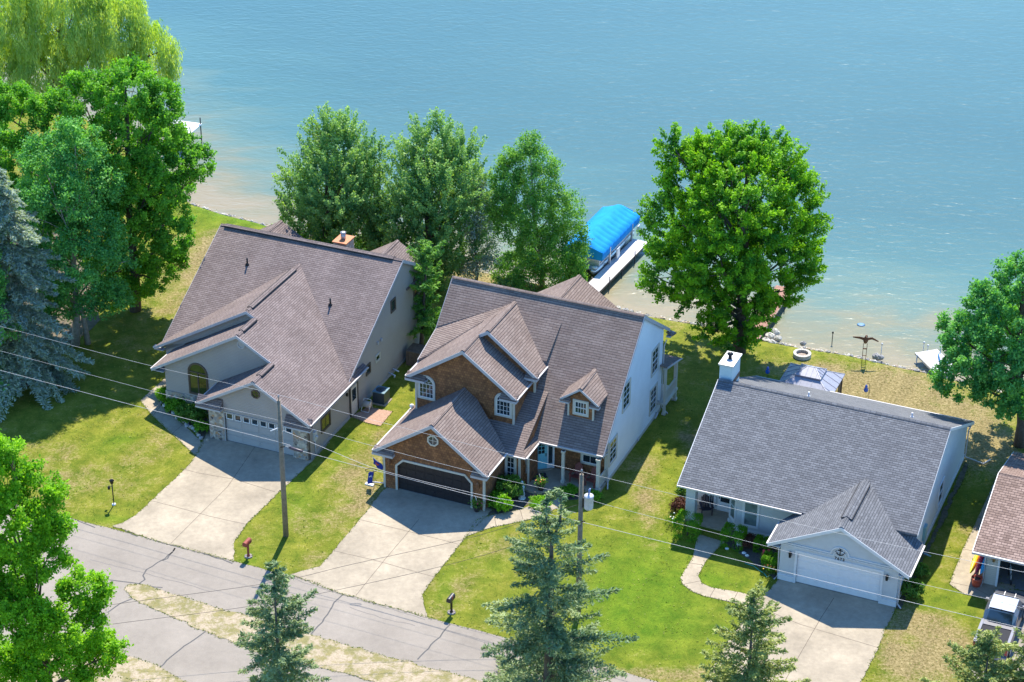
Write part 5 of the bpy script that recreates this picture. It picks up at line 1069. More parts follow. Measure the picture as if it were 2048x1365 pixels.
# ------------------------------------------------------------ grass: tufts along every paved edge and clumps over the lawns
LEAF['grass'] = leafmat('grass_blade', (0.070, 0.125, 0.010), (0.330, 0.320, 0.070), .2)
def inside(px, py, poly):
    r_ = np.zeros(px.shape, bool); n_ = len(poly)
    for i in range(n_):
        x0, y0 = poly[i][0], poly[i][1]; x1, y1 = poly[(i+1) % n_][0], poly[(i+1) % n_][1]
        c_ = ((y0 > py) != (y1 > py)) & (px < (x1-x0)*(py-y0)/((y1-y0) or 1e-9)+x0); r_ ^= c_
    return r_
rg = np.random.default_rng(77); GX, GY, GT = [], [], []
for nm, pts in PAVED:
    if nm in ('garden_bed', 'earth'): continue
    for i in range(len(pts)):
        a = np.array(pts[i][:2]); b = np.array(pts[(i+1) % len(pts)][:2]); k = int(np.linalg.norm(b-a)/.05)+1
        if k > 800: continue
        t_ = rg.random(k); q = a+(b-a)*t_[:, None]+rg.normal(0, .045, (k, 2)); keep = rg.random(k) < .75
        GX += list(q[keep, 0]); GY += list(q[keep, 1]); GT += list(rg.uniform(0, .55, keep.sum()))
nx = 70000; x_ = rg.uniform(-34, 36, nx); y_ = rg.uniform(86, 152, nx); ok = shore_dist(x_, y_) < -.6
for nm, pts in PAVED:
    if nm == 'road_median': continue
    ok &= ~inside(x_, y_, pts)
x_, y_ = x_[ok], y_[ok]; cl = np.sin(x_*1.7+np.sin(y_*1.1)*2)*np.sin(y_*1.9+np.cos(x_*.8)*2); kp = rg.random(len(x_)) < .45+.4*cl
GX = np.array(GX+list(x_[kp])); GY = np.array(GY+list(y_[kp])); GT = np.array(GT+list(np.clip(.45+.3*cl[kp]+rg.normal(0, .25, kp.sum()), 0, 1)))
n_ = len(GX); P = np.stack([GX, GY, rg.uniform(.02, .05, n_)], 1)
v, f, tn = leaves(P, unit(rg.normal(size=(n_, 3))*np.array([1, 1, .5])), unit(rg.normal(size=(n_, 3))*.6+np.array([0, 0, 1])), rg.uniform(.06, .15, n_), rg.uniform(.03, .07, n_), GT)
raw_mesh('grass', v, f, LEAF['grass'], None, tn, kind='stuff')

# ------------------------------------------------------------ shrubs and flowers
def shrub(u, v, r, h, kind, label, n=70, per=22, leaf=.11, seed=1, name='shrub', cat='shrub', group=None, ry=None, loc=None, sig=.07, z=0):
    p = loc if loc is not None else at(u, v); root = empty(name, (p[0], p[1], z), 0, label, cat, group); rg = np.random.default_rng(seed)
    C, D = crown_centres([(0, 0, h*.5, r, ry or r, h*.5)], n, .22, rg=rg); n_ = n*per; idx = np.repeat(np.arange(n), per)
    P = C[idx]+rg.normal(size=(n_, 3))*sig; P[:, 2] = np.maximum(P[:, 2], .02)
    Ls = leaf*rg.uniform(.7, 1.3, n_); ct = np.clip(rg.normal(.5, .2, n), 0, 1)
    v_, f, tn = leaves(P, unit(rg.normal(size=(n_, 3))), unit(D[idx]+rg.normal(size=(n_, 3))*.6+np.array([0, 0, .4])), Ls, Ls*.65, np.clip(ct[idx]+rg.normal(0, .15, n_), 0, 1))
    raw_mesh('foliage', v_, f, LEAF[kind], root, tn)
    m = MB()
    for k in range(4): a_ = k*1.6; m.tube([(0, 0, 0), (math.cos(a_)*r*.3, math.sin(a_)*r*.3, h*.6)], [.02, .008], 5)
    m.build('stem', BARK, root); return root
def hedge_box(u, v, wx, wy, h, label, group, seed, rz=-.4):
    p = at(u, v); root = empty('boxwood', (p.x, p.y, 0), rz, label, 'shrub', group); rg = np.random.default_rng(seed); n_ = 5200
    d = unit(rg.normal(size=(n_, 3))); d[:, 2] = np.abs(d[:, 2])*np.where(rg.random(n_) < .2, -1, 1)
    q = np.sign(d)*np.abs(d)**.45; P = q/np.maximum(np.abs(q).max(1, keepdims=True), .3)*.97; P = P*.5+d*.08
    P = P*np.array([wx, wy, h])*rg.uniform(.86, 1.03, (n_, 1)); P[:, 2] += h*.52; P[:, 2] = np.maximum(P[:, 2], .02)
    v_, f, tn = leaves(P, unit(rg.normal(size=(n_, 3))), unit(d+rg.normal(size=(n_, 3))*.6), rg.uniform(.05, .09, n_), rg.uniform(.04, .06, n_), np.clip(rg.normal(.5, .25, n_), 0, 1))
    raw_mesh('foliage', v_, f, LEAF['hedge'], root, tn); m = MB(); m.tube([(0, 0, 0), (0, 0, h*.7)], [.04, .02], 6); m.build('stem', BARK, root)
def flowers(u, v, cols, n, h, spread, label, seed, name='flower_plant', blob=.05, loc=None, z=0, gn='shrub'):
    p = loc if loc is not None else at(u, v); root = empty(name, (p[0], p[1], z), 0, label, 'flowers'); rg = np.random.default_rng(seed)
    n_ = 420; P = rg.normal(size=(n_, 3))*np.array([spread, spread, h*.2]); P[:, 2] = np.abs(P[:, 2])+rg.uniform(0, h*.7, n_)
    D = unit(P*np.array([1, 1, .3])+np.array([0, 0, .5])); v_, f, tn = leaves(P, D, unit(rg.normal(size=(n_, 3))), rg.uniform(.12, .22, n_), rg.uniform(.03, .05, n_), rg.random(n_))
    raw_mesh('foliage', v_, f, LEAF[gn], root, tn)
    for ci, c_ in enumerate(cols):
        m = MB()
        for k in range(n): x_, y_ = rg.normal(size=2)*spread*.9; m.blob((x_, y_, h*rg.uniform(.7, 1.05)), blob, blob, blob*.7, k, 6, 3, .25)
        m.build('blossom', plain('petal_%d%d%d' % tuple(int(x*99) for x in c_), c_, .6), root)
S3 = lambda x, y: (1340+x/6.823, 930+y/6.823)
hedge_box(*S3(235, 965), 1.3, 1.25, 1.25, 'clipped green box bush at the foot of the porch column', 'clipped boxwoods by the blue house', 1)
hedge_box(*S3(860, 1100), 1.2, 1.1, 1.1, 'clipped green box bush under the bay window', 'clipped boxwoods by the blue house', 2)
hedge_box(*S3(1260, 1170), .85, .75, .75, 'small clipped bush at the corner where bay wall meets garage', 'clipped boxwoods by the blue house', 3)
hedge_box(1330+680/3.211, 940+630/3.211, .9, .8, .8, 'clipped bush next to the red flowers beside the garage', 'clipped boxwoods by the blue house', 4)
shrub(*S3(1060, 1110), .6, .75, 'red', 'dark purple shrub between the two clipped bushes', 60, 26, .09, 5)
shrub(*S3(130, 640), .6, .85, 'red', 'reddish brown round shrub left of the porch column', 70, 26, .09, 6)
shrub(*S3(180, 480), .45, 1.0, 'shrub', 'leafy green shrub beside the porch under the eave corner', 60, 22, .12, 7)
flowers(*S3(60, 820), [(.75, .55, .10), (.8, .8, .75)], 6, .55, .3, 'clump of yellow and white flowers left of the clipped bush', 8)
flowers(1330+650/3.211, 940+600/3.211, [(.75, .05, .07)], 9, .8, .16, 'tall red flowers near the garage corner', 9, blob=.09)
flowers(1330+685/3.211, 940+665/3.211, [(.8, .45, .05), (.75, .10, .05)], 5, .6, .2, 'orange and yellow flowers beside the white garage corner', 10)
shrub(1820, 1192, .75, 1.0, 'shrub', 'leafy bush at the right corner of the anchor garage', 90, 24, .12, 11)
shrub(1838, 1150, .5, .6, 'shrub', 'low green plant by the side wall behind the anchor garage', 50, 22, .12, 12)
S2 = lambda x, y: (740+x/4.403, 720+y/4.403)
shrub(*S2(1230, 1215), .85, 1.5, 'shrub', 'tall dark green shrub below the narrow porch window', 120, 24, .15, 13)
shrub(*S2(1120, 1290), .7, .9, 'hedge', 'dark green bush between garage wall and hydrangea', 80, 22, .13, 14)
shrub(*S2(1175, 1330), .5, 1.0, 'bright', 'light green hydrangea bush near the walkway', 60, 20, .16, 15)
shrub(970+490/4.403, 720+1290/4.403, .8, .42, 'bright', 'low bright green ground plant beside the walkway', 90, 22, .10, 16)
shrub(970+740/4.403, 720+1190/4.403, .75, .4, 'hedge', 'low dark plant in front of the porch column', 80, 22, .10, 17)
shrub(970+960/4.403, 720+1225/4.403, .6, .4, 'hedge', 'low dark plant at the corner of the porch under the railing', 60, 22, .10, 18)
S1 = lambda x, y: (290+x/4.015, 600+y/4.015)
shrub(*S1(145, 810), .45, .95, 'bright', 'yellow green shrub at the left corner of the stone base', 60, 20, .12, 19)
shrub(*S1(250, 880), .8, .7, 'hedge', 'low dark shrub under the arched window', 90, 24, .12, 20)
shrub(*S1(370, 965), .95, .95, 'shrub', 'largest dark shrub in the bed left of the stone pillar', 130, 24, .13, 21)
shrub(*S1(465, 1060), .55, .65, 'hedge', 'small dark shrub at the foot of the left stone pillar', 60, 22, .11, 22)
flowers(*S1(200, 830), [(.8, .7, .08)], 5, .5, .25, 'yellow lilies in the bed below the stone wall', 23); flowers(*S1(360, 960), [(.8, .7, .08)], 3, 1.1, .2, 'single yellow lily rising from the dark shrubs', 24)
shrub(5, 800, 1.1, 1.5, 'shrub', 'green bush at the left edge below the drooping spruce', 150, 24, .14, 25)
shrub(1150, 575, .9, 1.2, 'birch', 'small bush on the shore beside the aluminium dock', 90, 22, .15, 26)
shrub(1015, 590, 1.0, 1.3, 'silver', 'pale leafy bush on the bank between maple and birch', 90, 20, .15, 27)
shrub(740, 520, 1.4, 1.4, 'silver', 'pale bush on the bank in front of the first spiky maple', 120, 22, .16, 28)
shrub(1030, 545, 1.2, 1.6, 'silver', 'pale tall bush on the bank behind the birch', 100, 20, .16, 29)
# ------------------------------------------------------------ poles and wires
WOODP = plain('weathered_pole', (0.20, 0.165, 0.12), .9, var=.25, scale=5)
P1 = at(572, 1072); P2 = at(1156, 1230); DIRW = (P2-P1).normalized(); NW = V3(-DIRW.y, DIRW.x, 0)
def pole(p, h, label, r=.17):
    root = empty('utility_pole', p, 0, label, 'utility pole', 'poles carrying the street wires'); m = MB()
    m.tube([(0, 0, -.1), (0, 0, h*.5), (0, 0, h)], [r, r*.85, r*.68], 14); m.build('shaft', WOODP, root)
    m = MB(); m.lathe((0, 0, h), [(.03, 0), (.03, .18), (.07, .2), (.05, .3), (.02, .34)], 10); m.build('insulator', plain('insulator_grey', (.25, .24, .25), .3), root)
    return root
pa = pole(P1, 9.35, 'weathered wooden utility pole between the two left driveways'); pb = pole(P2, 9.35, 'wooden utility pole with grey transformer, rising behind the tallest spruce')
tl = MB(); tl.lathe((.42, -.1, 7.2), [(.05, 0), (.24, .02), (.26, .1), (.26, .78), (.28, .8), (.26, .86), (.05, .92)], 18)
tr = tl.build('transformer', plain('transformer_grey', (.48, .49, .52), .4), pb)
m = MB(); m.tube([(.42, -.1, 8.1), (.48, -.1, 8.5)], .04, 8); m.lathe((.42, -.1, 8.1), [(.06, 0), (.04, .1), (.06, .12), (.04, .2), (.06, .22), (.02, .34)], 10); m.build('bushing', plain('bushing_blue', (.12, .2, .42), .4), tr)
m = MB(); m.box(.1, .25, -.14, -.02, 7.3, 7.9); m.tube([(.15, -.1, 8.3), (.3, -.2, 8.9), (.02, 0, 9.4)], .015, 5); m.build('bracket', BRASS, pb)
for pr, h in ((pa, 6.3), (pb, 6.4)):
    m = MB(); m.bar((-.02, -.2, h), (.25, -.28, h+.1), .05); m.build('bracket', BRASS, pr)
m = MB(); m.bar((-.1, -.1, 7.55), (-.55, -.2, 7.4), .04); m.build('spacer_arm', TRIMW, pa)
WIREL = plain('aluminium_wire', (.50, .48, .46), .5, .2, var=.05); WIRED = plain('black_cable', (.045, .035, .03), .6)
def wire(px, label, mat=WIREL, r=.011, off=0.0, name='overhead_wire', cat='wire', pl=None, ext=True, ext0=True):
    p0, nn = pl or (P1+NW*off, NW)
    P = [on_plane(u, v, p0, nn) for u, v in px]; out = []
    if ext or ext0: P = [P[0]+(P[0]-P[1]).normalized()*14]+P
    if ext: P = P+[P[-1]+(P[-1]-P[-2]).normalized()*14]
    n_ = len(P)
    for i in range(n_-1):        # smooth Catmull-Rom through the measured points
        a, b_, c_, d_ = P[max(i-1, 0)], P[i], P[i+1], P[min(i+2, n_-1)]
        for k in range(8):
            t_ = k/8; out.append(.5*((2*b_)+(c_-a)*t_+(2*a-5*b_+4*c_-d_)*t_*t_+(3*b_-a-3*c_+d_)*t_**3))
    out.append(P[-1]); m = MB(); m.tube(out, r, 5)
    o = m.build(name, mat); return tag(o, label, cat, 'wires strung along the street')
wire([(0, 653), (290, 729), (556, 790), (735, 838), (1054, 918), (1159, 943), (1380, 997), (1700, 1072), (2048, 1145)], 'topmost bare wire touching the tops of both utility poles', r=.008)
wire([(0, 702), (290, 779), (390, 804), (557, 841), (741, 891), (981, 953), (1149, 991), (1250, 1020), (1700, 1135), (1986, 1201), (2048, 1217)], 'middle bare wire running just below the top wire', r=.008)
wire([(0, 741), (290, 817), (563, 886), (577, 895), (717, 933), (769, 946), (970, 998), (1054, 1018), (1157, 1043), (1330, 1085), (1700, 1176), (2040, 1256)], 'lowest thicker cable with a splice case right of the first pole', r=.012, off=-.15)
wire([(566, 861), (669, 905), (770, 943), (970, 992), (1065, 1007), (1152, 1026)], 'twisted service cable between the two poles above the dark garage door', r=.011, off=-.12, ext=False, ext0=False)
a_ = on_plane(577, 895, P1-NW*.15, NW); b_ = on_plane(606, 904, P1-NW*.15, NW); m = MB(); m.tube([a_, a_.lerp(b_, .1), a_.lerp(b_, .9), b_], [.03, .09, .09, .03], 10); tag(m.build('splice_case', plain('splice_dark', (.06, .04, .05), .4)), 'dark cylinder hanging on the lowest cable beside the left pole', 'cable splice')
c_ = on_plane(742, 938, P1-NW*.15, NW); m = MB(); m.tube([c_+V3(.32*math.cos(t_), 0, .12*math.sin(t_)-.1) for t_ in np.linspace(0, 2*math.pi*2, 40)], .018, 5); tag(m.build('cable_coil', WIRED), 'slack loop of black cable hanging above the lawn between the driveways', 'cable')
for px, lb in (([(207, 1212), (540, 1166), (700, 1130), (932, 1078), (1065, 1038), (1155, 1010)], 'dark service cable crossing the middle driveway to the right pole'), ([(207, 1251), (542, 1206), (880, 1134), (1060, 1080), (1155, 1035)], 'thin dark cable crossing the road below the other service cable')):
    g0 = at(207, 1330); dd = (P2-g0).normalized(); wire(px, lb, WIRED, .011, pl=(P2, V3(-dd.y, dd.x, 0)), ext=False)

# ------------------------------------------------------------ roadside things
def mailbox(px, mat, label, post=None, rz=-.4):
    p = at(*px); root = empty('mailbox', p, rz, label, 'mailbox', 'mailboxes beside the road'); m = MB(); m.box(-.05, .05, -.05, .05, 0, .92); m.box(-.05, .05, -.3, .22, .86, .92); m.build('post', post or mat, root)
    m = MB(); pr = [(-.14, 0), (.14, 0), (.14, .16)]+[(.14*math.cos(t_), .16+.12*math.sin(t_)) for t_ in np.linspace(.3, math.pi-.3, 7)]+[(-.14, .16)]
    m.prism([(x_, -.38, .93+z_) for x_, z_ in pr], (0, .62, 0)); bx = m.build('box', mat, root); m = MB(); m.box(.145, .16, -.2, -.16, 1.08, 1.3); m.build('flag', plain('red_flag', (.6, .05, .04), .5), bx)
    m = MB()
    for k in range(9): t_ = k*.7; m.blob((.17*math.cos(t_), .17*math.sin(t_), .04), .085, .07, .06, k, 7, 4, .25)
    m.build('stone_ring', plain('pale_stone', (.36, .30, .27), .9, var=.2), root)
mailbox((497, 1114), plain('barn_red', (.26, .05, .03), .7), 'red mailbox on a red post beside the left utility pole')
mailbox((903, 1226), plain('black_box', (.02, .02, .022), .4), 'black mailbox on a dark post right of the middle driveway', BRASS)
root = empty('lamp_post', at(228, 1010), -.4, 'thin black yard lamp on the lawn left of the first driveway', 'lamp post'); m = MB(); m.tube([(0, 0, 0), (0, 0, 1.55)], .035, 8); m.bar((0, 0, 1.3), (-.25, 0, 1.32), .03); m.build('post', BRASS, root)
m = MB(); m.lathe((0, 0, 1.5), [(.05, 0), (.10, .05), (.12, .22), (.16, .24), (.03, .36)], 10); m.build('lantern', BRASS, root); m = MB(); m.lathe((-.25, 0, 1.02), [(.03, 0), (.08, .05), (.08, .2), (.02, .26)], 10); m.build('hanging_lantern', BRASS, root); m = MB(); m.lathe((0, 0, .0), [(.13, 0), (.12, .08), (.03, .1)], 10); m.build('base', TRIMW, root)
# rocks edging the flower bed of the left house
rk = random.Random(4); ROCKM = [plain('rock_pale', (.48, .45, .40), .9, var=.25, scale=5), plain('rock_grey', (.30, .29, .28), .9, var=.25, scale=5), plain('rock_tan', (.42, .34, .25), .9, var=.25, scale=5)]
edge = [at(*S1(x, y)) for x, y in ((130, 830), (190, 880), (250, 940), (310, 985), (370, 1030), (420, 1080), (450, 1120), (500, 1130))]
rl = wobble(edge, False, .12, .26, 9); i = 0
for p in rl:
    m = MB(); s_ = rk.uniform(.10, .18); m.blob((0, 0, s_*.5), s_, s_*rk.uniform(.7, 1.1), s_*.7, i, 8, 5, .18); i += 1
    o = m.build('bed_rock', ROCKM[i % 3], None, (p.x, p.y, 0)); o.rotation_euler[2] = rk.uniform(0, 3); tag(o, 'fist to head sized rock edging the flower bed beside the left walkway', 'rock', 'rocks edging the left flower bed')
# ------------------------------------------------------------ riprap along the shore
def riprap(name, x0, x1, dens, w, zoff, seed, s0=.09, s1=.24):
    r_ = random.Random(seed); mbs = [MB(), MB(), MB()]; x = x0
    while x < x1:
        x += r_.expovariate(dens); y = float(np.interp(x, SH[:, 0], SH[:, 1]))+r_.gauss(-.15, w); s_ = r_.uniform(s0, s1); d = float(shore_dist(np.array([x]), np.array([y]))[0])
        z = -.8*float(smooth(-1.5, .5, d)); mbs[r_.randrange(3)].blob((x, y, z+s_*.2), s_*r_.uniform(.8, 1.3), s_, s_*.75, r_.randrange(9999), 7, 4, .22)
    root = empty(name, (0, 0, 0)); return mbs
def join_mb(ms, mats, name, label):
    V_, F_, mi = [], [], []
    for k, mb in enumerate(ms):
        o = len(V_); V_ += mb.v; F_ += [[j+o for j in f] for f in mb.f]; mi += [k]*len(mb.f)
    me = bpy.data.meshes.new(name); me.from_pydata(V_, [], F_); me.update()
    for mt in mats: me.materials.append(mt)
    me.polygons.foreach_set('material_index', mi); o = bpy.data.objects.new(name, me); S.collection.objects.link(o); return tag(o, label, 'rocks', kind='stuff')
def rip(x0, x1, dens, w, seed, label, s0=.09, s1=.24):
    r_ = random.Random(seed); mbs = [MB(), MB(), MB()]; x = x0
    while x < x1:
        x += r_.expovariate(dens); y = float(np.interp(x, SH[:, 0], SH[:, 1]))+r_.gauss(-.2, w); s_ = r_.uniform(s0, s1); d = float(shore_dist(np.array([x]), np.array([y]))[0])
        z = -.8*float(smooth(-1.5, .5, np.array(d))); mbs[r_.randrange(3)].blob((x, y, z+s_*.2), s_*r_.uniform(.8, 1.3), s_, s_*.75, r_.randrange(9999), 7, 4, .22)
    return join_mb(mbs, ROCKM, 'shore_rocks', label)
rip(3, 15.4, 10, .25, 3, 'band of pale rocks along the water behind the cedar house'); rip(17.2, 36, 22, .30, 4, 'band of small pale riprap along the water behind the anchor house', .07, .2); rip(-30, -8, 9, .3, 5, 'low dark rocks at the water behind the taupe house', .08, .2)
for k, (u, v, s_) in enumerate([(1540, 676, .38), (1548, 668, .42), (1532, 684, .33), (1544, 688, .3), (1556, 680, .3), (1606, 690, .24), (1752, 716, .32), (1760, 718, .28)]):
    p = at(u, v, -.3); m = MB(); m.blob((0, 0, 0), s_, s_*.85, s_*.7, k+50, 9, 6, .14); o = m.build('boulder', ROCKM[1 if k in (5, 6, 7) else 0], None, (p.x, p.y, -.2)); tag(o, ['pale boulder in the middle of the pile where the brown dock meets the shore', 'largest pale boulder at the top of the pile beside the brown dock', 'pale boulder at the left end of the pile beside the brown dock', 'small pale boulder at the lawn side of the pile beside the brown dock', 'small pale boulder at the right end of the pile beside the brown dock', 'dark boulder at the water just above the round fire pit', 'left one of the two dark boulders right of the bird sculpture', 'right one of the two dark boulders right of the bird sculpture'][k], 'boulder', 'dark shore boulders' if k > 4 else 'boulders beside the brown dock')

# ------------------------------------------------------------ docks, lift and boat
def dock(name, a, b_, w, mat, label, pmat, z=.12, posts=5, plank=.28, leg='post'):
    a, b_ = Vector((a[0], a[1], 0)), Vector((b_[0], b_[1], 0)); d = (b_-a); L_ = d.length; rz = math.atan2(d.y, d.x)-math.pi/2
    root = empty(name, a, rz, label, 'dock'); m = MB(); n_ = int(L_/plank)
    for i in range(n_): m.box(-w/2, w/2, i*L_/n_+.012, (i+1)*L_/n_, z-.04, z)
    m.build('deck', mat, root); m = MB(); m.box(-w/2-.04, -w/2, 0, L_, z-.16, z+.01); m.box(w/2, w/2+.04, 0, L_, z-.16, z+.01); m.build_each('side_rail', pmat, root)
    for i in range(posts):
        for sx in (-1, 1): m = MB(); m.tube([(sx*(w/2+.08), .6+(L_-1)*i/(posts-1), -2), (sx*(w/2+.08), .6+(L_-1)*i/(posts-1), z+(.45 if (i % 2 and sx > 0) else .08))], .04, 8); m.build(leg, pmat, root)
    return root
ALUD = concrete('grey_decking', (.62, .60, .60)); ALU = plain('aluminium', (.55, .56, .57), .35, .6)
dock('dock', (5.2, 136.2), (9.75, 145.6), 1.25, ALUD, 'long light grey dock beside the blue covered boat', BRONZE, z=.08)
REDW = plain('red_brown_planks', (.30, .15, .10), .85, var=.3, scale=4)
dock('dock', (16.55, 130.0), (19.9, 138.0), 1.25, REDW, 'reddish brown wooden dock behind the big maple', BRONZE, z=.1)
root = dock('dock', (29.6, 125.4), (28.6, 128.4), 1.6, ALUD, 'short white dock under the dark tree at right', ALU, z=.12, posts=2)
root = empty('deck_chair', (29.4, 126.0, .12), 1.3, 'blue folding chair on the short white dock', 'chair'); BLUE = plain('blue_fabric', (.05, .22, .45), .8)
m = MB(); m.box(-.25, .25, -.25, .25, .35, .39); m.build('seat', BLUE, root); m = MB(); m.prism([(-.25, .25, .36), (.25, .25, .36), (.25, .45, .95), (-.25, .45, .95)], (0, .03, 0)); m.build('backrest', BLUE, root)
for sx in (-1, 1): m = MB(); m.tube([(sx*.26, -.25, 0), (sx*.26, -.25, .58), (sx*.26, .3, .58)], .015, 6); m.tube([(sx*.26, .3, 0), (sx*.26, .25, .36)], .015, 6); m.build('leg', ALU, root)
# pontoon boat: local y along the boat away from the shore
bo = V3(5.35, 141.1, 0); rzb = math.atan2(147.3-141.0, 8.3-5.4)-math.pi/2; BL = 7.0
root = empty('pontoon_boat', bo, rzb, 'silver pontoon boat resting on a lift under the blue cover', 'boat')
for sx in (-1, 1): m = MB(); m.tube([(sx*.95, -1.0, .35), (sx*.95, -.6, .12), (sx*.95, 0, .02), (sx*.95, BL-.3, .02), (sx*.95, BL, .1)], [.05, .22, .31, .31, .2], 14); m.build('pontoon', ALU, root)
m = MB(); m.box(-1.25, 1.25, -.8, BL-.2, .34, .42); m.build('deck', plain('boat_deck', (.30, .34, .38), .7), root)
m = MB()
for sx in (-1, 1): m.box(sx*1.2-.02, sx*1.2+.02, -.1, BL-.4, .42, 1.0)
m.box(-1.2, 1.2, -.12, -.08, .42, 1.0); m.box(-1.2, 1.2, BL-.42, BL-.38, .42, 1.0); fe = m.build('fence_panel', plain('boat_panel', (.62, .64, .66), .35, .3), root)
m = MB()
for sx in (-1, 1): m.box(sx*1.225-.01, sx*1.225+.01, 0, BL-.6, .6, .68)
m.build('stripe', plain('boat_stripe', (.12, .14, .2), .4), fe)
m = MB(); m.lathe((1.05, -.55, .42), [(.2, 0), (.2, .1), (.05, .12)], 14); m.build('bow_light', TRIMW, root)
root = empty('boat_lift', bo, rzb, 'aluminium boat lift frame with a bright blue canvas canopy', 'boat lift')
hw, ze, zr, y0, y1 = 1.55, 1.65, 2.35, -.35, 7.1
cvm, n, l, b = nt('blue_canvas'); c0 = co(n); nn_ = noise(n, l, c0, 1.5, 3); l.new(ramp_out(n, l, nn_.outputs[0], .3, .7, (.008, .22, .62), (.012, .28, .72)), b.inputs['Base Color']); b.inputs['Roughness'].default_value = .85; b.inputs['Specular IOR Level'].default_value = .15
V_, F_ = [], []; NY = 66
for j in range(NY+1):
    t_ = j/NY; y_ = y0+(y1-y0)*t_; e = min(1, t_/.06, (1-t_)/.06); rib = .085*(1-abs(math.sin(math.pi*t_*11))**.5)
    zz = zr-(1-min(1, e))*.25
    for x_, z_ in ((-hw, ze-.65), (-hw, ze), (-hw*.55, ze+(zz-ze)*.48), (-.12, zz), (.12, zz), (hw*.35, ze+(zz-ze)*.70-rib), (hw*.7, ze+(zz-ze)*.32-rib), (hw, ze), (hw, ze-.65)): V_.append((x_, y_, z_))
for j in range(NY):
    for i in range(8): a = j*9+i; F_.append([a, a+1, a+10, a+9])
me = np.array(V_); o = raw_mesh('canopy', me, np.array(F_), cvm, root)
s_ = o.modifiers.new('solid', 'SOLIDIFY'); s_.thickness = .03
m = MB()
for y_ in (y0, y1-.02): m.prism([(-hw, y_, ze-.65), (hw, y_, ze-.65), (hw, y_, ze), (.12, y_, zr-.25), (-.12, y_, zr-.25), (-hw, y_, ze)], (0, .02, 0))
m.build_each('canopy_end', cvm, root)
for sx in (-1, 1):
    for y_ in (1.2, 5.6): m = MB(); m.box(sx*1.5-.07, sx*1.5+.07, y_-.07, y_+.07, -2, 1.5); m.build('post', ALU, root)
m = MB(); m.box(-1.5, 1.5, 1.1, 1.3, -.42, -.3); m.box(-1.5, 1.5, 5.5, 5.7, -.42, -.3); m.build_each('cradle', ALU, root)
m = MB(); m.box(1.62, 1.72, 2.2, 2.7, .1, .9); m.box(1.62, 1.72, 6.3, 6.7, .2, 1.0); m.build_each('winch_box', TRIMW, root)
# far lift at upper left
root = empty('boat_lift', (-27.6, 163.6, 0), -.3, 'boat lift with flat white canopy out on the water at left', 'boat lift'); m = MB(); m.box(-1.2, 1.3, -1.1, 1.1, 1.45, 1.55); m.build('canopy', TRIMW, root)
for sx in (-1.1, 1.2):
    for sy in (-1.0, 1.0): m = MB(); m.tube([(sx, sy, -2), (sx, sy, 1.5 if sx < 0 else 2.1)], .05, 8); m.build('post', BRASS, root)
m = MB(); m.box(-1.1, 1.2, -1.0, -.9, .2, .3); m.box(-1.1, 1.2, .9, 1.0, .2, .3); m.build_each('rail', BRASS, root)
p = at(1722, 650, -.5); m = MB(); m.lathe((0, 0, -.05), [(.2, 0), (.3, .05), (.2, .09), (.1, .1)], 16); o = m.build('float', plain('float_blue', (.07, .18, .30), .6), None, (p.x, p.y, -.5)); tag(o, 'round blue float lying on the shallow water', 'float')
for i, (u, v) in enumerate([(1664, 686), (1762, 709), (1846, 706), (1854, 712)]):
    p = at(u, v, -.5); m = MB(); m.tube([(0, 0, -.8), (0, 0, .75)], .03, 6); m.lathe((0, 0, .75), [(.06, 0), (.08, .1), (.02, .14)], 8); o = m.build('marker_stake', BRASS if i == 0 else TRIMW, None, (p.x, p.y, -.5))
    tag(o, ['dark stake in the water left of the bird sculpture', 'pale stake at the rocks right of the bird sculpture', 'pale stake beside the short white dock, nearer the water', 'pale stake beside the short white dock, nearer the tree'][i], 'stake')
# ------------------------------------------------------------ lake side garden of the anchor house
p = at(1604, 713); root = empty('fire_pit', p, 0, 'round fire pit of pale blocks on the lake side lawn', 'fire pit')
for k in range(18):
    a_ = k*math.pi*2/18; m = MB(); f2 = [(r_*math.cos(a_+q), r_*math.sin(a_+q), 0) for r_, q in ((.42, -.155), (.62, -.165), (.62, .165), (.42, .155))]; m.prism(f2, (0, 0, .28)); m.build('block', ROCKM[0], root)
m = MB(); m.lathe((0, 0, 0), [(.42, 0), (.42, .06), (.2, .12)], 18); m.build('ash_bed', plain('ash', (.30, .24, .20), .95, var=.3, scale=12), root)
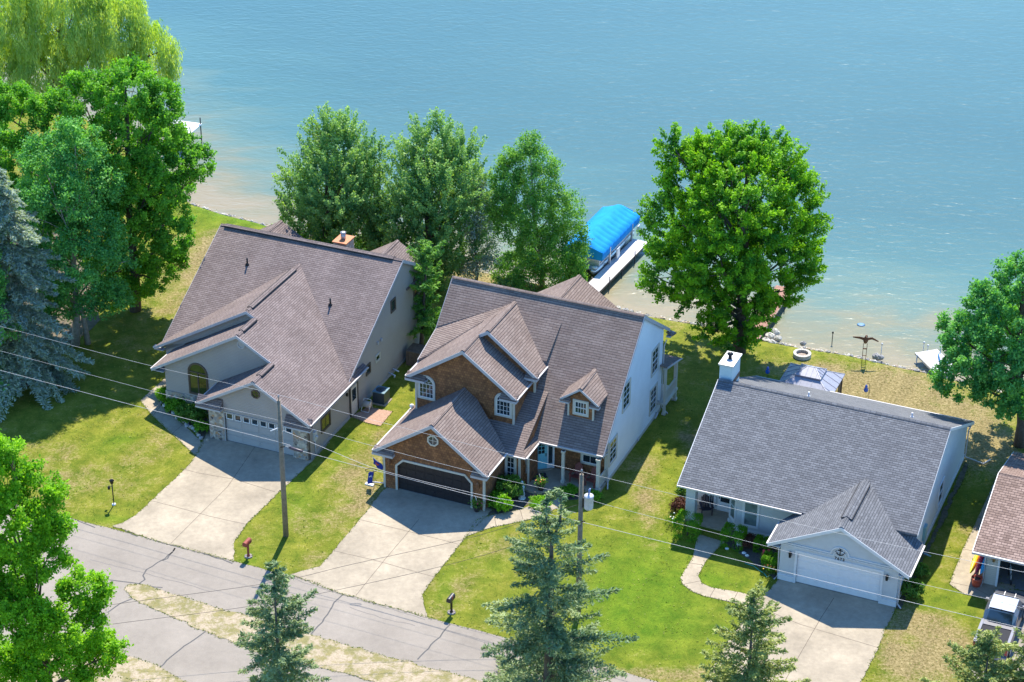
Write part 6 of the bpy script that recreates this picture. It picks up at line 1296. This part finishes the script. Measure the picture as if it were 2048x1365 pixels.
# gazebo: metal two tier roof
gx, gy = -3.78, 19.0; A3 = -.402
def h3w(x, y, z=0): return V3(15.499+math.cos(A3)*x-math.sin(A3)*y, 101.199+math.sin(A3)*x+math.cos(A3)*y, z)
root = empty('gazebo', h3w(gx, gy), A3, 'dark metal gazebo with two tier standing seam roof behind the grey roof', 'gazebo'); GZ = plain('gazebo_metal', (.30, .30, .34), .45, .15, spec=.6)
def hip(m, hx, hy, z0, rx, ry, z1):
    a = [(-hx, -hy, z0), (hx, -hy, z0), (hx, hy, z0), (-hx, hy, z0)]; b_ = [(-rx, -ry, z1), (rx, -ry, z1), (rx, ry, z1), (-rx, ry, z1)]
    for i in range(4): j = (i+1) % 4; m.face([a[i], a[j], b_[j], b_[i]]); m.face([Vector(q)-V3(0, 0, .04) for q in (b_[i], b_[j], a[j], a[i])]); m.face([a[j], a[i], Vector(a[i])-V3(0, 0, .08), Vector(a[j])-V3(0, 0, .08)])
    for i in range(4): m.bar(a[i], b_[i], .05, .04)
    for i in range(4):
        j = (i+1) % 4; A_, B_ = Vector(a[i]), Vector(a[j]); C_, D_ = Vector(b_[i]), Vector(b_[j])
        for k in range(1, 5): t_ = k/5; q = A_.lerp(B_, t_); tt = min(1, max(0, (t_-.0))); 
        for k in range(1, 5):
            t_ = k/5; q = A_.lerp(B_, t_); x_ = abs(t_-.5)*2; wi_ = (D_-C_).length/(B_-A_).length; s_ = 1 if x_ < wi_ else (1-x_)/(1-wi_); up_ = (C_+D_)/2-(A_+B_)/2; m.bar(q+V3(0, 0, .01), q+up_*s_+V3(0, 0, .01), .02, .03)
m = MB(); hip(m, 1.85, 1.75, 2.4, .72, .62, 3.0); m.build('lower_roof', GZ, root); m = MB(); hip(m, .86, .76, 3.08, .30, .02, 3.42); m.build('upper_roof', GZ, root)
for sx in (-1, 1):
    for sy in (-1, 1): m = MB(); m.box(sx*1.7-.06, sx*1.7+.06, sy*1.6-.06, sy*1.6+.06, 0, 2.4); m.build('post', BRONZE, root)
m = MB(); m.box(1.66, 1.7, -1.6, -.9, .1, 2.3); m.box(1.66, 1.7, .9, 1.6, .1, 2.3); m.build_each('curtain', BRONZE, root)
# bird sculpture
p = at(1727, 725); root = empty('bird_sculpture', p, -.1, 'rusty metal bird with outspread wings on two tall posts near the rocks', 'sculpture'); RU = plain('rusty_metal', (.17, .09, .055), .7, .3, var=.3)
m = MB(); m.tube([(-.14, 0, 0), (-.14, 0, 1.75)], .025, 6); m.tube([(.14, 0, 0), (.16, 0, 1.75)], .025, 6); m.box(-.16, .18, -.02, .02, .6, .65); m.box(-.16, .18, -.02, .02, 1.2, 1.3); m.build('post', RU, root)
m = MB(); m.blob((0, 0, 2.05), .2, .14, .34, 3, 10, 7, .05); m.blob((.03, -.05, 2.42), .11, .1, .11, 4, 8, 6, .04); m.prism([(-.02, -.12, 2.42), (.06, -.12, 2.42), (.02, -.3, 2.38)], (0, 0, .04)); m.build('body', RU, root)
for sg in (-1, 1): m = MB(); m.prism([(sg*.12, 0, 2.25), (sg*.5, 0, 2.32), (sg*1.05, 0, 2.30 if sg < 0 else 2.0), (sg*1.0, 0, 2.2 if sg < 0 else 1.92), (sg*.5, 0, 2.12), (sg*.12, 0, 2.0)], (0, .03, 0)); m.build('wing', RU, root)
root.scale = (.85, .85, .85)
for i, (u, v, lb) in enumerate([(1534, 760, 'blue garden ornament on a stake left of the gazebo'), (1737, 797, 'blue hanging ornament on a hooked stake right of the gazebo')]):
    q = on_plane(u, v, h3w(0, 18.6 if i == 0 else 19.2), V3(math.sin(-A3), math.cos(-A3), 0)) if False else at(u, v, .5)
    root = empty('garden_ornament', (q.x, q.y, 0), 0, lb, 'ornament'); m = MB(); m.tube([(0, 0, 0), (0, 0, 1.5), (-.06, 0, 1.62), (-.16, 0, 1.66), (-.22, 0, 1.55)] if i else [(0, 0, 0), (0, 0, 1.2)], .015, 6); m.build('stake', BRASS, root)
    m = MB(); cx = -.22 if i else 0; m.lathe((cx, 0, .95), [(.02, 0), (.13, .08), (.16, .22), (.07, .38), (.10, .45), (.02, .58)], 10); m.build('bottle', plain('cobalt_glass', (.01, .10, .55), .15, spec=.8), root)
# ------------------------------------------------------------ porch and drive furniture
def adiron(loc, rz, mat, label, group, name='adirondack_chair'):
    root = empty(name, loc, rz, label, 'chair', group); m = MB()
    for k in range(5): m.prism([(-.26, -.28+k*.115, .36-k*.025), (.26, -.28+k*.115, .36-k*.025), (.26, -.19+k*.115, .34-k*.025), (-.26, -.19+k*.115, .34-k*.025)], (0, 0, .03))
    m.build('seat', mat, root); m = MB()
    for k in range(5): x_ = -.24+k*.10; hh = 1.02-.05*abs(k-2)**1.5; m.prism([(x_, .24, .26), (x_+.085, .24, .26), (x_+.085, .24+.30*(hh-.26)/.75, hh), (x_, .24+.30*(hh-.26)/.75, hh)], (0, .025, 0))
    m.build('backrest', mat, root)
    for sx in (-1, 1):
        m = MB(); m.box(sx*.31-.03, sx*.31+.03, -.32, -.22, 0, .55); m.build('leg', mat, root); m = MB(); m.prism([(sx*.31-.03, -.2, .38), (sx*.31-.03, .5, 0), (sx*.31-.03, .58, 0), (sx*.31-.03, -.1, .44)], (.05, 0, 0)); m.build('leg', mat, root)
        m = MB(); m.box(sx*.33-.07, sx*.33+.07, -.36, .36, .55, .58); m.build('armrest', mat, root)
    return root
A2 = -.402
def h2w(x, y, z=0): return V3(-7.813+math.cos(A2)*x-math.sin(A2)*y, 110.754+math.sin(A2)*x+math.cos(A2)*y, z)
REDC = plain('red_chair', (.22, .055, .04), .6)
adiron(h2w(10.65, 5.25, .14), A2, REDC, 'dark red wooden armchair on the porch nearer the front door', 'red porch chairs'); adiron(h2w(11.7, 5.2, .14), A2-.1, REDC, 'dark red wooden armchair on the porch nearer the right railing', 'red porch chairs')
adiron(h3w(-6.0, 4.75, .1), A3+.5, plain('dark_wicker', (.03, .025, .035), .8), 'dark wicker armchair beside the pale square porch column', None, 'wicker_chair')
m = MB(); pdv = dv; q = h2w(8.35, 4.75, .145); m.box(-.5, .5, -.32, .32, 0, .02); o = m.build('doormat', plain('mat_dark', (.03, .03, .04), .95), None, q); o.rotation_euler[2] = A2+math.atan2(dv.y, dv.x); tag(o, 'dark doormat before the turquoise front door', 'doormat')
def planter(loc, label, cols, seed, r=.24, mat=None, group=None):
    root = empty('flower_pot', loc, 0, label, 'flower pot', group); m = MB(); m.lathe((0, 0, 0), [(r*.65, 0), (r*.8, .2), (r, .42), (r*1.08, .43), (r*1.05, .5), (r*.8, .47)], 16); m.build('pot', mat or plain('dark_pot', (.04, .025, .025), .5), root); rg = np.random.default_rng(seed); n_ = 420
    P = rg.normal(size=(n_, 3))*np.array([.18, .18, .13])+np.array([0, 0, .62]); v_, f, tn = leaves(P, unit(rg.normal(size=(n_, 3))), unit(rg.normal(size=(n_, 3))+np.array([0, 0, 1])), rg.uniform(.08, .16, n_), rg.uniform(.04, .07, n_), rg.random(n_)); raw_mesh('foliage', v_, f, LEAF['shrub'], root, tn)
    for c_ in cols:
        m = MB()
        for k in range(7): x_, y_ = rg.normal(size=2)*.17; m.blob((x_, y_, .66+rg.uniform(-.08, .14)), .055, .055, .045, k, 6, 3, .2)
        m.build('blossom', plain('petal_%d%d%d' % tuple(int(x*99) for x in c_), c_, .6), root)
    m = MB(); m.tube([(0, 0, .5), (-.05, 0, .95), (-.12, 0, 1.15)], [.02, .03, .012], 6); m.build('tall_leaf', plain('pale_leaf', (.55, .58, .50), .6), root)
planter(h2w(6.35, -.22), 'dark pot with crimson flowers at the right corner of the brown garage', [(.35, .03, .10)], 3, .22); planter(h2w(9.05, 3.4, .14), 'dark pot with orange and yellow flowers on the porch edge', [(.7, .18, .05), (.75, .6, .08)], 4, .25)
root = empty('garden_statue', h2w(8.28, 2.2), A2, 'small white stone statue of a figure beside the porch corner', 'statue'); WS = plain('white_stone', (.48, .56, .60), .7)
m = MB(); m.lathe((0, 0, 0), [(.24, 0), (.24, .08), (.17, .1), (.17, .2), (.19, .22), (.20, .3), (.15, .55), (.11, .75), (.16, .9), (.13, 1.0), (.05, 1.06), (.05, 1.08)], 14); m.blob((0, 0, 1.17), .09, .09, .11, 2, 10, 7, .02); m.build('figure', WS, root)
m = MB(); m.tube([(.14, 0, .95), (.17, -.1, .8), (.04, -.18, .82)], .035, 6); m.tube([(-.14, 0, .95), (-.17, -.1, .8), (-.04, -.18, .82)], .035, 6); m.build('arms', WS, root)
# flags on the garage corner of the cedar house
root = empty('flag', h2w(-.05, -.05, 1.5), A2, 'blue flag with red and white detail on the left corner of the brown garage', 'flag'); m = MB(); m.tube([(0, 0, .1), (-.55, -.35, .75)], .015, 6); m.build('flag_pole', TRIMW, root)
FB = plain('flag_blue', (.015, .04, .28), .8); FR = plain('flag_red', (.5, .06, .05), .8)
def cloth(parent, o_, w, h, mat, name, ph=0):
    V_ = []; 
    for j in range(9):
        for i in range(7): a, c = i/6, j/8; V_.append((o_[0]+w[0]*a+.05*math.sin(a*6+c*3+ph), o_[1]+w[1]*a+.05*math.cos(a*7+ph), o_[2]+w[2]*a-h*c))
    F_ = [[j*7+i, j*7+i+1, (j+1)*7+i+1, (j+1)*7+i] for j in range(8) for i in range(6)]
    o = raw_mesh(name, np.array(V_), np.array(F_), mat, parent, smooth=True); s_ = o.modifiers.new('s', 'SOLIDIFY'); s_.thickness = .008; return o
cl = cloth(root, (-.05, -.03, .15), (-.48, -.30, .55), .45, FB, 'flag_cloth'); cloth(cl, (-.2, -.19, .22), (-.18, -.10, .2), .12, FR, 'flag_emblem', 1)
root = empty('garden_flag', h2w(-.55, -.35, 0), A2, 'drooping dark blue garden flag standing beside the brown garage corner', 'flag'); m = MB(); m.tube([(0, 0, 0), (0, 0, 1.25)], .015, 6); m.build('flag_pole', BRASS, root)
cl = cloth(root, (-.02, -.01, 1.22), (-.30, -.12, -.12), .85, FB, 'flag_cloth', 2); cloth(cl, (-.1, -.07, .95), (-.1, -.04, -.04), .14, TRIMW, 'flag_emblem', 3)
m = MB(); m.box(-.28, .28, -.12, .12, 0, .07); o = m.build('splash_block', TRIMW, None, h2w(-.95, -.15)); o.rotation_euler[2] = A2; tag(o, 'white splash block lying in the grass beside the brown garage corner', 'splash block')
# taupe house side yard
A1 = -.394
def h1w(x, y, z=0): return V3(-19.264+math.cos(A1)*x-math.sin(A1)*y, 116.415+math.sin(A1)*x+math.cos(A1)*y, z)
root = empty('air_conditioner', h1w(8.0, 8.5), A1, 'dark blue grey air conditioning unit on a pad by the taupe side wall', 'air conditioner'); ACM = plain('ac_dark', (.035, .05, .06), .5)
m = MB(); m.box(-.42, .42, -.42, .42, .05, .85); m.build('body', ACM, root, bevel=.05); m = MB(); m.box(-.44, .44, -.44, .44, .85, .91); tp = m.build('lid', plain('ac_lid', (.10, .20, .25), .4), root, bevel=.04); m = MB(); m.lathe((0, 0, .91), [(.33, 0), (.33, .015), (.1, .02)], 20); m.lathe((0, 0, .92), [(.09, 0), (.07, .06)], 10); m.build('fan_guard', ACM, tp); m = MB(); m.box(-.55, .55, -.55, .55, 0, .05); m.build('pad', CONC, root)
root = empty('hose_reel', h1w(7.62, 7.15), A1, 'white framed hose reel cart standing on the paver pad', 'hose reel')
for sx in (-1, 1): m = MB(); m.tube([(sx*.28, -.35, 0), (sx*.26, .1, .75), (sx*.26, .3, 0)], .022, 6); m.build('frame', TRIMW, root)
m = MB(); m.tube([(-.26, 0, .42), (.26, 0, .42)], .22, 16); m.build('hose', plain('hose_beige', (.40, .36, .30), .7, var=.2, scale=30), root); m = MB(); m.tube([(-.26, .1, .78), (.26, .1, .78)], .02, 6); m.tube([(-.28, -.35, .04), (.28, -.35, .04)], .02, 6); m.build('handle', TRIMW, root)
root = empty('wood_stack', h1w(8.1, 14.2), A1, 'old wooden crate box with lid behind the air conditioner by the pine', 'wooden box'); WB = plain('old_wood', (.16, .105, .07), .9, var=.3)
m = MB()
for k in range(7): m.box(-.7+k*.2, -.7+k*.2+.18, -.6, .6, 0, 1.05)
m.build('body', WB, root); m = MB()
for k in range(6): m.box(-.72, .74, -.62+k*.21, -.62+k*.21+.19, 1.06, 1.12)
m.build('lid', WB, root)
# small lights and stones in the garden bed
for i, (x_, y_) in enumerate([(950, 1130), (775, 1155), (1050, 1250), (1010, 1215)]):
    p = at(*S3(x_, y_)); root = empty('garden_stone' if i else 'garden_sign', (p.x, p.y, 0), A3, ['small white sign board standing in the dark mulch under the bay window', 'white stone at the left end of the dark mulch bed', 'white stone nearest the lawn in the mulch bed', 'pale stone in the middle of the mulch bed'][i], 'garden sign' if i == 0 else 'stone'); m = MB()
    if i == 0: m.box(-.2, .2, -.02, .02, .15, .45); m.box(-.15, -.12, -.01, .01, 0, .15); m.box(.12, .15, -.01, .01, 0, .15)
    else: m.blob((0, 0, .06), .14, .1, .08, i, 8, 5, .15)
    m.build('board' if i == 0 else 'rock', TRIMW, root)
p = [at(*q) for q in ((1490, 1128), (1508, 1134), (1518, 1142), (1528, 1148), (1534, 1156), (1540, 1152))]; m = MB(); m.tube([q+V3(0, 0, .04) for q in p], .022, 6); tag(m.build('garden_hose', plain('hose_green', (.03, .32, .27), .5)), 'green hose curling at the edge of the mulch bed', 'hose')
# neighbour: kayaks, pot, pickup
A4 = -.40
def h4w(x, y, z=0): return V3(27.32+math.cos(A4)*x-math.sin(A4)*y, 100.89+math.sin(A4)*x+math.cos(A4)*y, z)
for i, (cx, z_, col, cn) in enumerate([(-.72, .95, (.75, .72, .04), 'yellow'), (-.42, 1.0, (.70, .03, .08), 'red'), (-.14, 1.05, (.02, .35, .62), 'blue')]):
    root = empty('kayak', h4w(cx, .7, z_), A4, '%s kayak hanging against the cream garage side wall' % cn, 'kayak', 'kayaks stored beside the garage'); V_ = []; NS = 14
    for j in range(NS+1):
        t_ = j/NS*2-1; w = .34*(1-abs(t_)**2.4)+.015
        for k in range(10): a = 2*math.pi*k/10; V_.append((w*.42*math.cos(a), t_*1.55, w*1.0*math.sin(a)+.12*t_*t_))
    F_ = [[j*10+k, j*10+(k+1) % 10, (j+1)*10+(k+1) % 10, (j+1)*10+k] for j in range(NS) for k in range(10)]
    raw_mesh('hull', np.array(V_), np.array(F_), plain('kayak_'+cn, col, .35), root, smooth=True); m = MB(); m.lathe((-.13, 0, 0), [(.01, -.15), (.05, -.1), (.05, .1), (.01, .15)], 8); m.build('cockpit', BRASS, root)
root = empty('flower_pot', at(1952, 1172), 0, 'terracotta red pot standing on the side path under the kayaks', 'pot'); m = MB(); m.lathe((0, 0, 0), [(.22, 0), (.27, .25), (.31, .5), (.33, .51), (.33, .58), (.27, .58), (.25, .45)], 18); m.build('pot', plain('terracotta', (.48, .09, .05), .5), root); m = MB(); m.lathe((0, 0, .42), [(.25, 0), (.25, .05), (.1, .07)], 16); m.build('soil', MULCH, root)
root = empty('storage_box', h4w(2.9, 1.2, .02), A4, 'white box on the dark floor inside the open garage', 'box'); m = MB(); m.box(-.25, .25, -.15, .15, 0, .22); m.build('body', TRIMW, root); m = MB(); m.box(-.26, .26, -.16, .16, .22, .26); m.build('lid', TRIMW, root)
root = empty('bicycle', h4w(1.3, 1.0, .02), A4+.3, 'bicycle leaning inside the open garage beside the left jamb', 'bicycle')
for y_ in (-.5, .5): m = MB(); m.tube([(0, y_+.33*math.cos(t_), .34+.33*math.sin(t_)) for t_ in np.linspace(0, 2*math.pi, 21)], .022, 6); m.build('wheel', BRASS, root)
m = MB()
for a, c in (((0, -.5, .34), (0, -.15, .34)), ((0, -.5, .34), (0, -.2, .8)), ((0, -.15, .34), (0, -.2, .85)), ((0, -.15, .34), (0, .38, .85)), ((0, -.2, .8), (0, .38, .85)), ((0, .38, .95), (0, .5, .34))): m.tube([a, c], .018, 6)
m.tube([(-.25, .36, .98), (.25, .36, .98)], .015, 6); m.build('frame', TRIMW, root)
# pickup, nose towards the garage
root = empty('pickup_truck', h4w(1.83, -4.45, 0), A4, 'dark grey crew cab pickup parked nose in before the open garage', 'pickup truck'); PAINT = plain('truck_paint', (.17, .17, .185), .25, .6, var=.04, spec=.7); LG = plain('truck_silver', (.42, .42, .45), .3, .6)
def xsec(m, secs):
    """body from cross sections: (y, half width bottom, half width top, z0, z1)"""
    rows = []
    for y_, wb, wt, z0, z1 in secs: rows.append([V3(-wb, y_, z0), V3(-wb*1.0, y_, z0+(z1-z0)*.7), V3(-wt, y_, z1-.02), V3(-wt*.6, y_, z1+.01), V3(wt*.6, y_, z1+.01), V3(wt, y_, z1-.02), V3(wb, y_, z0+(z1-z0)*.7), V3(wb, y_, z0)])
    for a, c in zip(rows, rows[1:]):
        for i in range(8): j = (i+1) % 8; m.face([a[i], c[i], c[j], a[j]])
    m.face(rows[0][::-1]); m.face(rows[-1])
m = MB(); xsec(m, [(-2.9, .93, .90, .5, 1.12), (-.75, .96, .92, .45, 1.15), (1.0, .96, .92, .4, 1.12), (2.3, .95, .86, .42, 1.08), (2.85, .88, .78, .5, .98)]); bd = m.build('body', PAINT, root, bevel=.03)
m = MB(); m.box(-.80, .80, -2.85, -.85, 1.14, 1.20); m.build('bed_liner', DARKIN, bd)
m = MB(); m.box(-.95, .95, -1.15, -.75, 1.15, 1.24); m.box(-.95, -.80, -2.9, -.75, 1.14, 1.27); m.box(.80, .95, -2.9, -.75, 1.14, 1.27); m.box(-.93, .93, -2.95, -2.82, .6, 1.27); m.build('bed_rail', PAINT, bd)
m = MB(); xsec(m, [(-.72, .90, .70, 1.12, 1.16), (-.42, .90, .70, 1.12, 1.82), (.2, .90, .72, 1.12, 1.88), (1.0, .90, .72, 1.12, 1.86), (1.75, .90, .76, 1.12, 1.16)]); cb = m.build('cab', PAINT, root, bevel=.03)
m = MB(); m.box(-.70, .70, -.38, .95, 1.885, 1.90); m.build('roof_reflection', plain('roof_reflection_white', (.55, .55, .57), .08, .2, spec=1.0), cb)  # pale plate painted as the white reflection on the cab roof
m = MB(); m.prism([(-.70, -.73, 1.22), (.70, -.73, 1.22), (.62, -.48, 1.76), (-.62, -.48, 1.76)], (0, -.02, .01)); m.build('rear_window', GLASS, cb); m = MB(); m.prism([(-.74, 1.66, 1.24), (.74, 1.66, 1.24), (.64, 1.10, 1.82), (-.64, 1.10, 1.82)], (0, .02, .02)); m.build('windshield', GLASS, cb)
for sx in (-1, 1):
    m = MB(); m.prism([(sx*.90, -.35, 1.2), (sx*.90, 1.4, 1.2), (sx*.765, .95, 1.74), (sx*.765, -.3, 1.74)], (sx*.015, 0, .0)); m.build('side_window', GLASS, cb)
    m = MB(); m.box(sx*1.0-.14, sx*1.0+.14, 1.15, 1.28, 1.12, 1.34); m.build('mirror', PAINT, bd)
    m = MB(); m.prism([(sx*.66, 2.86, .68), (sx*.88, 2.80, .68), (sx*.88, 2.80, .88), (sx*.66, 2.86, .88)], (0, .03, 0)); m.build('headlight', TRIMW, bd); m = MB(); m.box(sx*.88-.06, sx*.88+.06, -2.98, -2.94, .8, 1.15); m.build('taillight', FR, bd)
    for y_ in (-1.95, 1.85): m = MB(); m.tube([(sx*.72, y_, .38), (sx*.99, y_, .38)], .38, 20); w_ = m.build('wheel', plain('tyre', (.015, .015, .016), .9), root); m = MB(); m.tube([(sx*.98, y_, .38), (sx*1.0, y_, .38)], .22, 14); m.build('rim', LG, w_)
m = MB(); m.box(-.92, .92, -3.08, -2.95, .45, .66); m.build('rear_bumper', LG, bd); m = MB(); m.box(-.9, .9, 2.84, 2.98, .42, .62); m.build('front_bumper', LG, bd)
m = MB(); m.lathe((0, -.4, 1.83), [(.03, 0), (.01, .1), (.005, .14)], 8); m.build('antenna', BRASS, cb)
for x_ in (-.3, .3): m = MB(); m.box(x_-.02, x_+.02, 1.8, 2.6, 1.085, 1.10); m.build('hood_crease', LG, bd)
